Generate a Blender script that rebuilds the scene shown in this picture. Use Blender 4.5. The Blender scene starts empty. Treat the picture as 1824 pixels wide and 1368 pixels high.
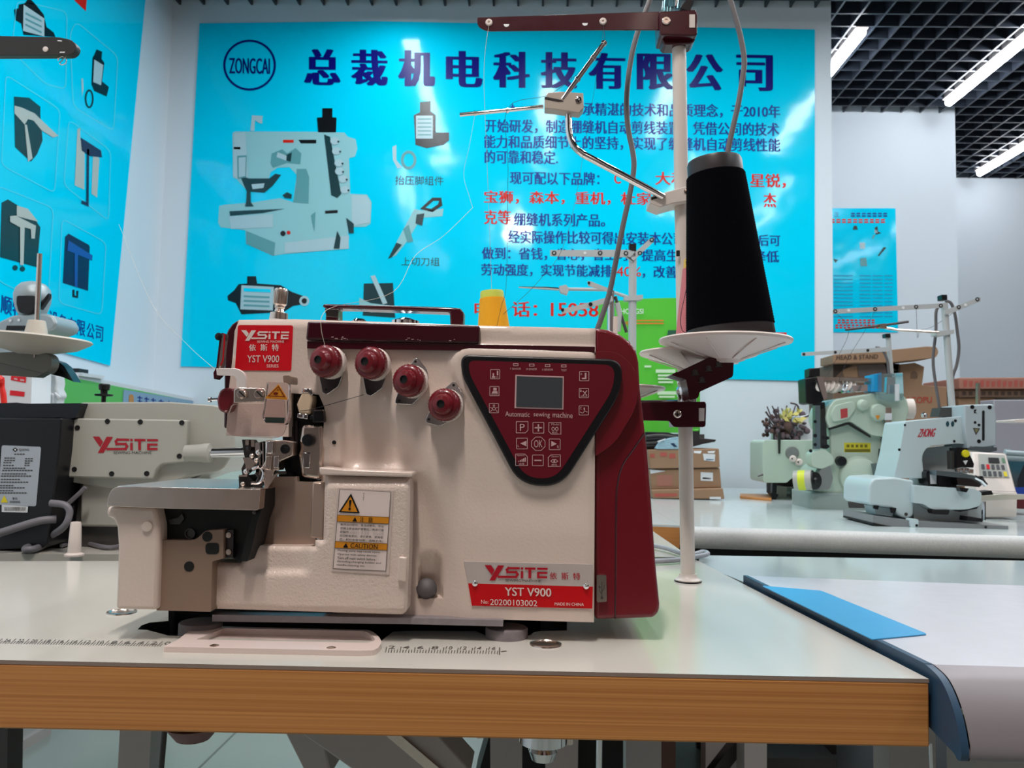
import bpy, bmesh, math, random
from mathutils import Vector, Matrix
from mathutils.geometry import delaunay_2d_cdt
random.seed(7)
SC = bpy.context.scene
COL = SC.collection
# ------------------------------------------------------------------ camera
F = 1430.0                                  # focal length in pixels of the 1824x1368 frame
CAM = Vector((0.0, 0.0, 0.91))
ROT = (Matrix.Rotation(math.radians(1.75), 3, 'Z') @ Matrix.Rotation(math.radians(90 + 4.0), 3, 'X')
       @ Matrix.Rotation(0.021, 3, 'Z'))
cd = bpy.data.cameras.new('camera')
cam = bpy.data.objects.new('camera', cd)
COL.objects.link(cam)
cam.matrix_world = Matrix.Translation(CAM) @ ROT.to_4x4()
cd.sensor_width = 36.0
cd.lens = 36.0 * F / 1824
cd.clip_start = 0.01
cd.dof.use_dof = True
cd.dof.focus_distance = 0.70
cd.dof.aperture_fstop = 20
SC.camera = cam
# ------------------------------------------------------------------ view and light
SC.view_settings.view_transform = 'Standard'
SC.view_settings.look = 'None'
SC.view_settings.gamma = 1
SC.view_settings.use_curve_mapping = False
SC.view_settings.exposure = 0.0
W = bpy.data.worlds.new('room_beyond')
SC.world = W
W.use_nodes = True
_n = W.node_tree.nodes                      # the rest of the showroom: warm, patchy, seen only in reflections
_tc0 = _n.new('ShaderNodeTexCoord')
_no0 = _n.new('ShaderNodeTexNoise')
_no0.inputs['Scale'].default_value = 3.2
_no0.inputs['Detail'].default_value = 2
_cr0 = _n.new('ShaderNodeValToRGB')
_cr0.color_ramp.elements[0].position = 0.44
_cr0.color_ramp.elements[0].color = (0.035, 0.024, 0.024, 1)
_cr0.color_ramp.elements[1].position = 0.62
_cr0.color_ramp.elements[1].color = (1.0, 0.78, 0.70, 1)
W.node_tree.links.new(_tc0.outputs['Generated'], _no0.inputs['Vector'])
W.node_tree.links.new(_no0.outputs['Fac'], _cr0.inputs[0])
W.node_tree.links.new(_cr0.outputs[0], _n['Background'].inputs[0])
_n['Background'].inputs[1].default_value = 0.25


def ray(px, py):
    return ROT @ Vector(((px - 912) / F, -(py - 684) / F, -1))


def P(px, py, y):                           # the point seen at a pixel on the plane Y = y
    d = ray(px, py)
    return CAM + d * ((y - CAM.y) / d.y)


def PX(px, py, x):
    d = ray(px, py)
    return CAM + d * ((x - CAM.x) / d.x)


def PZ(px, py, z):
    d = ray(px, py)
    return CAM + d * ((z - CAM.z) / d.z)


def S(n, y):                                # length of n pixels at depth y
    return n * y / F


TZ = 0.75                                   # table tops
YW = 3.10                                   # wall with the large poster
ZC = P(1480, 14, YW).z                      # ceiling
XL = P(289, 375, YW).x                      # left wall
YR = PZ(1600, 201, ZC).y
YF = PZ(1765, 318, ZC).y
LAMP = 34.0


def tube_lamp(x, y, ln, k=1.0, col=(0.93, 0.97, 1.0)):   # fluorescent tubes overhead; also makes the added warm fill lamps
    l = bpy.data.lights.new('tube_light', 'AREA')
    l.shape = 'RECTANGLE'
    l.size = 0.07
    l.size_y = ln
    l.color = col
    l.energy = LAMP * k * 0.07 * ln * math.pi
    o = bpy.data.objects.new('tube_light', l)
    COL.objects.link(o)
    o.location = (x, y, ZC - 0.05)
    return o


for x, y, ln, k in ((-0.56, 2.15, 1.5, 1), (0.02, 1.95, 1.2, 1), (0.62, 2.15, 0.8, 1), (1.33, 2.1, 0.8, 1), (2.05, 2.2, 1.2, 1),
                    (-0.9, 0.75, 1.2, .8), (1.6, 0.4, 1.2, 1), (2.8, 0.9, 1.2, 1),
                    (0.9, 1.0, 1.2, .9), (2.75, 2.6, 1.2, 1)):
    tube_lamp(x, y, ln, k)
tube_lamp(-0.20, 0.02, 0.45, 7.5, (1.0, 0.90, 0.84))       # the tube right over the machine
for x, y in ((-1.0, -1.0), (0.4, -1.1), (1.8, -1.0)):    # unseen warm fill lamps, added to light the machine's front
    tube_lamp(x, y, 1.2, 0.25, (1.0, 0.80, 0.70))


# ------------------------------------------------------------------ materials
def lin(c):
    return tuple(((v / 255) / 12.92 if v <= 10 else (((v / 255) + 0.055) / 1.055) ** 2.4) for v in c) + (1,)


MATS = {}


def M(name, col=None, rough=0.5, metal=0.0, bump=0.0, scale=60.0, var=0.0, coat=0.0, trans=0.0, emit=0.0, ior=1.45, alpha=1.0, dist=0.001):
    if name in MATS:
        return MATS[name]
    m = bpy.data.materials.new(name)
    MATS[name] = m
    m.use_nodes = True
    nt = m.node_tree
    b = nt.nodes['Principled BSDF']
    c = lin(col)
    b.inputs['Base Color'].default_value = c
    b.inputs['Roughness'].default_value = rough
    b.inputs['Metallic'].default_value = metal
    b.inputs['IOR'].default_value = ior
    b.inputs['Coat Weight'].default_value = coat
    b.inputs['Coat Roughness'].default_value = 0.08
    b.inputs['Transmission Weight'].default_value = trans
    b.inputs['Alpha'].default_value = alpha
    if emit:
        b.inputs['Emission Color'].default_value = c
        b.inputs['Emission Strength'].default_value = emit
    tc = nt.nodes.new('ShaderNodeTexCoord')
    no = nt.nodes.new('ShaderNodeTexNoise')
    no.inputs['Scale'].default_value = scale
    no.inputs['Detail'].default_value = 3
    nt.links.new(tc.outputs['Object'], no.inputs['Vector'])
    if var:
        mx = nt.nodes.new('ShaderNodeMix')
        mx.data_type = 'RGBA'
        mx.inputs['A'].default_value = tuple(max(0, v * (1 - var)) for v in c[:3]) + (1,)
        mx.inputs['B'].default_value = tuple(min(1, v * (1 + var)) for v in c[:3]) + (1,)
        nt.links.new(no.outputs['Fac'], mx.inputs['Factor'])
        nt.links.new(mx.outputs['Result'], b.inputs['Base Color'])
    if bump:
        bp = nt.nodes.new('ShaderNodeBump')
        bp.inputs['Strength'].default_value = bump
        bp.inputs['Distance'].default_value = dist
        nt.links.new(no.outputs['Fac'], bp.inputs['Height'])
        nt.links.new(bp.outputs['Normal'], b.inputs['Normal'])
    elif not var:
        mr = nt.nodes.new('ShaderNodeMapRange')
        mr.inputs['To Min'].default_value = max(0.02, rough - 0.04)
        mr.inputs['To Max'].default_value = min(1, rough + 0.04)
        nt.links.new(no.outputs['Fac'], mr.inputs['Value'])
        nt.links.new(mr.outputs['Result'], b.inputs['Roughness'])
    return m


def wood_mat(name, ca, cb, sc=(1, 1, 260)):
    m = bpy.data.materials.new(name)
    m.use_nodes = True
    nt = m.node_tree
    b = nt.nodes['Principled BSDF']
    tc = nt.nodes.new('ShaderNodeTexCoord')
    mp = nt.nodes.new('ShaderNodeMapping')
    mp.inputs['Scale'].default_value = sc
    no = nt.nodes.new('ShaderNodeTexNoise')
    no.inputs['Scale'].default_value = 1.6
    no.inputs['Detail'].default_value = 5
    cr = nt.nodes.new('ShaderNodeValToRGB')
    cr.color_ramp.elements[0].color = lin(ca)
    cr.color_ramp.elements[0].position = 0.36
    cr.color_ramp.elements[1].color = lin(cb)
    cr.color_ramp.elements[1].position = 0.64
    nt.links.new(tc.outputs['Object'], mp.inputs[0])
    nt.links.new(mp.outputs[0], no.inputs['Vector'])
    nt.links.new(no.outputs['Fac'], cr.inputs[0])
    nt.links.new(cr.outputs[0], b.inputs['Base Color'])
    b.inputs['Roughness'].default_value = 0.45
    return m


def tile_mat(name, ca, cb, size=0.6):
    m = bpy.data.materials.new(name)
    m.use_nodes = True
    nt = m.node_tree
    b = nt.nodes['Principled BSDF']
    tc = nt.nodes.new('ShaderNodeTexCoord')
    br = nt.nodes.new('ShaderNodeTexBrick')
    br.offset = 0.0
    br.inputs['Scale'].default_value = 1.0
    br.inputs['Brick Width'].default_value = size
    br.inputs['Row Height'].default_value = size
    br.inputs['Mortar Size'].default_value = 0.004
    br.inputs['Color1'].default_value = lin(ca)
    br.inputs['Color2'].default_value = lin(ca)
    br.inputs['Mortar'].default_value = lin(cb)
    nt.links.new(tc.outputs['Object'], br.inputs['Vector'])
    nt.links.new(br.outputs['Color'], b.inputs['Base Color'])
    b.inputs['Roughness'].default_value = 0.18
    return m


WALL = M('white_wall_paint', (222, 233, 241), 0.7, bump=0.05, scale=180)
CYAN = M('glossy_cyan_print', (0, 218, 255), 0.10, bump=0.7, scale=2.2, dist=0.012, ior=1.36)
NAVY = M('navy_ink', (10, 14, 118), 0.3, ior=1.3)
BLUE = M('blue_ink', (10, 58, 150), 0.3, ior=1.3)
REDI = M('red_ink', (222, 36, 24), 0.3, ior=1.3)
WHITE = M('white_ink', (235, 238, 240), 0.4)
BLACK = M('black_plastic', (14, 14, 18), 0.35)
BLACKM = M('matt_black', (10, 10, 12), 0.6)
CREAM = M('cream_machine_paint', (222, 205, 194), 0.22, bump=0.16, scale=420, dist=0.0012)
CREAMR = M('cream_hammered_paint', (222, 205, 194), 0.14, bump=0.4, scale=560, dist=0.0014)
MAROON = M('maroon_plastic', (112, 20, 32), 0.30, coat=0.3)
MAROOND = M('maroon_lacquer_steel', (58, 6, 20), 0.25, coat=0.2)
MAROONP = M('maroon_panel_film', (104, 16, 34), 0.32, var=0.1, scale=40)
REDST = M('red_sticker', (214, 16, 32), 0.32)
STEEL = M('brushed_steel', (222, 208, 198), 0.24, 1.0, var=0.12, scale=90)
CHROME = M('chrome', (230, 230, 232), 0.08, 1.0)
DKST = M('dark_steel', (84, 80, 80), 0.35, 1.0)
BRONZE = M('taupe_sheet_steel', (186, 164, 150), 0.34, 0.55)
TAUPE = M('taupe_paint', (140, 118, 102), 0.38, bump=0.1, scale=400)
RUBBER = M('grey_rubber', (124, 116, 118), 0.7, var=0.25, scale=160)
GREYM = M('warm_grey_machine_paint', (172, 172, 164), 0.32, bump=0.08, scale=300)
GREYD = M('dark_grey_paint', (66, 64, 62), 0.4)
POLE = M('cream_pole_paint', (208, 200, 192), 0.3)
PLATEW = M('cream_plastic', (226, 214, 206), 0.35)
TOP = M('white_laminate', (202, 199, 190), 0.16, var=0.03, scale=6)
CLEAR = M('clear_plastic', (236, 226, 226), 0.06, trans=1.0, ior=1.46)
GREEN = M('green_print', (92, 196, 66), 0.15, bump=0.4, scale=3, dist=0.01)
CARD = M('brown_cardboard', (150, 118, 92), 0.75, var=0.14, scale=14)
CARDD = M('dark_cardboard', (112, 88, 72), 0.8, var=0.14, scale=14)
CARDR = M('reddish_cardboard', (164, 112, 96), 0.75, var=0.2, scale=18)
AMBER = M('amber_ink', (214, 140, 34), 0.35)
YELLOW = M('yellow_ink', (222, 204, 30), 0.4)
PAPER = M('white_paper', (214, 218, 222), 0.5)
MINT = M('mint_machine_paint', (182, 200, 184), 0.28, bump=0.08, scale=120)
ICE = M('pale_blue_white_machine_paint', (190, 208, 212), 0.28, bump=0.05, scale=120)
PINKI = M('pale_pink_ink', (206, 170, 172), 0.4)
GREYC = M('grey_cord', (104, 100, 102), 0.45)
LAMPM = M('lit_tube', (246, 249, 255), 0.4, emit=LAMP)
GRID = M('black_grid_paint', (40, 46, 56), 0.35)
SLAB = M('dark_slab', (14, 15, 18), 0.9)


# ------------------------------------------------------------------ mesh helpers
def bil(q):                                 # q = bottom-left, bottom-right, top-right, top-left
    a, b, c, d = [Vector(p) for p in q]
    return lambda u, v: (a * (1 - u) + b * u) * (1 - v) + (d * (1 - u) + c * u) * v


_tc = bpy.data.curves.new('lettering', 'FONT')
_to = bpy.data.objects.new('lettering', _tc)
COL.objects.link(_to)
_glyph = {}


def glyphs(s, bold, sp):
    k = (s, bold, sp)
    if k not in _glyph:
        _tc.body = s
        _tc.offset = bold
        _tc.space_character = sp
        _tc.resolution_u = 3
        bpy.context.view_layer.update()
        me = bpy.data.meshes.new_from_object(_to.evaluated_get(bpy.context.evaluated_depsgraph_get()))
        vs = [v.co.copy() for v in me.vertices]
        fs = [tuple(p.vertices) for p in me.polygons]
        bpy.data.meshes.remove(me)
        xs = [v.x for v in vs] or [0, 1]
        ys = [v.y for v in vs] or [0, 1]
        x0, x1, y0, y1 = min(xs), max(xs), min(ys), max(ys)
        _glyph[k] = ([((v.x - x0) / max(1e-6, x1 - x0), (v.y - y0) / max(1e-6, y1 - y0)) for v in vs], fs)
    return _glyph[k]


ORG = {}


class MB:
    def __init__(self):
        self.v, self.f, self.mi, self.mats = [], [], [], []

    def mat(self, m):
        if m not in self.mats:
            self.mats.append(m)
        return self.mats.index(m)

    def face(self, pts, m):
        b = len(self.v)
        self.v += [Vector(p) for p in pts]
        self.f.append(tuple(range(b, b + len(pts))))
        self.mi.append(self.mat(m))
        return self

    def prism(self, pts, d, m, sm=None):
        pts = [Vector(p) for p in pts]
        d = Vector(d)
        n, b = len(pts), len(self.v)
        self.v += pts + [p + d for p in pts]
        i, j = self.mat(m), self.mat(sm or m)
        self.f.append(tuple(range(b, b + n)))
        self.f.append(tuple(range(b + 2 * n - 1, b + n - 1, -1)))
        self.mi += [i, j]
        for k in range(n):
            l = (k + 1) % n
            self.f.append((b + k, b + n + k, b + n + l, b + l))
            self.mi.append(j)
        return self

    def px(self, pts, y, depth, m, sm=None):      # outline traced at depth y, real thickness behind it
        return self.prism([P(a, c, y) for a, c in pts], (0, depth, 0), m, sm)

    def box(self, c, s, m, rot=None):
        c = Vector(c)
        r = rot or Matrix.Identity(3)
        q = [Vector((x * s[0] / 2, -s[1] / 2, z * s[2] / 2)) for x, z in ((-1, -1), (1, -1), (1, 1), (-1, 1))]
        return self.prism([c + r @ p for p in q], r @ Vector((0, s[1], 0)), m)

    def tube(self, pts, r, m, n=10, smooth=0):
        pts = [Vector(p) for p in pts]
        if smooth:
            q = []
            for i in range(len(pts) - 1):
                a = pts[max(0, i - 1)]
                b, c = pts[i], pts[i + 1]
                d = pts[min(len(pts) - 1, i + 2)]
                for k in range(smooth):
                    t = k / smooth
                    q.append(0.5 * ((2 * b) + (c - a) * t + (2 * a - 5 * b + 4 * c - d) * t * t + (3 * b - a - 3 * c + d) * t ** 3))
            pts = q + [pts[-1]]
        rs = r if isinstance(r, (list, tuple)) else [r] * len(pts)
        t = (pts[1] - pts[0]).normalized()
        u = t.orthogonal().normalized()
        b0 = len(self.v)
        i = self.mat(m)
        for k, p in enumerate(pts):
            tt = (pts[min(k + 1, len(pts) - 1)] - pts[max(k - 1, 0)]).normalized()
            u = (u - tt * u.dot(tt)).normalized()
            w = tt.cross(u)
            for a in range(n):
                an = 2 * math.pi * a / n
                self.v.append(p + (u * math.cos(an) + w * math.sin(an)) * rs[k])
        for k in range(len(pts) - 1):
            for a in range(n):
                c = (a + 1) % n
                self.f.append((b0 + k * n + a, b0 + k * n + c, b0 + (k + 1) * n + c, b0 + (k + 1) * n + a))
                self.mi.append(i)
        self.f.append(tuple(b0 + a for a in range(n))[::-1])
        self.f.append(tuple(b0 + (len(pts) - 1) * n + a for a in range(n)))
        self.mi += [i, i]
        return self

    def lathe(self, c, ax, prof, m, n=28, mats=None):
        c, ax = Vector(c), Vector(ax).normalized()
        u = ax.orthogonal().normalized()
        w = ax.cross(u)
        b0 = len(self.v)
        for r, h in prof:
            for a in range(n):
                an = 2 * math.pi * a / n
                self.v.append(c + ax * h + (u * math.cos(an) + w * math.sin(an)) * max(r, 1e-5))
        for k in range(len(prof) - 1):
            i = self.mat(mats[k] if mats else m)
            for a in range(n):
                d = (a + 1) % n
                self.f.append((b0 + k * n + a, b0 + k * n + d, b0 + (k + 1) * n + d, b0 + (k + 1) * n + a))
                self.mi.append(i)
        self.f.append(tuple(b0 + a for a in range(n))[::-1])
        self.f.append(tuple(b0 + (len(prof) - 1) * n + a for a in range(n)))
        self.mi += [self.mat(mats[0] if mats else m), self.mat(mats[-1] if mats else m)]
        return self

    def ball(self, c, r, m, n=14, sc=(1, 1, 1)):
        pr = []
        b = len(self.v)
        for k in range(9):
            a = math.pi * k / 8
            pr.append((math.sin(a), -math.cos(a)))
        self.lathe((0, 0, 0), (0, 0, 1), pr, m, n)
        for q in range(b, len(self.v)):
            p = self.v[q]
            self.v[q] = Vector(c) + Vector((p.x * r * sc[0], p.y * r * sc[1], p.z * r * sc[2]))
        return self

    def disc(self, px, py, y, r, m, th=0.0006, n=16):       # a small round head or hole seen face on, r in pixels
        c = P(px, py, y)
        R = S(r, y)
        return self.prism([c + Vector((R * math.cos(2 * math.pi * k / n), 0, R * math.sin(2 * math.pi * k / n))) for k in range(n)], (0, th, 0), m)

    def text(self, q, s, m, bold=0.0, sp=1.0):  # bold: strokes thickened sideways by this share of the height
        g, fs = glyphs(s, 0.0, sp)
        f = bil(q)
        wd = (Vector(q[1]) - Vector(q[0])).length
        hb = bold * (Vector(q[3]) - Vector(q[0])).length / max(1e-9, wd)
        i = self.mat(m)
        nn = (Vector(q[1]) - Vector(q[0])).cross(Vector(q[3]) - Vector(q[0])).normalized() * min(0.0002, wd * 0.002)
        for lay, sh in enumerate((0.0,) if hb <= 0 else (-1.0, 1.0, -0.5, 0.5, 0.0) if bold > 0.03 else (-1.0, 1.0, 0.0)):
            b = len(self.v)
            self.v += [f(u * (1 - 2 * hb) + hb + sh * hb, v) + nn * lay for u, v in g]
            for p in fs:
                self.f.append(tuple(b + k for k in p))
                self.mi.append(i)
        return self

    def sheet(self, rows, m):                  # a skin over rows of points, vertices shared so that it shades smooth
        n, b = len(rows[0]), len(self.v)
        for r in rows:
            self.v += [Vector(p) for p in r]
        i = self.mat(m)
        for k in range(len(rows) - 1):
            for a in range(n - 1):
                self.f.append((b + k * n + a, b + k * n + a + 1, b + (k + 1) * n + a + 1, b + (k + 1) * n + a))
                self.mi.append(i)
        return self

    def polys(self, q, ps, m, W_, H_):         # polygons drawn in a W_ x H_ box (y down) laid onto the quad q
        f = bil(q)
        nn = (Vector(q[1]) - Vector(q[0])).cross(Vector(q[3]) - Vector(q[0])).normalized() * 0.00003
        for k, p in enumerate(ps):
            self.face([f(x / W_, 1 - y / H_) + nn * k for x, y in p], m)
        return self

    def build(self, name, parent=None, bevel=0.0, smooth=38, seg=2, recalc=True):
        if parent is not None:
            o0 = ORG[parent.name]
        else:
            xs = [v.x for v in self.v]
            ys = [v.y for v in self.v]
            o0 = Vector(((min(xs) + max(xs)) / 2, (min(ys) + max(ys)) / 2, min(v.z for v in self.v)))
        me = bpy.data.meshes.new(name)
        me.from_pydata([v - o0 for v in self.v], [], self.f)
        for m in self.mats:
            me.materials.append(m)
        me.polygons.foreach_set('material_index', self.mi)
        if recalc:
            bm = bmesh.new()
            bm.from_mesh(me)
            bmesh.ops.recalc_face_normals(bm, faces=bm.faces)
            bm.to_mesh(me)
            bm.free()
        me.polygons.foreach_set('use_smooth', [True] * len(me.polygons))
        me.set_sharp_from_angle(angle=math.radians(smooth))
        me.update()
        o = bpy.data.objects.new(name, me)
        COL.objects.link(o)
        if parent is not None:
            o.parent = parent
        else:
            o.location = o0
        ORG[o.name] = o0
        if bevel:
            md = o.modifiers.new('edge', 'BEVEL')
            md.width = bevel
            md.segments = seg
            md.limit_method = 'ANGLE'
            md.angle_limit = math.radians(40)
            md.harden_normals = False
        return o


def tag(o, label, cat=None, group=None):
    o['label'] = label
    if cat:
        o['category'] = cat
    if group:
        o['group'] = group
    return o


def struct(o):
    o['kind'] = 'structure'
    return o


def thing(name, loc, label, cat, group=None):
    o = bpy.data.objects.new(name, None)
    o.empty_display_size = 0.02
    COL.objects.link(o)
    o.location = loc
    ORG[o.name] = Vector(loc)
    return tag(o, label, cat, group)


def PQ(x0, x1, yl0, yl1, yr0=None, yr1=None, y=YW, sk=0):    # pixel box (left top/bottom, right top/bottom) on plane Y=y -> quad
    yr0 = yl0 if yr0 is None else yr0
    yr1 = yl1 if yr1 is None else yr1
    return [P(x0, yl1, y), P(x1, yr1, y), P(x1 + sk, yr0, y), P(x0 + sk, yl0, y)]


def rpoly(pts, r, n=5):                     # round the corners of a pixel outline
    out = []
    L = len(pts)
    rs = r if isinstance(r, (list, tuple)) else [r] * L
    for i in range(L):
        a, b, c = Vector(pts[i - 1]), Vector(pts[i]), Vector(pts[(i + 1) % L])
        ra = min(rs[i], (a - b).length * 0.48, (c - b).length * 0.48)
        if ra < 0.2:
            out.append(tuple(b))
            continue
        p, q = b + (a - b).normalized() * ra, b + (c - b).normalized() * ra
        for k in range(n + 1):
            t = k / n
            v = p * (1 - t) ** 2 + b * 2 * t * (1 - t) + q * t * t
            out.append((v.x, v.y))
    return out


def ring(pts, w):                           # stroke of a closed outline as quads, width w
    L = len(pts)
    out = []
    ins = []
    for i in range(L):
        a, b, c = Vector(pts[i - 1]), Vector(pts[i]), Vector(pts[(i + 1) % L])
        n1 = Vector((-(b - a).y, (b - a).x)).normalized()
        n2 = Vector((-(c - b).y, (c - b).x)).normalized()
        n = (n1 + n2)
        n = n / max(0.35, n.length_squared / 2) if n.length > 1e-6 else n1
        ins.append(tuple(b + n * w))
    for i in range(L):
        j = (i + 1) % L
        out.append([pts[i], pts[j], ins[j], ins[i]])
    return out


def stroke(pts, w):                         # open polyline as quads
    out = []
    for a, b in zip(pts, pts[1:]):
        a, b = Vector(a), Vector(b)
        d = (b - a).normalized() * w * 0.5
        n = Vector((-d.y, d.x))
        out.append([tuple(a - d + n), tuple(b + d + n), tuple(b + d - n), tuple(a - d - n)])
    return out


def circ(x, y, rx, ry=None, n=20):
    ry = ry or rx
    return [(x + rx * math.cos(2 * math.pi * k / n), y + ry * math.sin(2 * math.pi * k / n)) for k in range(n)]


LOGO = ([[(0, 0), (42, 0), (65, 32), (47, 64)], [(88, 0), (128, 0), (68, 100), (32, 100)]]
        + stroke([(222, 17), (156, 17), (146, 28), (150, 44), (206, 44), (216, 58), (206, 76), (94, 76)], 15)
        + [[(236, 36), (252, 36), (252, 84), (236, 84)], [(236, 10), (252, 10), (252, 25), (236, 25)],
           [(262, 10), (332, 10), (332, 25), (262, 25)], [(286, 25), (304, 25), (304, 84), (286, 84)],
           [(342, 10), (410, 10), (410, 25), (342, 25)], [(342, 40), (358, 40), (358, 84), (342, 84)],
           [(358, 40), (408, 40), (408, 54), (358, 54)], [(358, 69), (408, 69), (408, 84), (358, 84)]])


def sm(a, b, x):
    t = min(1, max(0, (x - a) / (b - a)))
    return t * t * (3 - 2 * t)


def sdist(p, poly):
    ins, best = False, 1e9
    for i in range(len(poly)):
        (x1, y1), (x2, y2) = poly[i - 1], poly[i]
        if (y1 > p[1]) != (y2 > p[1]) and p[0] < (x2 - x1) * (p[1] - y1) / (y2 - y1) + x1:
            ins = not ins
        dx, dy = x2 - x1, y2 - y1
        t = max(0, min(1, ((p[0] - x1) * dx + (p[1] - y1) * dy) / max(1e-9, dx * dx + dy * dy)))
        best = min(best, math.hypot(p[0] - x1 - t * dx, p[1] - y1 - t * dy))
    return -best if ins else best


def dense(poly, step):
    out = []
    for i in range(len(poly)):
        a, b = Vector(poly[i]), Vector(poly[(i + 1) % len(poly)])
        n = max(1, int((b - a).length / step))
        out += [tuple(a + (b - a) * k / n) for k in range(n)]
    return out


def relief_mesh(out, relief, y0, depth, mt, step):    # a casting: traced outline, sculpted front, real depth
    bd = dense(out, step * 1.2)
    vs = [Vector(p) for p in bd]
    nb = len(vs)
    xa, xb = min(p[0] for p in out), max(p[0] for p in out)
    ya, yb = min(p[1] for p in out), max(p[1] for p in out)
    yy = ya + step / 2
    while yy < yb:
        xx = xa + step / 2
        while xx < xb:
            if sdist((xx, yy), out) < -step * 0.55:
                vs.append(Vector((xx + random.uniform(-.3, .3), yy + random.uniform(-.3, .3))))
            xx += step
        yy += step
    res = delaunay_2d_cdt(vs, [], [list(range(nb))], 1, 1e-5)
    m = MB()
    for p in res[0]:
        m.v.append(P(p.x, p.y, y0 - relief(p.x, p.y)))
    i = m.mat(mt)
    for f in res[2]:
        m.f.append(tuple(f))
        m.mi.append(i)
    b0 = len(m.v)
    for p in bd:
        q = P(p[0], p[1], y0 - relief(*p))
        m.v += [q, Vector((q.x, y0 + depth, q.z))]
    for k in range(nb):
        a, b = b0 + 2 * k, b0 + 2 * ((k + 1) % nb)
        m.f.append((a, b, b + 1, a + 1))
        m.mi.append(i)
    m.f.append(tuple(b0 + 2 * k + 1 for k in range(nb)))
    m.mi.append(i)
    return m


def inside(x, y, poly):
    r = False
    for i in range(len(poly)):
        (x1, y1), (x2, y2) = poly[i - 1], poly[i]
        if (y1 > y) != (y2 > y) and x < (x2 - x1) * (y - y1) / (y2 - y1) + x1:
            r = not r
    return r


def holed(m, outer, hole, mt, drop, wall, floor):     # flat sheet with a sunk opening; points are 3D, level
    n4, nh = len(outer), len(hole)
    z = outer[0].z
    vs = [Vector((p.x, p.y)) for p in outer + hole]
    ed = [(k, (k + 1) % n4) for k in range(n4)] + [(n4 + k, n4 + (k + 1) % nh) for k in range(nh)]
    res = delaunay_2d_cdt(vs, ed, [], 0, 1e-6)
    h2 = [(p.x, p.y) for p in hole]
    o2 = [(p.x, p.y) for p in outer]
    for f in res[2]:
        t = [res[0][i] for i in f]
        cx, cy = sum(p.x for p in t) / len(t), sum(p.y for p in t) / len(t)
        if inside(cx, cy, o2) and not inside(cx, cy, h2):
            m.face([(p.x, p.y, z) for p in t], mt)
    lo = [Vector((p.x, p.y, z - drop)) for p in hole]
    for k in range(nh):
        l = (k + 1) % nh
        m.face([hole[k], hole[l], lo[l], lo[k]], wall)
    m.face(lo, floor)
# ------------------------------------------------------------------ the room
XC = P(1482, 300, YW).x                     # right edge of the pier that carries the large poster
XR = P(1702, 260, YR).x
m = MB()
m.box((1.5, 1.5, -0.02), (9, 9, 0.04), tile_mat('grey_floor_tile', (150, 160, 154), (96, 102, 98), 0.6))
struct(m.build('floor'))
m = MB()
m.box(((XL + XC) / 2, (YW + YR) / 2, (ZC + 0.12) / 2), (XC - XL, YR - YW, ZC + 0.12), WALL)
struct(m.build('wall_back'))
m = MB()
m.box(((XC + XR) / 2 - 0.2, (YR + YF) / 2, (ZC + 0.12) / 2), (XR - XC + 0.4, YF - YR, ZC + 0.12), WALL)
struct(m.build('wall_rear'))
m = MB()
m.box(((XR + 5.6) / 2, YF + 0.05, (ZC + 0.12) / 2), (5.6 - XR, 0.1, ZC + 0.12), WALL)
struct(m.build('wall_far'))
m = MB()
m.box((XL - 0.05, 1.0, (ZC + 0.12) / 2), (0.1, YR - 1.0 + 3.0, ZC + 0.12), WALL)
struct(m.build('wall_left'))
m = MB()                                    # open grid ceiling: crossing strips under a dark slab
m.box((2.1, 1.6, ZC + 0.36), (7.4, 7.6, 0.04), SLAB)
x = XL + 0.03
while x < 5.5:
    y1 = YW if x < XC else (YR if x < XR else YF)
    m.box((x, (y1 - 2.0) / 2 + 0.0, ZC + 0.03), (0.008, y1 + 2.0, 0.06), GRID)
    x += 0.098
y = -1.95
while y < YF:
    x0 = XL if y < YW else (XC if y < YR else XR)
    m.box(((x0 + 5.5) / 2, y, ZC + 0.031), (5.5 - x0, 0.008, 0.06), GRID)
    y += 0.098
struct(m.build('ceiling'))
# lit tubes the photo shows
for (x0, y0), (x1, y1), lab in (((1690, 183), (1872, 62), 'long lit white tube lamp, brightest, nearest the upper right corner'),
                                ((1745, 309), (1870, 231), 'lit white tube lamp just above the top of the far right wall'),
                                ((1474, 134), (1526, 58), 'short lit white tube lamp beside the top of the poster wall')):
    a, b = PZ(x0, y0, ZC - 0.02), PZ(x1, y1, ZC - 0.02)
    b.x = a.x
    b.y = a.y - 1.2 if x0 != 1474 else b.y
    if x0 == 1474:
        a.y += 0.0
    t = thing('ceiling_light', (a.x, (a.y + b.y) / 2, ZC), lab, 'ceiling light', 'tube lamps under the grid ceiling')
    h = MB()
    h.box((a.x, (a.y + b.y) / 2, ZC + 0.012), (0.05, abs(a.y - b.y) + 0.02, 0.03), PLATEW)
    h.build('housing', t)
    h = MB()
    h.tube([(a.x, a.y, ZC - 0.019), (a.x, b.y, ZC - 0.019)], 0.019, LAMPM, 12)
    h.build('lamp_tube', t)

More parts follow.
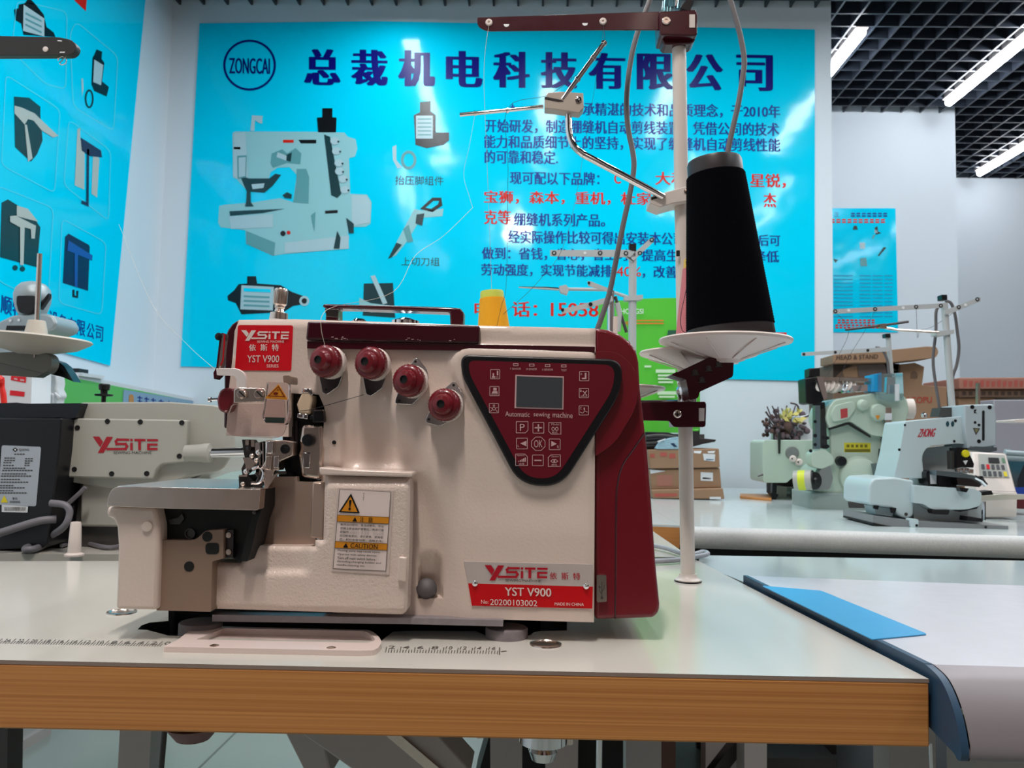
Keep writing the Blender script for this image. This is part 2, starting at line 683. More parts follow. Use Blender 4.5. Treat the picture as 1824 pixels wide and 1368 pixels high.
# ------------------------------------------------------------------ large poster
y0 = YW - 0.006
I1, I2, I3, I4 = y0 - 0.001, y0 - 0.002, y0 - 0.003, y0 - 0.004
m = MB()
m.prism([P(355.5, 41.5, y0), P(665, 37.5, y0), P(1451.5, 52.5, y0), P(1451, 679, y0), P(321.5, 652.6, y0)], (0, 0.004, 0), CYAN)
for i, c in enumerate('总裁机电科技有限公司'):
    a = (541, 625, 709, 794, 878, 963, 1048, 1134, 1222, 1311)[i]
    yt = 87 + i * 1.15
    m.text(PQ(a, a + 66, yt, yt + 64, yt + 1, yt + 65, I1), c, NAVY, 0.055)
m.polys(PQ(0, 1, 0, 1, y=I1), [], NAVY, 1, 1)
for q in ring(circ(444.5, 116, 47, 45.5, 40), 4):
    m.face([P(a, b, I1) for a, b in q], NAVY)
m.text(PQ(408, 481, 103, 131, 104, 132, I1), 'ZONGCAI', NAVY, 0.02)


def tx(x0, x1, yt, yb, s, mt=BLUE, b=0.026, dy=None):
    dy = (x1 - x0) * 0.013 if dy is None else dy
    m.text(PQ(x0, x1, yt, yb, yt + dy, yb + dy, I1), s, mt, b)


tx(908, 918, 184, 196, '★')
tx(1016, 1390, 182, 206, '秉承精湛的技术和品质理念，于2010年')
tx(864, 1388, 212, 236, '开始研发，制造绷缝机自动剪线装置，凭借公司的技术')
tx(862, 1390, 240, 264, '能力和品质细节上的坚持，实现了绷缝机自动剪线性能')
tx(863, 994, 267, 291, '的可靠和稳定.')
tx(908, 1068, 305, 328, '现可配以下品牌：')
tx(1094, 1106, 309, 327, 'C', REDI, 0.03)
tx(1167, 1222, 306, 329, '大和', REDI, 0.03)
tx(1336, 1400, 309, 334, '星锐，', REDI, 0.03)
tx(862, 1160, 339, 362, '宝狮，森本，重机，杜家', REDI, 0.03)
tx(1360, 1383, 344, 369, '杰', REDI, 0.03)
tx(1331, 1335, 362, 369, '，', REDI, 0.03)
tx(862, 910, 374, 399, '克等', REDI, 0.03)
tx(915, 1078, 379, 402, '绷缝机系列产品。')
tx(905, 1218, 410, 433, '经实际操作比较可得出安装本公司')
tx(1350, 1390, 418, 438, '后可')
tx(858, 1208, 440, 462, '做到：省钱，省心，省工时，提高生')
tx(1342, 1388, 446, 467, '降低')
tx(857, 1090, 469, 491, '劳动强度，实现节能减排')
tx(1098, 1142, 475, 492, '40%', REDI, 0.01)
tx(1144, 1206, 473, 495, '，改善')
tx(845, 872, 536, 564, '电', REDI, 0.03)
tx(912, 957, 537, 564, '话：', REDI, 0.03)
tx(981, 1066, 539, 563, '15058', REDI, 0.03)
tx(1376, 1401, 592, 614, '司', REDI, 0.03)
tx(704, 790, 313, 329, '抬压脚组件', BLACK, 0.0)
tx(715, 783, 458, 473, '上切刀组', BLACK, 0.0)
# printed pictures on the poster
PALE = M('printed_pale_teal', (150, 204, 210), 0.25)
PALE2 = M('printed_light_grey', (176, 206, 214), 0.25)
TEAL = M('printed_mid_teal', (96, 160, 166), 0.25)
DTEAL = M('printed_dark_teal', (22, 60, 66), 0.25)
INKD = M('printed_black', (8, 14, 20), 0.25)


def pic(q, mt, lay=I1):
    m.face([P(a, b, lay) for a, b in q], mt)


K = 300 / 1415.0                            # the printed machine was traced in an enlarged crop


def pk(q, mt, lay=I1):
    pic([(380 + a * K, 180 + b * K) for a, b in q], mt, lay)


pk([(160, 270), (180, 255), (870, 258), (1100, 265), (1130, 300), (1195, 320), (1210, 400), (1190, 465), (1140, 480), (1150, 780),
    (1290, 785), (1330, 850), (1320, 1030), (1280, 1055), (1130, 1060), (1140, 1240), (600, 1285), (500, 1300), (275, 1200), (270, 1085),
    (60, 1060), (40, 1020), (50, 880), (100, 870), (340, 850), (560, 815), (670, 850), (690, 700), (700, 620), (640, 555), (540, 560),
    (480, 600), (460, 680), (270, 740), (225, 690), (200, 655), (165, 640)], PALE)
pk([(170, 275), (270, 258), (290, 640), (200, 655), (165, 635)], PALE2, I2)
pk([(870, 140), (915, 135), (915, 60), (1000, 60), (1000, 135), (1035, 140), (1030, 262), (880, 262)], INKD, I2)
pk([(310, 250), (325, 120), (415, 125), (410, 190), (385, 185), (350, 160), (345, 250)], PALE2, I2)
pk([(700, 570), (780, 570), (805, 640), (800, 860), (670, 850), (695, 700)], TEAL, I2)
pk([(715, 325), (865, 325), (865, 355), (735, 355)], INKD, I2)
pk([(585, 325), (675, 325), (675, 350), (585, 350)], REDI, I2)
pk([(172, 385), (228, 385), (228, 405), (172, 405)], REDI, I2)
pk([(490, 440), (580, 405), (620, 440), (690, 395), (740, 440), (730, 530), (620, 520), (500, 560), (480, 520)], TEAL, I2)
pk([(540, 430), (620, 460), (610, 500), (530, 470)], PALE2, I3)
pk([(610, 455), (660, 430), (650, 510), (615, 500)], DTEAL, I3)
pk([(930, 280), (980, 300), (1075, 780), (1040, 815), (990, 790)], DTEAL, I2)
for a, b in ((1020, 335), (1035, 420), (1055, 520), (1060, 590), (1090, 655), (1105, 745)):
    pk(circ(a, b, 38, 32, 14), PALE2, I3)
    pk(circ(a + 30, b + 5, 9, 9, 8), DTEAL, I4)
pk([(225, 630), (300, 650), (470, 650), (520, 610), (570, 620), (500, 710), (430, 770), (280, 760)], DTEAL, I2)
pk([(285, 680), (310, 680), (315, 850), (340, 885), (265, 885), (275, 850)], DTEAL, I3)
pk([(320, 700), (430, 690), (420, 730), (330, 740)], PALE2, I3)
pk([(135, 925), (600, 905), (420, 940), (140, 965)], DTEAL, I2)
pk([(130, 970), (500, 950), (500, 1060), (150, 1075)], PALE2, I2)
pk([(275, 1090), (520, 1190), (510, 1300), (275, 1200)], TEAL, I2)
pk([(600, 1190), (1140, 1130), (1135, 1240), (600, 1280)], PALE2, I2)
pk([(1040, 1090), (1070, 1150), (1060, 1240), (1010, 1240)], DTEAL, I3)
pk([(938, 922), (1045, 915), (1045, 940), (940, 945)], INKD, I2)
pk([(1160, 790), (1285, 795), (1320, 850), (1315, 1020), (1165, 1050)], PALE2, I2)
pk([(1115, 980), (1180, 1030), (1180, 1110), (1140, 1110)], DTEAL, I3)
pk([(820, 960), (858, 930), (850, 1100)], TEAL, I3)
pk(circ(585, 1112, 22), INKD, I3)
pk(circ(632, 1105, 16), REDI, I3)
pk([(580, 790), (620, 765), (660, 785), (655, 820), (600, 815)], DTEAL, I2)
pk([(200, 460), (280, 455), (275, 640), (205, 655)], TEAL, I3)
pk([(212, 475), (272, 470), (268, 630), (214, 642)], PALE2, I4)
# solenoid, knife tool, motor and plate pictures
pic([(737, 205), (748, 200), (748, 182), (767, 180), (767, 198), (776, 205), (776, 236), (800, 236), (800, 250), (790, 258), (760, 264), (740, 258)], INKD)
pic([(741, 206), (771, 206), (771, 247), (741, 247)], PALE2, I2)
for k in range(5):
    pic([(744, 211 + k * 7), (768, 211 + k * 7), (768, 213 + k * 7), (744, 213 + k * 7)], TEAL, I3)
for q in ring(circ(728, 285, 14, 17), 5):
    pic(q, TEAL, I1)
pic([(699, 262), (706, 258), (706, 285), (716, 298), (708, 300), (700, 285)], PALE2)
pic([(748, 372), (770, 352), (786, 352), (788, 366), (770, 378)], INKD)
pic([(758, 370), (772, 358), (782, 358), (780, 364), (768, 372)], CYAN, I2)
pic([(738, 372), (750, 375), (790, 372), (788, 385), (750, 388), (725, 430), (705, 455), (693, 460), (706, 432)], PALE)
pic([(742, 382), (756, 380), (752, 402), (740, 398)], DTEAL, I2)
pic([(718, 408), (728, 400), (736, 430), (726, 432)], TEAL, I2)
pic([(706, 432), (716, 436), (698, 458), (691, 461)], DTEAL, I2)
pic([(405, 527), (417, 517), (425, 506), (440, 505), (440, 492), (456, 492), (458, 505), (500, 508), (520, 520), (540, 527), (548, 530),
     (545, 541), (522, 545), (505, 556), (430, 560), (420, 540), (406, 535)], INKD)
pic([(430, 508), (488, 511), (486, 553), (428, 551)], PALE2, I2)
pic([(434, 513), (482, 515), (482, 521), (434, 519)], CYAN, I3)
for k in range(3):
    pic([(434, 526 + k * 8), (480, 528 + k * 8), (480, 531 + k * 8), (434, 529 + k * 8)], TEAL, I3)
for q in ring(circ(542, 536, 9), 4):
    pic(q, PALE2, I2)
pic([(648, 505), (700, 504), (704, 566), (646, 562)], DTEAL)
pic([(640, 530), (660, 540), (700, 545), (700, 556), (660, 556), (640, 548)], PALE, I2)
pic([(660, 492), (668, 490), (690, 540), (682, 542)], PALE2, I3)
tag(m.build('poster', recalc=False), 'huge glossy cyan wall poster with navy heading and printed sewing machine', 'poster')

# ------------------------------------------------------------------ left wall poster
x0 = XL + 0.006
J1, J2, J3 = x0 + 0.001, x0 + 0.002, x0 + 0.003
m = MB()
m.prism([PX(-60, 580, x0), PX(196.5, 651.5, x0), PX(262, -30, x0), PX(-60, -150, x0)], (-0.004, 0, 0), CYAN)
PB_ = M('printed_pale_cyan_line', (90, 226, 250), 0.25)
DNAVY = M('printed_deep_navy', (14, 34, 76), 0.25)
PSTEEL = M('printed_steel', (188, 196, 190), 0.25)


def pl(q, mt, lay=J1):
    m.face([PX(a, b, lay) for a, b in q], mt)


for fr in ([(135, 37), (211, 100), (203, 235), (130, 190), (124, 60)], [(10, 132), (108, 195), (98, 345), (2, 295)],
           [(122, 212), (198, 268), (194, 395), (113, 330)], [(110, 388), (190, 432), (182, 562), (104, 540)], [(-5, 330), (96, 370), (86, 545), (-5, 500)],
           [(30, 0), (120, 20), (118, 160), (80, 150), (20, 90)]):
    for q in ring(rpoly(fr, 12, 3), 1.4):
        pl(q, PB_)
pl([(25, 17), (33, 15), (34, 8), (44, 6), (52, -4), (62, 6), (78, 26), (83, 48), (96, 58), (99, 66), (42, 62), (38, 42), (28, 36)], INKD)
pl([(42, 8), (79, 33), (79, 65), (41, 55)], PALE2, J2)
for k in range(3):
    pl([(46, 22 + k * 10), (74, 36 + k * 10), (74, 39 + k * 10), (46, 25 + k * 10)], TEAL, J3)
pl([(132, 0), (155, -6), (153, 20)], REDI)
pl([(165, 103), (168, 98), (172, 88), (182, 92), (181, 105), (186, 112), (182, 145), (194, 155), (190, 172), (168, 162), (163, 150)], INKD)
pl([(168, 106), (184, 116), (180, 152), (166, 146)], PALE2, J2)
for q in ring(circ(159, 176, 8, 17, 14), 3):
    pl(q, INKD)
pl([(145, 140), (148, 140), (149, 158), (146, 172)], PALE2)
pl([(25, 172), (52, 174), (72, 190), (72, 205), (76, 250), (66, 275), (55, 288), (27, 262)], DTEAL)
pl([(26, 188), (40, 192), (62, 202), (72, 212), (104, 242), (95, 245), (74, 232), (60, 215), (50, 212), (44, 222), (26, 202)], PSTEEL, J2)
pl([(44, 222), (48, 222), (58, 282), (50, 288)], PSTEEL, J2)
pl([(138, 230), (143, 228), (143, 248), (151, 260), (150, 338), (133, 330)], PSTEEL)
pl([(166, 272), (177, 282), (173, 352), (163, 345)], PSTEEL)
pl([(144, 245), (180, 268), (182, 280), (160, 278), (146, 268)], DNAVY, J2)
pl([(155, 265), (159, 266), (158, 368), (145, 362), (146, 357), (154, 360)], DNAVY, J2)
pl([(3, 361), (14, 355), (55, 380), (72, 405), (66, 476), (0, 458)], DTEAL)
pl([(30, 366), (50, 372), (68, 395), (30, 385)], PSTEEL, J2)
pl([(18, 385), (28, 384), (64, 402), (62, 425), (56, 425), (55, 408), (44, 405), (42, 472), (36, 472), (36, 405), (18, 395)], PSTEEL, J3)
pl(circ(27, 477, 5, 5, 8) + [], DTEAL)
pl(circ(40, 479, 5, 5, 8) + [], DTEAL)
pl([(116, 422), (122, 416), (158, 436), (160, 440), (157, 518), (112, 504)], DNAVY)
pl([(122, 428), (165, 455), (164, 464), (120, 446)], M('printed_royal_blue', (32, 86, 170), 0.25), J2)
pl([(133, 450), (139, 450), (138, 512), (133, 510)], M('printed_royal_blue'), J2)
pl([(129, 516), (133, 516), (133, 526), (136, 527), (136, 518), (140, 518), (139, 531), (129, 529)], INKD)
for i, c in enumerate('顺特机电设备有限公司'):
    a = (1, 22, 44, 66, 86, 103, 120, 137, 154, 170)[i]
    w = 20 - i * 0.75
    b = 525 + (a - 1) * 0.32
    h = 32 - i * 0.65
    m.text([PX(a, b + h, J1), PX(a + w, b + h + w * 0.3, J1), PX(a + w + 1, b + w * 0.3, J1), PX(a + 1, b, J1)], c, M('royal_navy_ink', (16, 44, 150), 0.3), 0.016)
tag(m.build('poster', recalc=False), 'glossy cyan poster of machine parts on the left wall, receding', 'poster')

# ------------------------------------------------------------------ small far poster
y0 = YR - 0.004
K1, K2 = y0 - 0.0015, y0 - 0.003
m = MB()
m.prism([P(1470, 371, y0), P(1595, 371, y0), P(1600, 592, y0), P(1472, 592, y0)], (0, 0.004, 0), CYAN)
m.text(PQ(1486, 1494, 378, 387, y=K1), '汉', BLUE)
for n_, xa, xb, ya, yb, mt in ((7, 1516, 1583, 379, 387, BLUE), (11, 1470, 1579, 390, 398, REDI), (9, 1492, 1560, 569, 575, REDI), (13, 1488, 1582, 578, 583, REDI)):
    for k in range(n_):                     # rows of characters too small to read in the photograph
        xx = xa + (xb - xa) * k / n_
        for j in range(2):
            m.face([P(xx, ya + j * 4.4, K1), P(xx + (xb - xa) / n_ * 0.72, ya + j * 4.4, K1), P(xx + (xb - xa) / n_ * 0.72, ya + 2.6 + j * 4.4, K1), P(xx, ya + 2.6 + j * 4.4, K1)], mt)
for q, mt in (([(1521, 402), (1526, 402), (1528, 409), (1519, 409)], INKD), ([(1558, 405), (1563, 403), (1564, 412), (1570, 415), (1560, 418)], INKD),
              ([(1558, 409), (1563, 409), (1563, 415), (1558, 415)], PALE2), ([(1531, 432), (1541, 432), (1541, 443), (1532, 443)], PALE2),
              ([(1532, 460), (1543, 459), (1545, 474), (1533, 474)], TEAL), ([(1574, 440), (1579, 441), (1566, 456), (1563, 456)], DTEAL),
              ([(1556, 418), (1559, 418), (1556, 425), (1553, 424)], TEAL), ([(1484, 461), (1493, 463), (1488, 468)], DTEAL)):
    m.face([P(a, b, K1) for a, b in q], mt)
for i in range(12):
    yy = 490 + i * 6.6
    for a, b in ((1485, 1519), (1531, 1551), (1554, 1572), (1575, 1590)):
        m.face([P(a, yy, K1), P(b, yy, K1), P(b, yy + 2, K1), P(a, yy + 2, K1)], M('printed_teal_row', (0, 168, 214), 0.3))
tag(m.build('poster', recalc=False), 'small cyan poster with tables of text on the set-back wall', 'poster')
# ------------------------------------------------------------------ work table of the cream machine
def z_(p, z):
    return Vector((p[0], p[1], z))


A_, B_, C_, D_ = PZ(-160, 1172.5, TZ), PZ(1655, 1209.5, TZ), PZ(1240, 997, TZ), PZ(-160, 1000, TZ)
hole = [(245, 1121), (252, 1114), (266, 1109), (300, 1106), (300, 1072), (1010, 1072), (1010, 1123), (962, 1124), (951, 1126), (945, 1131), (925, 1135.5),
        (895, 1136.5), (868, 1134), (855, 1127), (848, 1124), (735, 1123.5), (722, 1124), (700, 1125), (690, 1133), (680, 1141), (500, 1140), (300, 1132), (262, 1122)]
table = thing('sewing_table', ((A_.x + B_.x) / 2, 0.85, 0), 'white laminate work table with wood-grain front edge under the cream sewing machine', 'table')
hv = [PZ(a, b, TZ) for a, b in hole]
outer = [A_, B_, C_, D_]
m = MB()
holed(m, outer, hv, TOP, 0.03, BLACKM, BLACKM)
# printed ruler on the table top
RUL = M('ruler_print', (92, 88, 82), 0.4)


def onz(q, mt, z=TZ + 0.0003):
    m.face([PZ(a, b, z) for a, b in q], mt)


for k in range(62):                         # left run, ticks lean with perspective
    x = -6 + k * 4.75
    y = 1146 + x * 0.018
    L = 11 if k % 5 == 0 else 6
    onz([(x, y), (x + 1.3, y), (x + 1.3 + L * 0.9, y - L * 0.8), (x + L * 0.9, y - L * 0.8)], RUL)
    if k % 5 == 0 and x < 280:
        m.text([PZ(x + 12, y - 3, TZ + 0.0003), PZ(x + 22, y - 3, TZ + 0.0003), PZ(x + 27, y - 8, TZ + 0.0003), PZ(x + 17, y - 8, TZ + 0.0003)], str(24 - k // 5 * 2), RUL)
for k in range(40):
    x = 686 + k * 5.1
    y = 1162 + (x - 686) * 0.012
    L = 10 if k % 5 == 0 else 5.5
    onz([(x, y), (x + 1.4, y), (x + 1.4 + L * 0.2, y - L), (x + L * 0.2, y - L)], RUL)
    if k % 5 == 1 and x < 880:
        m.text([PZ(x, y - 7, TZ + 0.0003), PZ(x + 12, y - 7, TZ + 0.0003), PZ(x + 14, y - 12, TZ + 0.0003), PZ(x + 2, y - 12, TZ + 0.0003)], str(2 + k // 5 * 2), RUL)
onz([(889, 1166), (891, 1166), (891, 1153), (889, 1153)], RUL)
onz([(892, 1160), (902, 1158.5), (902, 1160), (892, 1161)], RUL)
m.build('tabletop', table, recalc=False)
WOOD = wood_mat('orange_wood_grain', (190, 124, 64), (214, 150, 84), (1.0, 1.0, 700))
WD = 0.0465
dn = Vector((0, 0, -0.0015))
m = MB()
lo = [z_(p, TZ - 0.0015) for p in outer]
ins = 0.004
m.prism([z_(A_, TZ - 0.0025), z_(B_, TZ - 0.0025), z_(B_, TZ - WD), z_(A_, TZ - WD)], (0, 0.02, 0), WOOD)
m.build('front_edge', table, bevel=0.0015)
m = MB()
ct = Vector((0, 0.012, 0))
m.prism([z_(B_, TZ - 0.0015) + Vector((0, 0.01, 0)), z_(C_, TZ - 0.0015), z_(C_, TZ - WD + .002), z_(B_, TZ - WD + .002) + Vector((0, 0.01, 0))], (-0.004, 0, 0), TAUPE)
m.prism([z_(A_ + ct, TZ - 0.036), z_(B_ + ct, TZ - 0.036), z_(C_, TZ - 0.036), z_(D_, TZ - 0.036)], (0, 0, -0.008), TAUPE)
m.build('core_board', table)
m = MB()
m.prism([z_(A_, TZ - .0002), z_(B_, TZ - .0002), z_(B_, TZ - 0.0027), z_(A_, TZ - 0.0027)], (0, 0.004, 0), M('grey_trim_line', (150, 132, 120), 0.4))
m.build('trim_line', table)
# white insert tray in front of the machine
m = MB()
TRAY = M('cream_tray_plastic', (226, 208, 202), 0.25)
tr = rpoly([(289, 1152), (316, 1140), (340, 1121), (368, 1115), (664, 1122), (682, 1143), (670, 1158), (640, 1159)], [6, 2, 8, 6, 14, 12, 10, 4])
ti = rpoly([(349, 1139), (399, 1119), (654, 1124), (671, 1140), (655, 1145)], [3, 6, 12, 8, 6])
to = [PZ(a, b, TZ + 0.004) for a, b in tr]
holed(m, to, [PZ(a, b, TZ + 0.004) for a, b in ti], TRAY, 0.0045, TRAY, TRAY)
for k in range(len(to)):
    p, q = to[k], to[(k + 1) % len(to)]
    m.face([p, q, z_(q, TZ - .0003), z_(p, TZ - .0003)], TRAY)
m.build('insert_tray', table)
for q in ((361, 1120), (382, 1149), (590, 1153)):
    h = MB()
    c = PZ(q[0], q[1], TZ + 0.0044)
    h.lathe(c - Vector((0, 0, 0.001)), (0, 0, 1), [(0.0035, 0), (0.0035, 0.0008), (0.002, 0.0014), (0, 0.0015)], STEEL, 14)
    h.build('screw', table)
for q in ((972, 1148), (217, 1091)):
    h = MB()
    c = PZ(q[0], q[1], TZ)
    h.lathe(c, (0, 0, 1), [(0.0128, 0), (0.0125, 0.001), (0.0105, 0.0014), (0.0095, 0.0004), (0, 0.0003)], STEEL, 28)
    h.build('hole_plug', table)
# steel stand under the table
FRM = M('grey_frame_paint', (176, 168, 164), 0.4)
m = MB()
m.px([(512, 1290), (765, 1290), (840, 1375), (640, 1380)], 0.78, 0.05, FRM)
m.px([(500, 1290), (570, 1290), (590, 1380), (545, 1380)], 0.86, 0.04, FRM)
m.build('stand_frame', table, bevel=0.002)
m = MB()
m.px([(663, 1290), (690, 1290), (790, 1375), (764, 1375)], 0.776, 0.008, STEEL)
m.build('frame_seam', table)
m = MB()
m.px([(873, 1290), (930, 1290), (928, 1500), (874, 1500)], 1.1, 0.05, FRM)
m.build('leg', table)
m = MB()
c = P(968, 1308, 0.72)
m.lathe(c, (0, 0, 1), [(0.004, -0.022), (0.010, -0.021), (0.013, -0.013), (0.011, -0.008), (0.021, -0.006), (0.021, 0.012)], CHROME, 24)
m.build('knee_lift_bolt', table)
m = MB()
m.px([(935, 1295), (1022, 1297), (1022, 1330), (937, 1328)], 0.74, 0.03, STEEL)
m.build('bolt_bracket', table, bevel=0.002)
m = MB()
m.tube([PZ(345, 1290, 0.70), Vector((PZ(345, 1290, .70).x, PZ(345, 1290, .70).y, 0.69))], [0.02, 0.012], M('reddish_cup', (120, 88, 86), .5), 24)
m.build('under_table_cup', table)
m = MB()
m.tube([P(294, 1290, 0.72), P(283, 1420, 0.72)], 0.0025, GREYD, 10)
m.build('pull_rod', table)
m = MB()
m.tube([P(1068, 1290, 0.80), P(1066, 1430, 0.80)], 0.003, CHROME, 10)
m.build('pull_rod', table)

# ------------------------------------------------------------------ table behind, carrying the grey machine
m = MB()
E_ = Vector((-1.19, PZ(0, 1000.5, TZ).y - .012, TZ))
F_ = PZ(1238, 994.5, TZ)
y1 = 1.64
m.prism([E_ + Vector((0, 0.004, 0)), F_ + Vector((-0.004, 0.01, 0)), Vector((F_.x - 0.01, 1.5, TZ)), Vector((0.10, y1, TZ)), Vector((E_.x, y1, TZ))], (0, 0, -0.035), TOP, GREYM)
bt = thing('sewing_table', (0, 1.25, 0), 'pale laminate table behind, carrying the grey sewing machine', 'table')
m.build('tabletop', bt)
for xx in (-0.62, 0.05):
    h = MB()
    h.box((xx, 1.3, 0.36), (0.05, 0.04, 0.71), FRM)
    h.box((xx, 1.25, 0.02), (0.06, 0.5, 0.04), FRM)
    h.build('leg', bt)

# ------------------------------------------------------------------ right-hand table with rounded front and blue side strip
ZR = TZ + 0.007
RTOP = M('cool_white_laminate', (206, 208, 216), 0.22)
ROLL = M('shaded_pink_grey_edge', (136, 130, 134), 0.38)  # grey edge, darkened further in its colour for its shaded front
BSIDE = M('slate_blue_edge_strip', (44, 74, 100), 0.4)
rt = thing('sewing_table', (0.6, 0.85, 0), 'right-hand table with rounded front edge, slate blue side strip and blue sticker', 'table')
bx0, by0 = B_.x + 0.003, B_.y
b2 = PZ(1324, 1036, TZ)
dirv = Vector((b2.x - bx0, b2.y - by0, 0))
# profile in (t forward of the neighbour's corner, height)
prof = [(0.012, ZR), (-0.006, ZR - 0.003), (-0.018, ZR - 0.010), (-0.028, ZR - 0.022), (-0.034, ZR - 0.036), (-0.0355, ZR - 0.046), (-0.031, ZR - 0.050), (-0.02, ZR - 0.046), (0.03, ZR - 0.040)]


def spline2(p, n):
    out = []
    for i in range(len(p) - 1):
        a, b, c, d = [Vector(p[max(0, min(len(p) - 1, i + k))]) for k in (-1, 0, 1, 2)]
        for k in range(n):
            t = k / n
            out.append(tuple(0.5 * ((2 * b) + (c - a) * t + (2 * a - 5 * b + 4 * c - d) * t * t + (3 * b - a - 3 * c + d) * t ** 3)))
    return out + [tuple(p[-1])]


m = MB()
XE = 1.15
prof = spline2(prof, 4)
L0 = [Vector((bx0 + 0.006, by0 + a, z)) for a, z in prof]
m.sheet([L0, [Vector((XE, a.y - 0.004, a.z)) for a in L0]], ROLL)
m.build('rounded_edge', rt, recalc=False)
m = MB()
r1, r2 = PZ(1419, 1029, ZR), PZ(1900, 1054, ZR)
fl = Vector((bx0 + 0.006, by0 + 0.012, ZR))
bk = Vector((b2.x + 0.006, b2.y, ZR))
m.prism([fl, Vector((XE, fl.y - 0.004, ZR)), Vector((XE, r2.y, ZR)), r1, bk], (0, 0, -0.03), RTOP)
m.build('tabletop', rt)
m = MB()
side = [Vector((bx0, by0 + a, z)) for a, z in prof[:-5]] + [Vector((bx0, by0 + 0.02, ZR - 0.04)), Vector((b2.x, b2.y, ZR - 0.03)), Vector((b2.x, b2.y, ZR + 0.0004)), Vector((bx0, by0 + 0.012, ZR + 0.0004))]
m.prism(side, (0.005, 0, 0), BSIDE)
m.build('side_strip', rt)
m = MB()
st = rpoly([(1357, 1043), (1463, 1052), (1652, 1129), (1554, 1138.5)], [3, 3, 5, 3])
m.prism([PZ(a, b, ZR + 0.0012) for a, b in st], (0, 0, -0.0008), M('sky_blue_sticker', (60, 160, 214), 0.3))
m.build('blue_sticker', rt)
for xx in (0.42, 1.0):
    h = MB()
    h.box((xx, 0.76, 0.36), (0.06, 0.05, 0.71), FRM)
    h.build('leg', rt)
m = MB()
m.tube([Vector((bx0 - 0.001, by0 + 0.004, TZ - 0.045)), Vector((bx0 + 0.002, by0 + 0.004, TZ - 0.16))], 0.0012, CHROME, 8)
m.build('hanging_wire', rt)
# grey table between
m = MB()
g1, g2 = PZ(1244, 998, TZ), PZ(1330, 1033, TZ)
m.prism([Vector((g1.x, g1.y, TZ - 0.004)), Vector((g2.x, g2.y, TZ - 0.004)), Vector((r1.x, r1.y + 0.003, TZ - 0.004)), Vector((XE, r2.y + 0.003, TZ - 0.004)), PZ(1900, 1000, TZ - .004), PZ(1246, 989, TZ - .004)],
        (0, 0, -0.03), M('grey_glossy_laminate', (176, 190, 192), 0.12))
mt_ = thing('sewing_table', (0.9, 1.2, 0), 'glossy grey table between the blue-sticker table and the speckled-edge counter', 'table')
m.build('tabletop', mt_)
for xx in (0.5, 1.2):
    h = MB()
    h.box((xx, 1.12, 0.355), (0.06, 0.05, 0.71), FRM)
    h.build('leg', mt_)

# ------------------------------------------------------------------ far counter with bullnose edge
q0, q1 = PZ(1213, 937, TZ), PZ(1900, 957, TZ)
fc = thing('counter_table', (1.1, 2.1, 0), 'long pale counter with speckled rounded edge carrying the mint and white machines', 'table')
SPECK = M('speckled_stone_edge', (196, 198, 196), 0.4, var=0.22, scale=330)
ARC = [(0.0, 0.0), (-0.010, -0.003), (-0.017, -0.011), (-0.019, -0.022), (-0.016, -0.034), (-0.008, -0.041), (0.01, -0.042)]
m = MB()
m.sheet([[q0 + Vector((0, a, z)) for a, z in ARC], [q1 + Vector((0, a, z)) for a, z in ARC]], SPECK)
m.build('bullnose_edge', fc, recalc=False)
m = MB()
m.prism([q0 + Vector((0, .02, -.04)), q1 + Vector((0, .02, -.04)), q1 + Vector((0, .02, -.16)), q0 + Vector((0, .02, -.16))], (0, .02, 0), BLACKM)  # black strip in place of the shadow gap under the rounded edge
m.build('shadow_gap_strip', fc)
m = MB()
yb = 3.02
m.prism([q0, q1, Vector((q1.x + 1.2, yb, TZ)), Vector((q0.x, yb, TZ))], (0, 0, -0.035), M('pale_counter_laminate', (204, 216, 216), 0.13))
m.build('tabletop', fc)
for xx in (0.4, 1.0, 1.7):
    h = MB()
    h.box((xx, 1.75, 0.355), (0.07, 0.05, 0.71), FRM)
    h.build('leg', fc)
    h = MB()
    h.box((xx, 2.7, 0.355), (0.07, 0.05, 0.71), FRM)
    h.build('leg', fc)
# wood-edged side table at its left, behind the pole
m = MB()
w0, w1 = PZ(1090, 932, TZ), PZ(1211, 936, TZ)
m.prism([w0, w1, Vector((w1.x, yb, TZ)), Vector((w0.x - 0.02, yb, TZ))], (0, 0, -0.004), M('pale_counter_laminate'))
sd = thing('side_table', (0.3, 2.3, 0), 'wood-edged table behind the thread stand pole, carrying the stacked cartons', 'table')
m.build('tabletop', sd)
m = MB()
m.prism([z_(w0, TZ - 0.004), z_(w1, TZ - 0.004), z_(w1, TZ - 0.044), z_(w0, TZ - 0.044)], (0, 0.02, 0), WOOD)
m.build('front_edge', sd)
m = MB()
m.prism([z_(w0, TZ - 0.044) + Vector((0, .03, 0)), z_(w1, TZ - 0.044) + Vector((0, .03, 0)), z_(w1, 0) + Vector((0, .03, 0)), z_(w0, 0) + Vector((0, .03, 0))], (0, 1.0, 0), M('brown_cabinet', (96, 66, 56), 0.5))
m.build('cabinet_base', sd)
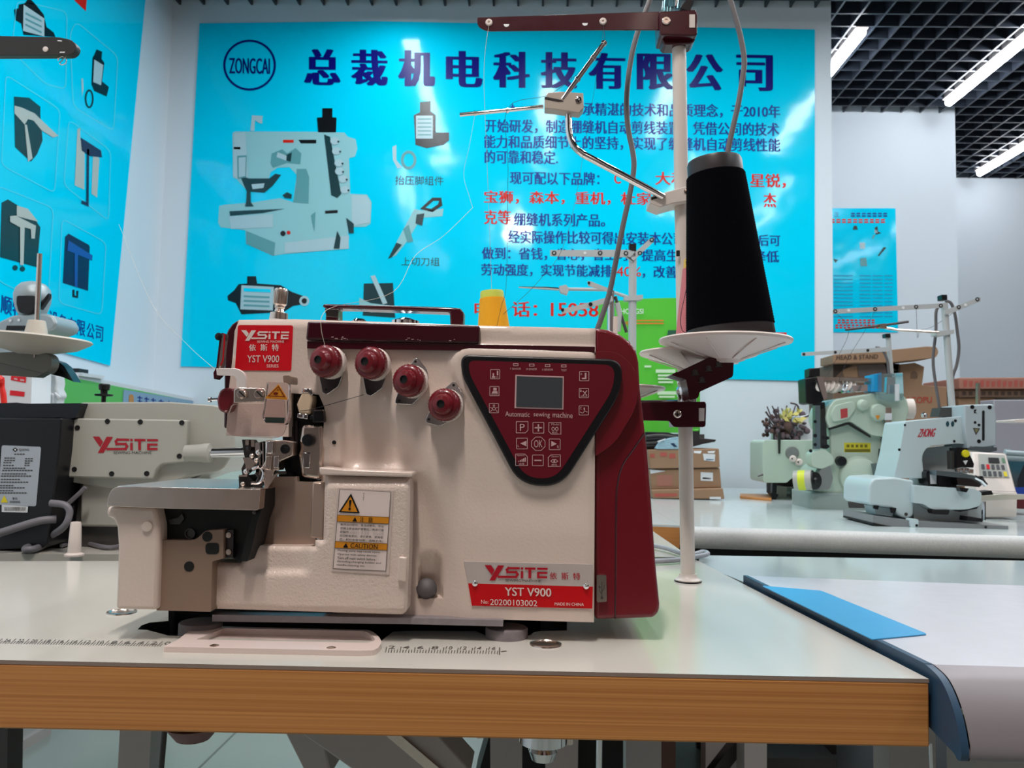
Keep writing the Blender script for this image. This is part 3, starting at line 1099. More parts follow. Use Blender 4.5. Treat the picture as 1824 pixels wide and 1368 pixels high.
# dark clutter below the tables
m = MB()
m.px([(1115, 1288), (1178, 1290), (1178, 1430), (1115, 1430)], 1.5, 0.06, FRM)
m.px([(1326, 1288), (1366, 1288), (1366, 1430), (1326, 1430)], 1.6, 0.06, FRM)
m.px([(1326, 1300), (1090, 1600), (1120, 1600), (1330, 1330)], 1.66, 0.03, DKST)
tag(m.build('table_frame'), 'grey steel frame posts under the grey table', 'table frame')
m = MB()
m.px([(1366, 1318), (1490, 1320), (1490, 1344), (1366, 1342)], 2.0, 0.3, GREYD)
m.px([(1366, 1350), (1490, 1352), (1490, 1375), (1366, 1374)], 1.9, 0.3, GREYD)
m.box((1.25, 2.2, 0.16), (1.5, 0.6, 0.02), GREYD)
m.box((1.25, 2.5, 0.08), (1.5, 0.02, 0.16), GREYD)
m.build('low_shelf', fc)
m = MB()
m.px([(-6, 1288), (14, 1288), (12, 1420), (-20, 1420)], 1.0, 0.03, GREYD)
tag(m.build('table_frame'), 'dark grey table post at the lower left corner', 'table frame')
m = MB()
m.prism([PZ(12, 1336, 0.03), PZ(92, 1290, 0.03), PZ(60, 1276, 0.03), PZ(-40, 1284, 0.03), PZ(-40, 1336, 0.03)], (0, 0, -0.03), FRM)
tag(m.build('foot_pedal'), 'grey foot pedal plate on the floor at lower left', 'pedal')
m = MB()
m.px([(880, 1280), (1110, 1280), (1110, 1440), (835, 1440)], 1.30, 0.2, BLACKM)
m.px([(845, 1280), (868, 1280), (880, 1312), (850, 1316)], 1.28, 0.03, PLATEW)
m.build('motor', bt)
# ------------------------------------------------------------------ the cream overlock machine
Y0 = 0.660
mc = thing('overlock_machine', (P(780, 1110, 0.75).x, 0.76, TZ), 'cream and maroon overlock sewing machine in front, with black-rimmed control panel', 'sewing machine')
OUT = [(425.5, 570), (524, 568.7), (700, 574), (855, 580), (1061, 585), (1060, 765), (1058, 1108.5), (900, 1104), (735, 1099), (600, 1092), (577, 1088),
       (572, 860), (573, 800), (578, 742), (578, 726), (568, 703), (515, 700), (514, 778), (403, 776), (408, 690), (414, 640), (418, 590)]
RIDGE = [(600, 610), (690, 690), (735, 760), (768, 830), (793, 890), (814, 965), (826, 1030), (834, 1110)]
BEZ = rpoly([(820, 631), (1110, 640), (1106, 700), (1000, 868), (925, 864), (822, 668)], [34, 46, 40, 60, 66, 40], 8)


def relief(x, y):                           # how far the casting stands forward, metres
    xa = RIDGE[0][0]
    for (x1, y1), (x2, y2) in zip(RIDGE, RIDGE[1:]):
        if y1 <= y <= y2:
            xa = x1 + (x2 - x1) * (y - y1) / (y2 - y1)
        elif y > y2:
            xa = x2
    h = 0.0062 * sm(-46, 2, x - xa) * sm(660, 790, y) - 0.0022 * sm(4, 60, x - xa) * sm(700, 800, y) * (1 - sm(880, 960, y))
    h = max(h, 0.0055 * (1 - sm(6, 24, sdist((x, y), BEZ))))
    h -= 0.006 * sm(600, 640, x) * (1 - sm(-60, 0, x - xa)) * sm(700, 800, y) * (1 - sm(820, 842, y))
    cx = abs(x - 766)
    yy = max(0, 1000 - y) if y < 1000 else 0
    rr = math.hypot(cx, yy)
    if y < 1064:
        h -= 0.012 * (1 - sm(15, 23, rr)) * sm(972, 1050, y)
    e = min(x - 414, 1061 - x, y - 568 - (x - 420) * 0.022)
    h -= 0.003 * (1 - sm(0, 7, e)) if y < 640 or x > 1040 else 0
    if 573 < x < 612 and 748 < y < 832:
        h += 0.0018 * sm(0, 5, min(612 - x, y - 748, 832 - y))
    return h


m = relief_mesh(OUT, relief, Y0, 0.20, CREAM, 6.5)
body = m.build('body', mc, smooth=50)
m = MB()
m.disc(595, 788, Y0 - 0.0026, 3.6, BLACKM)
m.build('screw_hole', mc)
m = MB()
c = P(759, 1047, Y0 - 0.001)
m.lathe(c + Vector((0, 0.003, -0.001)), (0.05, -1, 0.6), [(S(18, Y0), -0.004), (S(18, Y0), 0.0015), (S(16, Y0), 0.0022), (0, 0.0022)], M('dark_plug', (72, 68, 70), .5), 28)
m.build('port_plug', mc)

# maroon side cover on the right, rounded
m = MB()
sc = [(1060, 584), (1084, 587), (1104, 595), (1122, 608), (1133, 624), (1138, 645), (1140, 690), (1146, 740), (1153, 800), (1161, 900), (1168, 1000), (1175.5, 1076), (1175, 1090), (1165, 1101), (1059, 1104), (1061, 765)]
front = [P(a, b, Y0 + 0.003) for a, b in sc]
m.prism(front, (0, 0.19, 0), MAROON)
so = m.build('side_cover', mc, bevel=0.011, seg=4)
m = MB()                                    # raised lobe that wraps the control panel
lob = rpoly([(1061, 626), (1100, 626), (1136, 660), (1137, 720), (1095, 790), (1061, 812)], [1, 28, 26, 30, 40, 1], 7)
m.px(lob, Y0 - 0.004, 0.012, MAROON)
m.build('panel_surround', so, bevel=0.005, seg=4)
m = MB()
sw = [(1147, 772), (1128, 800), (1108, 830), (1099, 868), (1097, 920), (1096.5, 1000), (1095.5, 1102)]
m.tube([P(a, b, Y0 + 0.0034) for a, b in sw], 0.0009, MAROOND, 6, smooth=5)
m.build('cover_seam', so)
m = MB()
m.px(rpoly([(1063, 1024), (1080, 1024), (1081, 1072), (1063, 1073)], 2.5, 3), Y0 - 0.001, 0.006, STEEL)
m.polys([P(1065, 1070, Y0 - .0014), P(1079, 1070, Y0 - .0014), P(1079, 1027, Y0 - .0014), P(1065, 1027, Y0 - .0014)],
        stroke([(7, 38), (7, 10)], 1.2) + stroke([(7, 28), (11, 22), (11, 16)], 1) + stroke([(7, 32), (3, 26), (3, 20)], 1) + [circ(7, 39, 2.4, n=10), circ(3, 19, 1.8, n=8)], GREYD, 14, 44)
m.build('usb_cover', so)
# maroon end cap on the left
m = MB()
m.px([(425, 569), (419, 595), (415, 640), (404, 764), (398, 762), (399, 660), (401, 600), (405, 588), (413, 577)], Y0 + 0.004, 0.16, MAROOND)
m.build('end_cap', mc, bevel=0.002)
# top cover with handle
m = MB()
m.px([(547, 572), (855, 579.5), (853.5, 612), (544, 605.5)], Y0 - 0.006, 0.13, MAROOND)
tc = m.build('top_cover', mc, bevel=0.002, seg=3)
m = MB()
for k in range(14):                         # nicks and pale scuffs along the lower lip
    a = random.choice([random.uniform(565, 625), random.uniform(720, 820)])
    b = 598 + (a - 547) * 0.02 + random.uniform(0, 5)
    w = random.uniform(1.5, 5)
    m.face([P(a, b, Y0 - .0065), P(a + w, b, Y0 - .0065), P(a + w, b + .9, Y0 - .0065), P(a, b + .9, Y0 - .0065)], PINKI)
m.build('scuff_marks', tc)
m = MB()
m.px([(547, 608), (1060, 617.5), (1059.5, 627.5), (547, 620.5)], Y0 - 0.0042, 0.003, MAROOND)
m.build('stripe', mc)
m = MB()
hy = Y0 + 0.03
hd = [(577, 541), (800, 547), (820, 549), (825.5, 556), (825, 580), (802, 579), (801, 556), (640, 550), (602, 549), (602, 572), (579, 571), (581, 550), (573, 545)]
m.px(hd, hy, 0.018, MAROOND)
m.build('carry_handle', mc, bevel=0.0015)
m = MB()
m.px([(578, 549.5), (603, 550), (602, 566), (581, 564)], hy - 0.0012, 0.002, DKST)
m.build('handle_foot', mc, bevel=0.0006)
# knurled knob on top
m = MB()
kc = P(497, 562, Y0 + 0.03)
k1 = S(1, Y0 + 0.03)
ax = Vector((0.05, 0, 1))
m.lathe(kc, ax, [(k1 * 17, -8 * k1), (k1 * 16, 0), (k1 * 16, 4 * k1), (k1 * 9, 7 * k1), (k1 * 7.5, 12 * k1), (k1 * 9, 14 * k1), (k1 * 9, 17 * k1), (k1 * 11.5, 20 * k1), (k1 * 12, 46 * k1), (k1 * 10.5, 49 * k1), (0, 49 * k1)], STEEL, 48)
for k in range(36):
    an = 2 * math.pi * k / 36
    q = kc + Vector((math.cos(an) * 11.9 * k1 + 0.05 * 22 * k1, math.sin(an) * 11.9 * k1, 21 * k1))
    m.tube([q, q + Vector((0.05 * 24 * k1, 0, 24 * k1))], 0.5 * k1, STEEL, 5)
m.build('pressure_knob', mc)
m = MB()
for a, r in ((722, 26), (640, 14)):
    c = P(a, 574, Y0 + 0.06)
    m.lathe(c, (0, 0, 1), [(S(r, .7), -0.01), (S(r, .7), 0.001), (S(r * .7, .7), S(6, .7)), (S(r * .3, .7), S(9 if r > 20 else 6, .7)), (0, S(9 if r > 20 else 6, .7))], CHROME, 20)
m.build('oil_sight_cap', mc)

# ---- red brand sticker
m = MB()
ys = Y0 - 0.0005
stq = rpoly([(424, 579), (522, 579.5), (518.5, 660.5), (418.2, 659.5)], 4, 4)
m.px(stq, ys, 0.0008, REDST)
q = [P(430, 607, ys - .0004), P(514, 607, ys - .0004), P(515.5, 589, ys - .0004), P(429.5, 588, ys - .0004)]
PW = M('sticker_white', (232, 216, 210), 0.4)
m.polys(q, LOGO, PW, 410, 100)
t_ = lambda x0, x1, a, b, s, mt=PW, bo=0.0, y=ys - .0004, sk=0: m.text(PQ(x0, x1, a, b, y=y, sk=sk), s, mt, bo)
t_(458, 506, 606.5, 610.5, 'SEWING MACHINE')
for k, c in enumerate('依斯特'):
    t_(443.5 + k * 20.3, 456 + k * 20.3, 613, 625, c, bo=0.02)
t_(440, 497, 633, 645.5, 'YST V900', bo=0.012, sk=0.6)
t_(475, 496, 649, 654.5, 'SERIES')
m.build('brand_sticker', body, recalc=False)
# ---- name plate
m = MB()
ys = Y0 - 0.0072
m.px([(826, 1000), (1056, 1005.5), (1056, 1045), (834, 1039)], ys, 0.001, M('silver_plate', (214, 204, 200), 0.35, 0.35))
m.px([(834, 1039), (1056, 1045), (1055, 1084), (840.5, 1079)], ys, 0.001, M('deep_red_plate', (204, 12, 22), 0.3))
m.polys([P(863, 1034, ys - .0005), P(975, 1034, ys - .0005), P(975.5, 1009, ys - .0005), P(863, 1006.5, ys - .0005)], LOGO, M('logo_red', (178, 20, 40), 0.35), 410, 100)
m.text(PQ(900, 964, 1031.5, 1035.8, 1033, 1037.3, y=ys - .0006), 'SEWING MACHINE', GREYD)
for k, c in enumerate('依斯特'):
    a = 979 + k * 20.8
    m.text(PQ(a, a + 13, 1019.5 + k * .4, 1032 + k * .4, y=ys - .0006), c, M('logo_red'), 0.012)
m.text(PQ(899, 982, 1046, 1061, 1048, 1063, y=ys - .0006), 'YST V900', PW, 0.025)
m.text(PQ(857, 870, 1068.5, 1075.5, y=ys - .0006), 'No:', PW)
m.text(PQ(873, 957, 1067, 1077.5, 1069.5, 1080, y=ys - .0006), '20200103002', PW, 0.012)
m.text(PQ(988, 1040, 1073, 1078.5, 1074, 1079.5, y=ys - .0006), 'MADE IN CHINA', PW, 0.01)
npl = m.build('name_plate', body, recalc=False)
for a, b in ((846, 1039), (1044, 1044)):
    h = MB()
    h.lathe(P(a, b, ys), (0, -1, 0), [(S(5.4, .65), 0), (S(5, .65), 0.0012), (S(3, .65), 0.002), (0, 0.0024)], CHROME, 16)
    h.build('rivet', npl)

# ---- control panel
yp = Y0 - 0.0062
m = MB()
m.px(BEZ, yp - 0.0035, 0.006, BLACK)
inner = rpoly([(834, 642), (1096, 650), (1092, 694), (990, 853), (935, 851), (837, 668)], [24, 34, 30, 46, 52, 28], 8)
pn = m.build('control_panel', mc, bevel=0.0018, seg=3)
m = MB()
yp2 = yp - 0.0037
m.px(inner, yp2, 0.001, MAROONP)
fm = m.build('panel_film', pn)
m = MB()
m.px([(918, 667.5), (1004.5, 670.5), (1003.5, 729.5), (916.5, 727)], yp2 - .0004, 0.0006, PINKI)
m.px([(920.5, 670), (1002.3, 672.8), (1001.3, 727), (919.3, 724.6)], yp2 - .0008, 0.0004, M('grey_screen', (64, 70, 74), 0.25))
m.build('screen', pn)
yi = yp2 - 0.0004
m = MB()
for a, b in ((918.7, 649.5), (947.2, 650.3), (975.4, 651.2), (1004.3, 651.9)):
    for q in ring([(a - 4.6, b - 2.4), (a + 4.6, b - 2.4), (a + 4.6, b + 2.4), (a - 4.6, b + 2.4)], 1.1):
        m.face([P(u, v, yi) for u, v in q], PINKI)
for a, s in ((909, 'F SENSOR'), (937.5, 'M SENSOR'), (966, 'B SENSOR'), (999.5, 'TEST')):
    m.text(PQ(a, a + (19 if s[1] == ' ' else 10), 655 + (a - 909) * .03, 658.6 + (a - 909) * .03, y=yi), s, PINKI)
m.text(PQ(900, 943.5, 732.5, 741.5, 733.8, 742.8, y=yi), 'Automatic', PINKI, -0.004)
m.text(PQ(950.5, 979.5, 734, 744, 735.2, 745.2, y=yi), 'sewing', PINKI, -0.004)
m.text(PQ(984.5, 1020, 733.5, 743.4, 735, 745, y=yi), 'machine', PINKI, -0.004)


def icon(cx, cy, w, h, cut=0, name='button', parts=(), txt=()):
    b = MB()
    x0, x1, t0, t1 = cx - w / 2, cx + w / 2, cy - h / 2, cy + h / 2
    o = rpoly([(x0, t0), (x1, t0), (x1, t1), (x0, t1)], 1.5, 2)
    if cut == 'br':
        o = [(x0, t0), (x1, t0), (x1, t1 - 5), (x1 - 5, t1), (x0, t1)]
    if cut == 'bl':
        o = [(x0, t0), (x1, t0), (x1, t1), (x0 + 5, t1), (x0, t1 - 5)]
    if cut == 'tr':
        o = [(x0, t0), (x1 - 5, t0), (x1, t0 + 5), (x1, t1), (x0, t1)]
    if cut == 'tl':
        o = [(x0 + 5, t0), (x1, t0), (x1, t1), (x0, t1), (x0, t0 + 5)]
    if cut == 'oct':
        o = [(cx + w / 2 * math.cos(math.pi / 8 + k * math.pi / 4), cy + h / 2 * math.sin(math.pi / 8 + k * math.pi / 4)) for k in range(8)]
    for q in ring(o, 1.0):
        b.face([P(u, v, yi) for u, v in q], PINKI)
    for q in parts:
        b.face([P(cx + u, cy + v, yi) for u, v in q], PINKI)
    for s, u0, u1, v0, v1 in txt:
        b.text(PQ(cx + u0, cx + u1, cy + v0, cy + v1, y=yi), s, PINKI)
    b.build(name, pn, recalc=False)


R_ = lambda a, b, c, d: [(a, b), (c, b), (c, d), (a, d)]
icon(882, 666.5, 17.5, 17.5, parts=[R_(-4.5, -2, -2, 6), R_(-6, 4, 0, 6.5), R_(3, -6, 5.5, 2), R_(1, 4.5, 6, 5.5)])
icon(880.7, 696.7, 17.5, 17.5, parts=[R_(-2, -6, 4, -1), [(-3, 0), (5, 0), (6, 4), (-5, 4)], R_(-6, 5, 6, 6)])
icon(879.8, 727, 17.5, 17.5, parts=ring(circ(0, 1, 3.2, n=10), 1) + ring(circ(0, -4.5, 2, n=8), 1) + stroke([(-6, 6), (-3.5, 3.5)], 1) + stroke([(6, 6), (3.5, 3.5)], 1) + stroke([(-6, -1), (-3.5, 0)], 1) + stroke([(6, -1), (3.5, 0)], 1))
icon(1040.6, 670, 17.5, 17.5, parts=[R_(1, -6, 4, 3), R_(-4, 3, 4, 5.5)], txt=(('A', -7, -3.5, -6, -2),))
icon(1040, 700, 17.5, 17.5, parts=stroke([(-1, 4), (5, -4)], 1.4) + stroke([(-1, -3), (5, 4)], 1.4) + [R_(-6, 5, 6, 6)], txt=(('B', -7, -3.5, -6, -2),))
icon(1039.8, 731, 17.5, 17.5, parts=stroke([(-6, 3), (-2, 5), (2, 1), (6, 3)], 1) + [R_(0, -5, 2, 0)], txt=(('C', -7, -3.5, -6, -2),))
icon(930, 761, 22, 21, 'br', txt=(('P', -4, 4.5, -6, 6.5),))
icon(959, 762, 20.5, 20, parts=[R_(-6.5, -1.2, 6.5, 1.2), R_(-1.2, -6.5, 1.2, 6.5)])
icon(988.3, 763, 22.5, 21.5, 'bl', parts=ring(circ(-3, 1, 3, 3.6, 10), 1.1) + ring(circ(3.5, 1, 3, 3.6, 10), 1.1), txt=(('Model', -6, 8, -9, -5.5), ('模式', -5, 5, 5.5, 9)))
icon(929.7, 790, 20.5, 20, parts=[[(8, -5), (8, 5), (-3, 0)]], txt=(('L', -7.5, -5, 2, 6),))
icon(958.8, 790.5, 27, 27, 'oct', txt=(('OK', -7.5, 7.5, -6.5, 6.5),))
icon(988, 791.5, 20.5, 20, parts=[[(-6, -6), (4, -1), (-6, 4)]], txt=(('R', 4.5, 7.5, 2, 7),))
icon(929, 819, 22, 21.5, 'tr', parts=[R_(-6 + k * 2.9, 2 - k * 1.5, -4 + k * 2.9, 3.5) for k in range(5)], txt=(('Speed', -8, 5, -9, -6), ('速度', -5, 5, 5.5, 9)))
icon(958, 820, 20.5, 20, parts=[R_(-6.5, -1.2, 6.5, 1.2)])
icon(987.3, 820.5, 22.5, 21.5, 'tl', parts=ring([(-7, 1), (-3, -2.5), (3, -2.5), (7, 1), (3, 4), (-3, 4)], 1.1) + [circ(0, .8, 1.8, n=8)], txt=(('Sensor', -5, 9, -9, -6), ('感应', -5, 5, 5.5, 9)))
m.build('panel_lettering', pn, recalc=False)

# ---- tension dials
for cx, cy, kx, ky in ((594, 647, 583, 648), (672, 650, 663, 648), (738, 681, 730, 676), (799, 723, 793, 721)):
    yd = Y0 - 0.002
    c = P(cx, cy, yd)
    u = S(1, yd)
    axd = Vector(((kx - cx) * 0.024, -1, 0.02)).normalized()
    dial = MB()
    ext = Vector((0, -1, 0))
    dial.lathe(c, axd, [(26 * u, -0.001), (29.5 * u, 0.004), (29.5 * u, 0.0065), (27 * u, 0.0075)], PLATEW, 40)
    dial.lathe(c, axd, [(26.5 * u, 0.007), (28.5 * u, 0.010), (28.5 * u, 0.0150), (26.5 * u, 0.0168), (21 * u, 0.0185), (19 * u, 0.0185), (17.5 * u, 0.022), (15 * u, 0.0245), (7.2 * u, 0.0255), (6.8 * u, 0.0245)], MAROON, 40)
    for k in range(30):
        an = 2 * math.pi * k / 30
        w_ = axd.orthogonal().normalized()
        v_ = axd.cross(w_)
        q = c + (w_ * math.cos(an) + v_ * math.sin(an)) * 28.4 * u
        dial.tube([q + axd * 0.0098, q + axd * 0.0152], 0.9 * u, MAROON, 5)
    dob = dial.build('tension_dial', mc)
    h = MB()
    h.lathe(c + axd * 0.0245, axd, [(7.2 * u, 0), (7.0 * u, 0.0012), (6 * u, 0.0012), (5.6 * u, 0.0002), (0, 0.0001)], BLACKM, 20)
    h.build('dial_bore', dob)
    if cx in (594, 672):
        pts = [(cx - 21, cy - 32), (cx - 14, cy - 33.5), (cx + 20, cy - 18), (cx + 24, cy), (cx + 8, cy + 42), (cx - 12, cy + 56), (cx - 20, cy + 52), (cx - 26, cy + 20), (cx - 26, cy - 8)]
        eyes = ((cx - 15, cy - 28), (cx - 13, cy + 47))
    elif cx == 738:
        pts = [(cx + 1, cy - 43), (cx + 6, cy - 43), (cx + 22, cy - 24), (cx + 26, cy - 8), (cx + 20, cy + 16), (cx - 4, cy + 40), (cx - 34, cy + 38), (cx - 34, cy + 32), (cx - 26, cy + 8), (cx - 20, cy - 12)]
        eyes = ((cx + 2, cy - 37), (cx - 27, cy + 33))
    else:
        pts = [(cx + 7, cy - 43), (cx + 12, cy - 43), (cx + 27, cy - 20), (cx + 27, cy + 6), (cx + 10, cy + 26), (cx - 17, cy + 36), (cx - 40, cy + 30), (cx - 41, cy + 24), (cx - 30, cy + 2), (cx - 15, cy - 24)]
        eyes = ((cx + 9, cy - 37), (cx - 35, cy + 24))
    pl_ = MB()
    pl_.px(rpoly(pts, 3, 3), yd - 0.0036, 0.0012, CHROME)
    pp = pl_.build('thread_guide_plate', dob, bevel=0.0003)
    h = MB()
    for a, b in eyes:
        h.disc(a, b, yd - 0.0039, 2.4, BLACKM)
    h.build('guide_eyelet', pp)

# ---- sewing head: dark mechanism, guard, presser foot
m = MB()
m.px([(512, 699), (570, 701), (579, 725), (576, 750), (574, 862), (520, 866), (505, 830), (503, 762)], Y0 + 0.012, 0.10, BLACKM)
m.px([(566, 800), (553, 760), (520, 764), (519, 840), (556, 858)], Y0 + 0.010, 0.02, BLACK)
for a, b, c_, d in ((517, 760, 523, 800), (526, 750, 530, 796), (530, 708, 538, 716)):
    m.px([(a, b), (c_, b), (c_, d), (a, d)], Y0 + 0.009, 0.01, DKST)
m.build('needle_mechanism', mc)
m = MB()                                    # curved steel needle-bar arm on the right
pts = [(537, 756), (574, 756), (575, 800), (573, 855), (536, 850), (530, 810), (534, 800), (533, 786)]
m.px(pts, Y0 - 0.004, 0.05, STEEL)
ar = m.build('needle_arm', mc, bevel=0.003, seg=3)
m = MB()
m.px([(538, 806), (553, 806), (552, 834), (540, 834)], Y0 - 0.0052, 0.002, CHROME)
m.build('arm_rib', ar, bevel=0.0008)
m = MB()
m.lathe(P(551, 784, Y0 - 0.003), (0, -1, 0), [(S(11.5, .65), 0), (S(11.5, .65), 0.004), (S(10, .65), 0.0055), (0, 0.006)], BLACK, 24)
m.build('arm_bolt', ar)
m = MB()
m.px(rpoly([(557, 731), (575, 730), (577, 752), (556, 753)], 3, 3), Y0 - 0.008, 0.012, BLACK)
m.px([(550, 741), (558, 738), (558, 747), (551, 748)], Y0 - 0.006, 0.008, BLACK)
m.build('clamp_block', mc, bevel=0.001)
m = MB()
m.px([(558.5, 730), (574.5, 729.5), (575, 732), (558.5, 732.5)], Y0 - 0.0085, 0.003, CHROME)
m.build('clamp_edge', mc)
m = MB()
m.px([(536, 703), (541, 697), (555, 699), (556, 712), (552, 738), (532, 736), (528, 720)], Y0 - 0.006, 0.016, M('ivory_block', (222, 200, 172), 0.4))
nb_ = m.build('thread_take_up', mc, bevel=0.0015)
m = MB()
m.px([(538, 692), (553, 692), (558, 701), (555, 705), (548, 699), (537, 700)], Y0 - 0.0065, 0.014, CHROME)
m.px([(530, 736), (549, 738), (548, 747), (529, 744)], Y0 - 0.0065, 0.012, CHROME)
m.build('take_up_clip', nb_, bevel=0.0006)
# lever plate and cranked lever
YG = Y0 - 0.022
m = MB()
lev = rpoly([(385, 656), (424, 656), (438, 667), (437, 692), (421, 692), (421, 674), (415, 669), (386, 668)], [1, 8, 8, 1, 1, 4, 4, 1], 5)
m.px(lev, YG + 0.002, 0.004, M('glare_white_lever', (250, 240, 236), 0.5, 0.6))  # steel whitened in its colour to look overexposed
lv = m.build('lifter_lever', mc, bevel=0.0008)
m = MB()
m.px([(392, 594), (397, 593), (388, 668), (381, 675), (380, 664), (385, 655)], YG + 0.004, 0.012, MAROOND)
m.px([(396, 596), (399, 594), (396, 640), (388, 660)], YG + 0.002, 0.003, CHROME)
m.build('lever_arm', lv)
m = MB()
m.lathe(P(391, 600, YG + 0.004), (0, -1, 0), [(S(7, .64), -0.01), (S(7, .64), 0.002), (0, 0.003)], BLACK, 16)
m.build('lever_pivot', lv)
m = MB()
m.px(rpoly([(416, 694), (424, 690), (470, 691), (474, 700), (474, 716), (416, 718)], 3, 3), YG + 0.001, 0.004, STEEL)
gm = m.build('guard_mount', mc, bevel=0.0008)
for a, b in ((431, 702), (462, 702)):
    h = MB()
    h.lathe(P(a, b, YG), (0, -1, 0), [(S(9, .64), -0.001), (S(9, .64), 0.001), (S(7, .64), 0.0022), (0, 0.0022)], STEEL, 22)
    for q in stroke([(a - 4, b - 4), (a + 4, b + 4)], 2.4):
        h.face([P(u, v, YG - 0.00235) for u, v in q], BLACKM)
    h.build('mount_screw', gm)
m = MB()                                    # clear guard: wide skirt and raised window
m.px(rpoly([(412, 720), (470, 719), (474, 712), (508, 712), (510, 760), (503, 776), (490, 781), (414, 777), (402, 768), (405, 740)], [6, 2, 2, 6, 8, 10, 10, 12, 8, 6], 5), YG, 0.0022, CLEAR)
g = m.build('eye_guard', mc, bevel=0.0006)
g['label'] = 'clear plastic guard with an amber warning triangle'
m = MB()
m.px(rpoly([(474, 680), (513, 682), (514, 740), (508, 757), (472, 755), (465, 744), (470, 715)], 5, 4), YG - 0.010, 0.009, CLEAR)
gw = m.build('guard_window', g, bevel=0.001)
m = MB()
m.px([(472, 743), (507, 744), (506, 754), (473, 753)], YG - 0.0108, 0.0006, M('smoky_band', (40, 52, 48), 0.3))
m.build('dark_band', gw)
m = MB()
m.px([(496, 684), (511.5, 709.5), (512, 712), (473, 710), (474, 707)], YG - 0.0112, 0.0008, AMBER)
for q in ring([(496, 687), (508.5, 707.5), (476.5, 706)], 1.6):
    m.face([P(u, v, YG - 0.0118) for u, v in q], M('dark_red_ink', (110, 24, 10), 0.4))
m.face([P(u, v, YG - 0.0118) for u, v in circ(491, 701, 4.5, 2.6, 10)], M('dark_red_ink'))
m.face([P(u, v, YG - 0.0118) for u, v in circ(495, 695, 1.3, 1.3, 8)], M('dark_red_ink'))
m.build('warning_triangle', gw, recalc=False)
m = MB()
m.px(rpoly([(504, 669), (517, 669), (517, 683), (505, 682)], 3, 3), YG - 0.002, 0.02, TAUPE)
m.build('guard_hinge', mc)
m = MB()
m.px(rpoly([(391, 694), (404, 690), (415, 692), (416, 712), (408, 732), (398, 736), (388, 730), (385, 712)], 6, 4), YG + 0.010, 0.014, MAROON)
m.build('maroon_release_knob', mc, bevel=0.002)
m = MB()
m.tube([P(372, 712, YG + 0.02), P(388, 711, YG + 0.02)], S(2.6, .65), CHROME, 10)
m.lathe(P(376, 712, YG + 0.02), (-1, 0, 0), [(S(5, .65), 0), (S(5, .65), 0.002), (0, 0.003)], CHROME, 14)
m.build('release_pin', mc)
# presser foot group
m = MB()
yf = Y0 - 0.014
m.px([(472, 784), (500, 784), (523, 786), (521, 812), (498, 822), (497, 838), (488, 838), (482, 860), (474, 876), (466, 850), (464, 836), (472, 820)], yf, 0.014, STEEL)
pf = m.build('presser_foot', mc, bevel=0.001)
m = MB()
m.px([(474, 786), (486, 786), (485, 808), (473, 808)], yf - 0.004, 0.006, CHROME)
m.px([(487, 812), (497, 812), (496, 834), (486, 834)], yf - 0.002, 0.006, CHROME)
m.px([(473, 812), (484, 812), (482, 838), (470, 836)], yf - 0.003, 0.006, STEEL)
m.build('foot_clamp', pf, bevel=0.0008)
m = MB()
m.lathe(P(508, 800, yf), (0, -1, 0), [(S(8.5, .65), -0.001), (S(8.5, .65), 0.0008), (S(7, .65), 0.0014), (0, 0.0006)], BLACKM, 20)
m.build('foot_screw', pf)
m = MB()
m.px([(476, 852), (496, 842), (484, 858), (470, 880), (466, 878)], yf - 0.006, 0.002, STEEL)
m.build('foot_blade', pf)
m = MB()
m.px([(431, 783), (447, 783), (453, 790), (452, 806), (446, 815), (441, 840), (432, 848), (430, 835), (437, 820), (434, 806)], yf + 0.006, 0.012, DKST)
m.px([(437, 784), (443, 784), (443, 793), (437, 793)], yf + 0.004, 0.006, STEEL)
m.px([(447, 784), (453, 784), (453, 796), (447, 796)], yf + 0.004, 0.006, STEEL)
m.lathe(P(445, 799, yf + 0.006), (0, -1, 0), [(S(5, .65), 0), (S(5, .65), 0.003), (0, 0.0035)], DKST, 14)
m.px([(432, 815), (449, 815), (447, 822), (437, 828)], yf + 0.003, 0.006, STEEL)
m.px([(425, 848), (441, 846), (452, 858), (450, 868), (426, 868)], yf + 0.002, 0.02, BLACKM)
m.px([(426, 846), (440, 846), (440, 849), (426, 849)], yf, 0.006, STEEL)
m.px([(454, 790), (470, 786), (470, 842), (456, 850)], yf + 0.014, 0.03, BLACKM)
m.tube([P(450, 836, yf), P(462, 832, yf), P(470, 842, yf), P(464, 858, yf), P(448, 860, yf)], 0.0016, CHROME, 8, smooth=4)
m.tube([P(456, 842, yf - .001), P(462, 850, yf - .001), P(458, 858, yf - .001)], 0.0014, DKST, 8)
m.tube([P(462, 788, yf + .01), P(463, 850, yf + .01)], 0.0012, STEEL, 8)
m.tube([P(468, 788, yf + .008), P(469, 846, yf + .008)], 0.0009, CHROME, 8)
m.tube([P(490, 842, yf + .004), P(510, 842, yf + .006)], 0.0014, DKST, 8)
for k, (a, b) in enumerate(((434, 862), (440, 840), (458, 820), (462, 806), (450, 812))):
    m.lathe(P(a, b, yf - .002), (0, -1, 0), [(S(4 + k % 2 * 1.5, .65), 0), (S(4 + k % 2, .65), 0.002), (S(2, .65), 0.0026), (0, 0.002)], CHROME if k % 2 else STEEL, 12)
m.px([(455, 788), (460, 788), (462, 812), (457, 828), (453, 826)], yf + .002, 0.004, CHROME)
m.px([(438, 824), (450, 818), (454, 826), (446, 838), (436, 846)], yf + .001, 0.005, STEEL)
m.px([(452, 858), (466, 852), (470, 862), (460, 870), (450, 868)], yf, 0.006, DKST)
m.px([(496, 846), (512, 838), (524, 850), (520, 862), (500, 860)], yf + .012, 0.01, BLACK)
m.build('looper_linkage', mc)

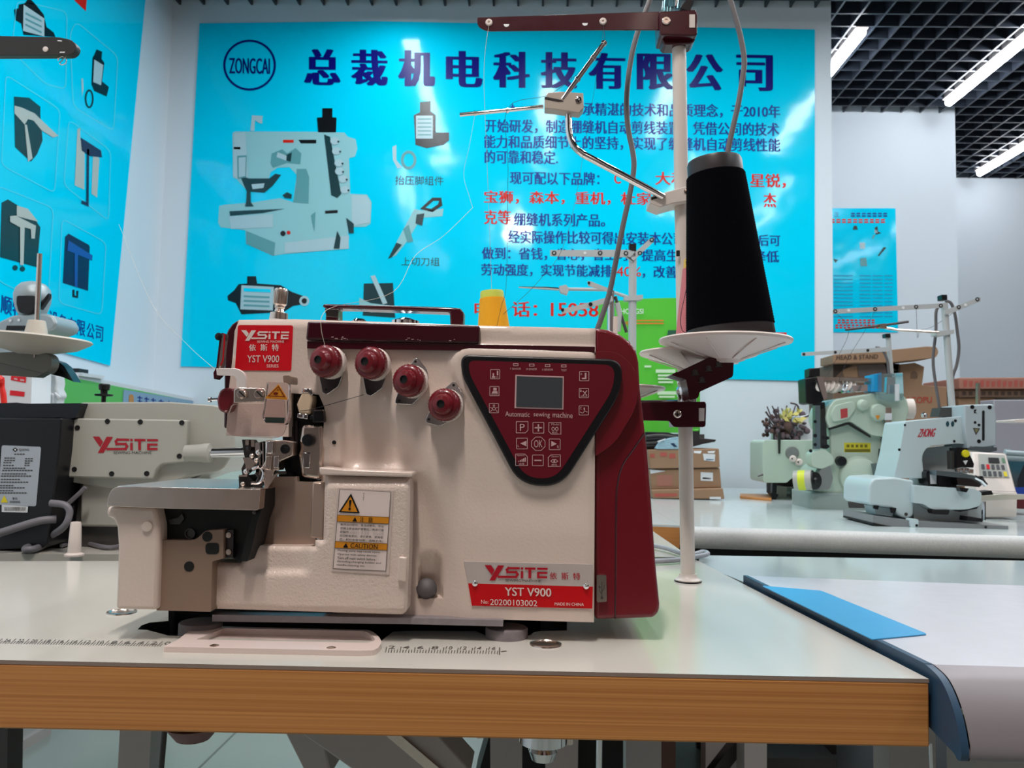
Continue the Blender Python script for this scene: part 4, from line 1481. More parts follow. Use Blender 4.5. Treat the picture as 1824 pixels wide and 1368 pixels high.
# ---- cloth plate, bed supports and covers on the left
zc_ = P(215, 866.5, 0.615).z
m = MB()
m.px(rpoly([(190.5, 901.5), (192.5, 884), (201, 868), (225, 866.8), (464, 871.5), (461, 908), (454, 909), (300, 906)], [1, 6, 10, 6, 2, 5, 2, 1], 4), 0.612, 0.012, STEEL)
cp = m.build('cloth_plate', mc, bevel=0.002, seg=3)
m = MB()
a, b = P(203, 867, 0.616), P(462, 871, 0.616)
m.prism([Vector((a.x, .62, zc_)), Vector((b.x, .62, zc_)), Vector((b.x, .75, zc_)), Vector((a.x + .0, .75, zc_))], (0, 0, -0.006), STEEL)
m.build('plate_top', cp, bevel=0.001)
m = MB()
m.px([(456, 874), (468, 872), (467, 905), (458, 930), (452, 960), (446, 985), (440, 1000), (428, 1000), (440, 950), (452, 910)], 0.622, 0.03, BLACKM)
for k in range(5):
    m.lathe(P(463 - k * 2, 884 + k * 7, 0.622), (0, -1, 0), [(S(4, .62), 0), (S(3.5, .62), 0.003), (0, 0.004)], DKST, 10)
m.build('feed_cam', mc)
m = MB()
m.px([(190, 902), (276, 904), (283, 936), (283, 968), (279, 1087), (205.5, 1086), (209.5, 973), (207, 938), (201, 924), (188.5, 921)], 0.618, 0.16, CREAM)
m.build('bed_support', mc, bevel=0.003, seg=3)
m = MB()
m.lathe(P(262, 938, 0.617), (0, -1, 0), [(S(9, .62), -0.002), (S(9, .62), 0.0004), (S(7.5, .62), 0.0006), (0, 0.0002)], CREAM, 20)
m.build('cast_boss', mc)
m = MB()
m.px([(277, 904), (460, 908), (456, 935), (446, 966), (400, 968), (351, 964), (284, 964)], 0.632, 0.12, BLACKM)
m.px([(300, 926), (318, 922), (324, 915), (328, 924), (320, 934), (303, 934)], 0.630, 0.006, DKST)
m.lathe(P(340, 950, 0.632), (0, -1, 0), [(S(9.5, .63), 0), (S(9.5, .63), 0.002), (S(7.5, .63), 0.002), (S(7, .63), 0.0006), (0, 0.0006)], DKST, 22)
m.build('looper_cavity', mc)
m = MB()
m.px(rpoly([(286, 962), (348, 962.5), (366, 945), (398, 943), (398, 995), (378, 1000), (376, 1090), (278, 1087.5), (283, 1000)], [2, 14, 6, 1, 1, 3, 3, 2, 2], 5), 0.624, 0.10, TAUPE)
lc = m.build('looper_cover', mc, bevel=0.0012)
m = MB()
m.disc(336.6, 1009, 0.6236, 9, BLACKM, n=22)
m.disc(369, 956, 0.6236, 9, BLACKM, n=22)
m.px(rpoly([(366, 967), (390, 967), (390, 987), (366, 987)], 7, 4), 0.6236, 0.0006, BLACKM)
m.build('cover_hole', lc)
m = MB()
m.px([(401, 944), (416, 944), (415, 994), (400, 993)], 0.628, 0.02, DKST)
for b in (953, 983):
    m.lathe(P(408, b, 0.628), (0, -1, 0), [(S(5.5, .63), 0), (S(5, .63), 0.0015), (0, 0.0016)], STEEL, 16)
m.px([(416, 940), (448, 930), (430, 1001), (416, 995)], 0.634, 0.02, M('charcoal_steel', (44, 44, 48), 0.4, 0.6))
m.build('feed_bracket', mc)
# bronze back plate and flange
m = MB()
m.px([(482, 849), (529, 849), (530, 858), (562, 859), (562, 972), (446, 972), (462, 905), (470, 872)], Y0 - 0.006, 0.006, BRONZE)
m.build('throat_plate', mc)
m = MB()
m.px([(556, 858), (579, 860), (575, 962), (551, 957)], Y0 - 0.022, 0.016, BRONZE)
m.build('plate_flange', mc, bevel=0.0015)
# hinged front cover
YC = Y0 - 0.026
cov = rpoly([(579, 846), (731, 849), (729, 975), (725, 1088), (717, 1094), (376.5, 1084), (378.5, 1001), (430, 1003), (447.5, 972), (561, 973.5), (562, 962), (576, 962)],
            [3, 6, 2, 10, 8, 4, 5, 2, 2, 1, 1, 1], 4)


def cover_relief(x, y):
    e = -sdist((x, y), cov)
    h = -0.0035 * (1 - sm(0, 7, e))
    h -= 0.006 * (1 - sm(0, 24, y - 846))
    if x < 570 and y > 960:
        h -= 0.0045 * sm(426, 446, x + (y - 1000) * .25) * (1 - sm(536, 558, x)) * (1 - sm(1010, 1028, y))
    return h


m = relief_mesh(cov, cover_relief, YC, 0.022, CREAMR, 4.5)
fc_ = m.build('front_cover', mc, smooth=60)
m = MB()
m.px(rpoly([(710, 992), (724, 993), (723, 1037), (708, 1034)], 3, 3), YC - 0.003, 0.006, CREAM)
m.build('cover_latch', fc_, bevel=0.0008)
m = MB()
m.px([(568, 832), (612, 836), (734, 841), (734, 850), (569, 846)], YC - 0.001, 0.024, CREAM)
m.build('cover_ledge', mc, bevel=0.0012)
# caution sticker
m = MB()
yk = YC - 0.0006
m.px([(601, 869), (701, 873.5), (693, 1024), (590, 1017.5)], yk, 0.0008, M('clear_film', (212, 196, 188), 0.25))
CQ = bil([P(593, 1012.5, yk - .0004), P(687.5, 1017, yk - .0004), P(696.5, 876, yk - .0004), P(605, 871.5, yk - .0004)])
CQ2 = lambda x0, x1, a, b: [CQ(u_, 1 - v_) - Vector((0, .0012, 0)) for u_, v_ in ((x0, b), (x1, b), (x1, a), (x0, a))]
m.face([CQ(0, 0), CQ(1, 0), CQ(1, 1), CQ(0, 1)], PW)
CQ2p = lambda pts, mt, e=0.0005: m.face([CQ(a, 1 - b) - Vector((0, e, 0)) for a, b in pts], mt)
for a, b in (((0, 0), (1, 0.004)), ((0, .996), (1, 1)), ((0, 0), (.007, 1)), ((.993, 0), (1, 1)), ((0, .322), (1, .326)), ((0, .405), (1, .409)), ((0, .655), (1, .659)), ((0, .738), (1, .742))):
    CQ2p([a, (b[0], a[1]), b, (a[0], b[1])], BLACK, .0007)
CQ2p([(0, .326), (1, .326), (1, .405), (0, .405)], AMBER)
CQ2p([(0, .659), (1, .659), (1, .738), (0, .738)], AMBER)
CQ2p([(.23, .045), (.43, .29), (.02, .29)], BLACK)
CQ2p([(.23, .085), (.385, .275), (.07, .275)], AMBER, .0008)
CQ2p([(.205, .13), (.255, .13), (.24, .215), (.22, .215)], BLACK, .0011)
CQ2p(circ(.23, .24, .024, .018, 12), BLACK, .0011)
for q in ([(.30, .395), (.345, .34), (.39, .395)], [(.16, .73), (.21, .672), (.26, .73)]):
    CQ2p(q, BLACK, .0008)
m.text(CQ2(.44, .52, .335, .397), '注', BLACK, 0.012)
m.text(CQ2(.60, .69, .335, .397), '意', BLACK, 0.012)
m.text(CQ2(.30, .82, .672, .728), 'CAUTION', BLACK, 0.008)
for k, s in enumerate(('触摸运动部分，易造成受伤，所以', '在装上安全保护装置后，再进行缝', '纫操作', '在切断电源后，进行更换、更换梭', '芯、机针和穿线等，调整工作。')):
    w = .83 if len(s) > 5 else .17
    m.text(CQ2(.08, .08 + w, .425 + k * .047, .456 + k * .047), s, BLACK, 0.008)
for k, (s, w) in enumerate((('Moving parts may cause injury.', .81), ('Operate with safety devices', .74), ('Turn off main switch before', .72), ('threading,changing bobbin and', .83), ('needle,cleaning etc.', .54))):
    m.text(CQ2(.07, .07 + w, .755 + k * .045, .787 + k * .045), s, BLACK, 0.004)
for k, c in enumerate('售后服务'):
    m.text(CQ2(.47, .495, .03 + k * .025, .05 + k * .025), c, BLACK)
m.build('caution_sticker', fc_, recalc=False)
# base plate and rubber feet
m = MB()
m.px([(378, 1095), (560, 1098), (735, 1101), (896, 1105), (896, 1116), (735, 1112), (378, 1107), (378, 1095)], Y0 - 0.012, 0.19, M('base_casting', (150, 144, 148), 0.5, 0.4, var=0.2, scale=120))
m.px([(377, 1082), (726, 1094), (726, 1104), (377, 1092)], Y0 + 0.004, 0.1, BLACKM)
m.build('base_plate', mc)
for a, b, r, yy in ((342, 1118, 38, 0.640), (901, 1132, 38, 0.650)):
    c = P(a, b, yy)
    h = MB()
    rr = S(r, yy)
    h.lathe(Vector((c.x, yy + rr, TZ - 0.03)), (0, 0, 1), [(rr * .97, 0), (rr, 0.002), (rr, .026 + S(24, yy)), (rr * .96, .026 + S(26, yy)), (0, .026 + S(26, yy))], RUBBER, 32)
    h.build('rubber_foot', mc)
h = MB()
c = P(990, 1122, 0.80)
h.lathe(Vector((c.x, 0.80, TZ - .03)), (0, 0, 1), [(0.015, 0), (0.015, 0.038), (0, 0.038)], RUBBER, 24)
h.build('rubber_foot', mc)
h = MB()
c = P(395, 1118, 0.82)
h.lathe(Vector((c.x, 0.82, TZ - .03)), (0, 0, 1), [(0.015, 0), (0.015, 0.038), (0, 0.038)], RUBBER, 24)
h.build('rubber_foot', mc)
# ------------------------------------------------------------------ thread stand of the cream machine
pb = PZ(1225.5, 1036, TZ)
YP = pb.y
pt = P(1209, 66, YP)
stand = thing('thread_stand', pb, 'tall cream pole with maroon top bar, chrome guide arm and white cone plates', 'thread stand')
u = S(1, YP)
m = MB()
m.tube([pb, pt], u * 12.6, POLE, 24)
m.build('pole', stand)
m = MB()
m.lathe(pb, (0, 0, 1), [(u * 23, 0), (u * 23, u * 4), (u * 19, u * 6), (u * 16, u * 9), (u * 15, u * 14)], POLE, 32)
pbs = m.build('pole_base', stand)
m = MB()
m.lathe(pb, (0, 0, 1), [(u * 23.5, 0), (u * 23.5, u * 2.4)], BLACK, 32)
m.build('base_washer', pbs)
ya = YP - 0.016
m = MB()
m.px(rpoly([(850, 31), (1060, 24), (1185, 20), (1185, 53), (1060, 53), (866, 55), (850, 46)], [2, 1, 1, 1, 1, 10, 8]), ya, 0.0025, MAROOND)
m.px([(850, 31), (1185, 20), (1185, 22.5), (850, 33.5)], ya + 0.002, 0.02, MAROOND)
tb = m.build('top_bar', stand, bevel=0.0006)
m = MB()
m.px(rpoly([(1174, 20), (1240, 17), (1243, 24), (1242, 62), (1236, 64), (1176, 62), (1175, 54)], 3, 3), ya - 0.006, 0.036, MAROOND)
m.px(rpoly([(1180, 62), (1240, 62), (1238, 72), (1230, 78), (1184, 79), (1179, 72)], 4, 3), ya + 0.004, 0.024, MAROOND)
m.build('bar_clamp', tb, bevel=0.0015)
m = MB()
m.px([(1228, 25.5), (1238, 25.5), (1238, 49), (1228, 49)], ya - 0.0066, 0.001, POLE)
m.build('clamp_slot', tb)
for a, b, r in ((871, 40.5, 6.4), (1074, 38.5, 6.4), (1186.5, 37.5, 7.6)):
    h = MB()
    yy = ya - 0.0063 if a > 1100 else ya
    h.lathe(P(a, b, yy), (0, -1, 0), [(u * r, -0.001), (u * r, 0.0012), (u * r * .8, 0.0022), (u * r * .35, 0.0022), (u * r * .3, 0.001), (0, 0.001)], STEEL if a > 1100 else PLATEW, 20)
    h.build('bar_screw' if a > 1100 else 'thread_eyelet', tb)
for a, b in ((902, 44.5), (1042, 42.5)):
    h = MB()
    h.face([P(x, y, ya - .0004) for x, y in [(a - 5, b - 1.5), (a + 5, b - 1.5), (a + 4, b + 2), (a, b + 3.5), (a - 4, b + 2)]], WHITE)
    h.build('bar_hole', tb, recalc=False)
m = MB()
m.tube([P(1195, 20, YP), P(1200, -25, YP)], u * 17, M('clear_blue_plastic', (150, 214, 226), 0.06, trans=0.9), 20)
m.tube([P(1204, 12, YP - .017), P(1206, -25, YP - .017)], u * 3, CHROME, 10)
m.px([(1230, 20), (1236, -10), (1250, -30), (1236, -30), (1222, 0), (1212, 14)], YP - .012, 0.02, BLACK)
m.build('pole_cap', stand)
# chrome guide rods
yg = YP - 0.02
m = MB()
m.tube([P(819, 204.5, yg), P(968, 190, yg)], u * 3.6, CHROME, 14)
m.lathe(P(904, 196.4, yg), (P(968, 190, yg) - P(819, 204.5, yg)), [(u * 5.2, -u * 2), (u * 5.2, u * 2)], CHROME, 14)
m.lathe(P(846, 201.9, yg), (P(968, 190, yg) - P(819, 204.5, yg)), [(u * 4.6, -u * 1.5), (u * 4.6, u * 1.5)], CHROME, 14)
m.build('guide_rod', stand)
m = MB()
m.tube([P(1002, 178, yg - .006), P(1078, 74, yg - .006)], u * 4.2, CHROME, 14)
for t in (.35, .72, .97):
    c = P(1002, 178, yg - .006).lerp(P(1078, 74, yg - .006), t)
    m.lathe(c, P(1078, 74, yg - .006) - P(1002, 178, yg - .006), [(u * 5.4, -u * 2), (u * 5.4, u * 2)], CHROME, 14)
m.build('guide_rod', stand)
m = MB()
m.px([(970, 176), (976, 165), (1000, 163), (1039, 165.5), (1040, 192), (1032, 201), (990, 195), (970, 193)], yg - .008, 0.016, M('aluminium_casting', (176, 166, 156), 0.4, 0.3))
gc = m.build('rod_clamp', stand, bevel=0.0008)
m = MB()
m.px([(970, 172), (1000, 178), (1004, 180), (996, 181), (970, 176)], yg - .0086, 0.001, BLACKM)
m.lathe(P(1030, 178, yg - .008), (0, -1, 0), [(u * 6, -0.001), (u * 6, 0.0014), (u * 3, 0.002), (0, 0.001)], CHROME, 6)
m.build('clamp_screw', gc)
m = MB()
m.tube([P(1012, 194, yg), P(1012.5, 215, yg), P(1014, 238, yg), P(1021, 258, yg), P(1036, 273, yg), P(1060, 286, yg), P(1120, 318, yg), P(1182, 351, yg)], u * 6.2, CHROME, 18, smooth=5)
m.build('guide_arm', stand)
m = MB()
m.px([(1158, 350), (1182, 343), (1225, 331), (1226, 358), (1200, 362), (1176, 369), (1158, 362)], YP - 0.018, 0.034, POLE)
ac = m.build('arm_clamp', stand, bevel=0.001)
m = MB()
m.px([(1160, 352), (1178, 348), (1178, 351), (1160, 356)], YP - 0.0186, 0.001, BLACKM)
m.lathe(P(1222, 341, YP - .018), (0, -1, 0), [(u * 4, 0), (u * 4, 0.001), (0, 0.0015)], STEEL, 14)
m.build('clamp_screw', ac)
m = MB()
m.px([(1205, 446), (1211, 446), (1211, 456), (1205, 456)], YP - 0.0128, 0.002, BLACKM)
m.build('pole_screw', stand)


def plate(cx, cy, y, rpx, name='cone_plate', pin=True):
    c = P(cx, cy, y)
    r = S(rpx, y)
    q = MB()
    q.lathe(c, (0, 0, 1), [(r * .20, -r * .36), (r * .22, -r * .30), (r * .55, -r * .17), (r * .985, -r * .045), (r, -r * .01), (r * .985, r * .012), (r * .95, 0.0), (r * .5, -r * .05), (r * .1, -r * .06)], PLATEW, 64)
    for k in range(8):
        an = 2 * math.pi * (k + .35) / 8
        d = Vector((math.cos(an), math.sin(an), 0))
        q.tube([c + d * r * .24 + Vector((0, 0, -r * .30)), c + d * r * .9 + Vector((0, 0, -r * .075))], u * 1.1, PLATEW, 5)
    o = q.build(name, stand)
    if pin:
        q = MB()
        q.tube([c + Vector((0, 0, -r * .1)), c + Vector((0, 0, .09))], 0.003, PLATEW, 10)
        q.build('cone_pin', o)
    return c, r


CB, rB = plate(1291, 606, YP - 0.10, 116)
CP, rP = plate(1243, 629, YP - 0.038, 103)
CT, rT = plate(1095, 690, YP + 0.06, 89)
CY, rY = plate(884, 668, YP + 0.10, 98)
m = MB()                                    # maroon carriers
m.px(rpoly([(1196, 668), (1262, 637), (1304, 637), (1307, 644), (1306, 671), (1246, 698), (1244, 709), (1229, 713), (1222, 676)], [1, 2, 4, 2, 5, 3, 4, 3, 2], 4), YP - 0.11, 0.035, MAROOND)
m.px([(1196, 667), (1234, 648), (1234, 664)], YP - 0.0, 0.06, MAROOND)
br = m.build('plate_bracket', stand, bevel=0.0006)
m = MB()
for a, b in ((1280, 648), (1238, 663), (1262, 656), (1250, 676)):
    m.lathe(P(a, b, YP - .11), (0, -1, 0), [(u * 4.5, 0), (u * 4.5, 0.001), (u * 2, 0.0016), (0, 0.0018)], DKST, 10)
    m.tube([P(a - 6, b + 5, YP - .111), P(a + 7, b + 4, YP - .111)], u * 0.9, DKST, 6)
m.build('bracket_screw', br)
m = MB()
m.lathe(P(1224, 716, YP - .0), (0, 0, 1), [(u * 16, 0), (u * 16.5, u * 8), (u * 19, u * 14), (u * 19, u * 24), (u * 16, u * 28), (u * 18, u * 34), (u * 18, u * 42), (u * 15, u * 46)], CHROME, 28)
m.px(rpoly([(1232, 676), (1242, 674), (1245, 698), (1236, 712), (1228, 706)], 3, 3), YP - .024, 0.01, BLACK)
m.build('chrome_collar', stand)
m = MB()
m.px(rpoly([(1140, 716), (1256, 715.5), (1258, 720), (1257, 758), (1253, 761), (1200, 761), (1192, 750), (1140, 749)], [1, 3, 2, 2, 2, 5, 3, 1], 3), YP - 0.022, 0.0025, MAROOND)
m.px([(1200, 716), (1256, 716), (1256, 760), (1200, 760)], YP - 0.020, 0.034, MAROOND)
m.tube([P(1140, 735, YP - 0.016), P(1080, 735, YP + .05)], u * 12, MAROOND, 8)
lb = m.build('lower_bracket', stand, bevel=0.0006)
m = MB()
m.px([(1245, 727), (1255, 727), (1254.5, 750), (1245, 750)], YP - 0.0226, 0.001, POLE)
m.build('bracket_slot', lb)
m = MB()
c = P(1206.5, 737.5, YP - .022)
m.lathe(c, (0, -1, 0), [(u * 7, 0), (u * 7, 0.0012), (u * 5, 0.0024), (0, 0.0026)], STEEL, 20)
for q in stroke([(1202.5, 737.5), (1210.5, 737.5)], 2) + stroke([(1206.5, 733.5), (1206.5, 741.5)], 2):
    m.face([P(a, b, YP - .0247) for a, b in q], BLACKM)
m.build('bracket_screw', lb, recalc=False)
m = MB()                                    # rear arms to the hidden plates
m.tube([Vector((pb.x, YP, CT.z - rT * .36)), CT - Vector((0, 0, rT * .36)), CY - Vector((0, 0, rY * .36))], 0.006, MAROOND, 8)
m.tube([Vector((pb.x, YP, CP.z - rP * .38)), CP - Vector((0, 0, rP * .36))], 0.006, MAROOND, 8)
m.build('plate_arm', stand)

# ---- cones
def cone(name, c, top, r0, r1, mt, core, wind, lab, hb=0.08, ht=0.10, cat='thread cone', winds=46):
    c, top = Vector(c), Vector(top)
    ax = top - c
    L = ax.length
    t = thing(name, c, lab, cat)
    q = MB()
    pr = []
    for k in range(winds * 2 + 1):
        f = hb + (1 - hb - ht) * k / (winds * 2)
        pr.append((r0 + (r1 - r0) * f + (wind if k % 2 else 0), L * f))
    q.lathe(c, ax, [(r0 * .9, L * hb * .98)] + pr + [(r1 * .8, L * (1 - ht) * 1.002)], mt, 48)
    q.build('thread', t, smooth=60)
    q = MB()
    q.lathe(c, ax, [(r0 * .97, 0), (r0 * .985, L * .006), (r0 * .985 + (r1 - r0) * hb, L * hb * 1.05), (r0 * .8, L * hb * 1.06), (r1 * .8, L * (1 - ht) * .99), (r1 * .97 + (r0 - r1) * ht * .8, L * (1 - ht) * .995), (r1 * 1.0, L * .985), (r1 * .96, L), (r1 * .85, L), (r1 * .8, L * .95), (0, L * .94)], core, 48)
    q.build('core', t)
    return t


cY = YP - 0.10
u2 = S(1, cY)
cone('thread_cone', CB + Vector((u2 * 11, 0, 0.001)), P(1272, 287, cY), u2 * 78, u2 * 48.5, M('black_thread', (6, 6, 11), 1.0, bump=0.3, scale=900, ior=1.12),
     M('charcoal_core', (42, 38, 40), 0.4), u2 * 1.1, 'large black thread cone leaning on the white plate beside the pole', 0.065, 0.085, winds=60)
u3 = S(1, CP.y)
cone('thread_cone', CP + Vector((0, 0, -.002)), P(1238, 462, CP.y), u3 * 42, u3 * 20, M('dusty_pink_thread', (196, 118, 124), 0.9, bump=0.3, scale=700, var=.08),
     M('yellow_core', (214, 176, 70), 0.5), u3 * .5, 'dusty pink thread cone half hidden behind the large black cone', 0.02, 0.10)
u4 = S(1, CY.y)
cone('thread_cone', CY + Vector((0, 0, -.002)), P(876, 519, CY.y), u4 * 38, u4 * 21, M('orange_yellow_thread', (240, 170, 30), 0.85, bump=0.3, scale=700, var=.08),
     M('lime_core', (204, 214, 84), 0.5), u4 * .5, 'orange yellow thread cone rising behind the cream machine', 0.02, 0.085)
# ---- cords and threads
m = MB()
yc = YP + 0.05
m.tube([P(a, b, yc) for a, b in ((1168, -40), (1156, 5), (1140, 45), (1127, 90), (1119, 140), (1116, 185), (1119, 230), (1127, 270), (1129, 300), (1122, 345), (1110, 400), (1098, 460), (1086, 520), (1070, 570), (1060, 600), (1050, 660), (1044, 760), (1042, 860))] + [Vector((P(1042, 900, yc).x, yc, TZ + .004))], S(4.9, yc), GREYC, 12, smooth=5)
tag(m.build('power_cord'), 'grey cord hanging in a curve left of the cream pole', 'cord')
m = MB()
m.tube([P(a, b, yc) for a, b in ((1292, -40), (1301, 0), (1311, 35), (1320, 70), (1325.5, 105), (1324, 130), (1316, 180), (1306, 225), (1298, 262), (1294, 300), (1290, 420), (1284, 560), (1262, 660), (1236, 690))], S(4.9, yc), GREYC, 12, smooth=5)
tag(m.build('power_cord'), 'grey cord running up from behind the large black cone', 'cord')
m = MB()
pts = [PZ(1150, 1000, TZ + .005), PZ(1200, 998, TZ + .005), PZ(1238, 992, TZ + .005), PZ(1260, 987, TZ + .005), PZ(1252, 983, TZ + .005), PZ(1225, 988, TZ + .005), PZ(1180, 975, TZ + .006), PZ(1120, 965, TZ + .006)]
m.tube(pts, 0.0034, M('pale_grey_cable', (164, 166, 172), 0.4), 10, smooth=6)
tag(m.build('cable_loop'), 'pale grey cable looped on the table behind the pole base', 'cable')
THR = M('pale_thread', (206, 196, 180), 0.6)
THD = M('dark_thread', (44, 42, 50), 0.7)


def thread(pts, mt, lab, r=0.00026):
    q = MB()
    q.tube(pts, r, mt, 5, smooth=6)
    tag(q.build('sewing_thread'), lab, 'thread')


thread([P(871, 42, ya - .002), P(862, 130, ya - .0), P(868, 300, ya + .04), P(876, 519, CY.y)], THR, 'pale thread hanging from the bar end down to the yellow cone')
thread([P(1074, 44, ya - .002), P(1070, 90, ya), P(985, 165, yg - .004), P(905, 192, yg - .004), P(905, 300, ya + .02), P(902, 500, CY.y - .02), P(893, 545, CY.y - .03), P(884, 585, CY.y - .03)], THD, 'dark thread from the middle of the maroon bar past the yellow cone')
thread([P(1074, 44, ya - .002), P(1072, 74, yg - .006), P(1045, 240, ya), P(1010, 420, .8), P(960, 500, .76), P(896, 560, .75)], THD, 'dark thread slanting from the guide rod tip toward the machine', .0002)
thread([P(846, 204, yg), P(836, 260, yg), P(826, 310, yg), P(836, 350, yg), P(842, 370, yg)], THR, 'loose pale thread curling under the left guide rod', .0002)
thread([P(842, 370, yg), P(790, 420, .85), P(740, 455, .8), P(700, 520, .72), P(600, 545, .69), P(575, 560, .66), P(572, 585, .652), P(579, 616, .652)], THR, 'pale thread drawn down over the handle to the first tension dial', .0002)
thread([P(648, 703, .645), P(560, 728, .648), P(535, 732, .65)], THD, 'dark thread from the second tension dial to the ivory take-up')
thread([P(1222, 466, YP - .052), P(1225, 500, YP - .058), P(1213, 560, YP - .066), P(1215, 588, YP - .07), P(1228, 593, YP - .07)], THD, 'dark thread crossing the pink cone', .0004)
thread([P(212, 400, 1.3), P(270, 540, 1.2), P(330, 610, 1.0), P(395, 668, .66)], THR, 'fine thread slanting across the white wall gap to the lifter lever', .0002)
# ------------------------------------------------------------------ grey machine on the left, on the table behind
Yg = 1.08
gm_ = thing('lockstitch_machine', (P(230, 900, Yg).x, 1.17, TZ), 'grey sewing machine at the left with a red logo on its bolted cover', 'sewing machine')
m = MB()
m.px(rpoly([(143, 717), (300, 716), (385, 722), (415, 736), (420, 800), (396, 838), (330, 850), (290, 865), (240, 876), (118, 858), (118, 745), (138, 744)], [4, 1, 10, 16, 20, 12, 8, 8, 8, 3, 3, 3], 4), Yg + 0.012, 0.16, GREYM)
m.build('body', gm_, bevel=0.006, seg=3)
m = MB()
cvp = rpoly([(121, 750), (138, 745), (333, 748), (331, 823), (287, 827), (277, 838), (272, 853.5), (117.4, 850)], [4, 2, 4, 4, 5, 3, 5, 4], 4)
m.px(cvp, Yg, 0.014, GREYM)
gcv = m.build('bolted_cover', gm_, bevel=0.002)
for a, b in ((138, 762), (191.5, 750.5), (250, 751.5), (324, 753), (319.5, 812.5), (261.5, 843.5), (199, 844), (132.5, 836)):
    h = MB()
    h.lathe(P(a, b, Yg), (0, -1, 0), [(S(4.8, Yg), 0), (S(4.6, Yg), 0.001), (S(2.4, Yg), 0.001), (0, 0.0002)], BLACKM, 12)
    h.build('cover_bolt', gcv)
m = MB()
LR = M('logo_dark_red', (166, 26, 42), 0.35)
m.polys([P(165, 807, Yg - .0005), P(281.5, 806, Yg - .0005), P(281.5, 779.5, Yg - .0005), P(165, 777.5, Yg - .0005)], LOGO, LR, 410, 100)
m.text(PQ(202, 270, 804, 808.6, y=Yg - .0006), 'SEWING MACHINE', GREYD)
m.build('logo_print', gcv, recalc=False)
m = MB()
c = P(361, 807, Yg)
ax = P(372, 807, Yg) - P(361, 807, Yg)
m.lathe(c, ax, [(S(14, 1.1), -S(30, 1.1)), (S(16, 1.1), 0), (S(17, 1.1), S(2, 1.1)), (S(17, 1.1), S(14, 1.1)), (S(11, 1.1), S(16, 1.1))], GREYM, 24)
m.build('shaft_collar', gm_)
m = MB()
m.tube([P(374, 807, Yg), P(470, 804, Yg)], S(9, 1.1), CHROME, 20)
m.build('shaft', gm_)
m = MB()
m.lathe(P(361, 779, Yg + .02), (0, -1, 0), [(S(8, 1.1), -.004), (S(8, 1.1), 0.003), (0, 0.004)], BLACKM, 16)
m.build('oil_plug', gm_)
m = MB()
c = P(184, 722, Yg + .07)
k = S(1, 1.15)
m.lathe(c, (0, 0, 1), [(k * 10, -k * 10), (k * 9, 0), (k * 4, k * 2), (k * 4, k * 16), (k * 15, k * 17), (k * 16, k * 20), (k * 6, k * 21), (k * 6, k * 27), (k * 9, k * 28), (k * 10, k * 37), (k * 8, k * 39), (0, k * 39)], M('black_post_knob', (34, 34, 36), 0.3, 0.4), 20)
m.build('tension_post', gm_)
m = MB()
m.px(rpoly([(-60, 720), (30, 717), (42, 719), (145, 718), (135, 744), (118, 747), (112, 744), (-60, 746)], 2, 3), Yg - 0.005, 0.15, M('blue_black_plastic', (16, 20, 30), 0.3))
m.build('motor_cover', gm_, bevel=0.002)
m = MB()
m.px(rpoly([(-90, 744), (110, 745), (106, 800), (84, 976), (-90, 982)], [3, 3, 3, 12, 3], 4), Yg - 0.03, 0.18, M('black_motor_paint', (15, 16, 22), 0.35))
m.px([(106, 768), (122, 756), (117, 850), (104, 830)], Yg - 0.0, 0.1, GREYD)
mo = m.build('motor', gm_, bevel=0.003)
m = MB()
m.px([(58, 846), (118, 850), (150, 858), (150, 900), (130, 965), (60, 965)], Yg + 0.03, 0.1, GREYD)
m.lathe(P(118, 905, Yg + .025), (0, -1, 0), [(S(20, 1.1), 0), (S(18, 1.1), 0.008), (0, 0.009)], BLACK, 20)
m.build('motor_mount', gm_, bevel=0.003)
m = MB()
yl = Yg - 0.0306
m.px(rpoly([(3, 793), (73, 796), (64, 902), (-4, 899)], 4, 3), yl, 0.0006, M('silver_label', (168, 178, 188), 0.4))
yl -= .0004
m.face([P(a, b, yl) for a, b in [(27, 797), (32, 801), (27, 805), (22, 801)]], BLACK)
m.face([P(a, b, yl - .0003) for a, b in circ(27, 801, 1.6, n=8)], WHITE)
m.text(PQ(34, 52, 799, 804, y=yl), 'QIXING', GREYD, .01)
for k_, (a, b, w) in enumerate(((25, 808, 24), (8, 815, 20), (45, 816, 18), (8, 819, 24), (45, 820, 16), (7, 823, 15), (45, 824, 9), (7, 828, 20), (45, 828, 10), (8, 833, 43), (6, 837, 55), (5, 843, 48), (4, 847, 58), (4, 853, 36), (4, 858, 50), (3, 864, 29), (3, 868, 46), (3, 873, 28), (2, 877, 52))):
    for j in range(max(2, w // 5)):
        x0_ = a + j * 5 - k_ * .2
        m.face([P(x0_, b, yl), P(x0_ + 4, b + .1, yl), P(x0_ + 4, b + 2, yl), P(x0_, b + 1.9, yl)], GREYD)
m.face([P(a, b, yl) for a, b in [(7.5, 882), (14, 895), (1, 895)]], YELLOW)
m.text(PQ(17, 36, 892, 896, y=yl), 'WARNING', BLACK, .01)
m.text(PQ(22, 31, 886, 890, y=yl), '警告', BLACK, .01)
m.face([P(a, b, yl) for a, b in [(3, 899), (50, 902), (49, 913), (3, 912)]], PAPER)
for j in range(18):
    m.face([P(8 + j * 2.1, 903, yl - .0003), P(8 + j * 2.1 + random.uniform(.5, 1.5), 903, yl - .0003), P(8 + j * 2.1 + 1, 910, yl - .0003), P(8 + j * 2.1, 910, yl - .0003)], GREYD)
m.build('rating_label', mo, recalc=False)
m = MB()
m.px(rpoly([(148, 860), (300, 862), (330, 880), (330, 940), (142, 938), (144, 868)], 6, 4), Yg + 0.02, 0.14, GREYM)
m.build('bed', gm_, bevel=0.004)
m = MB()
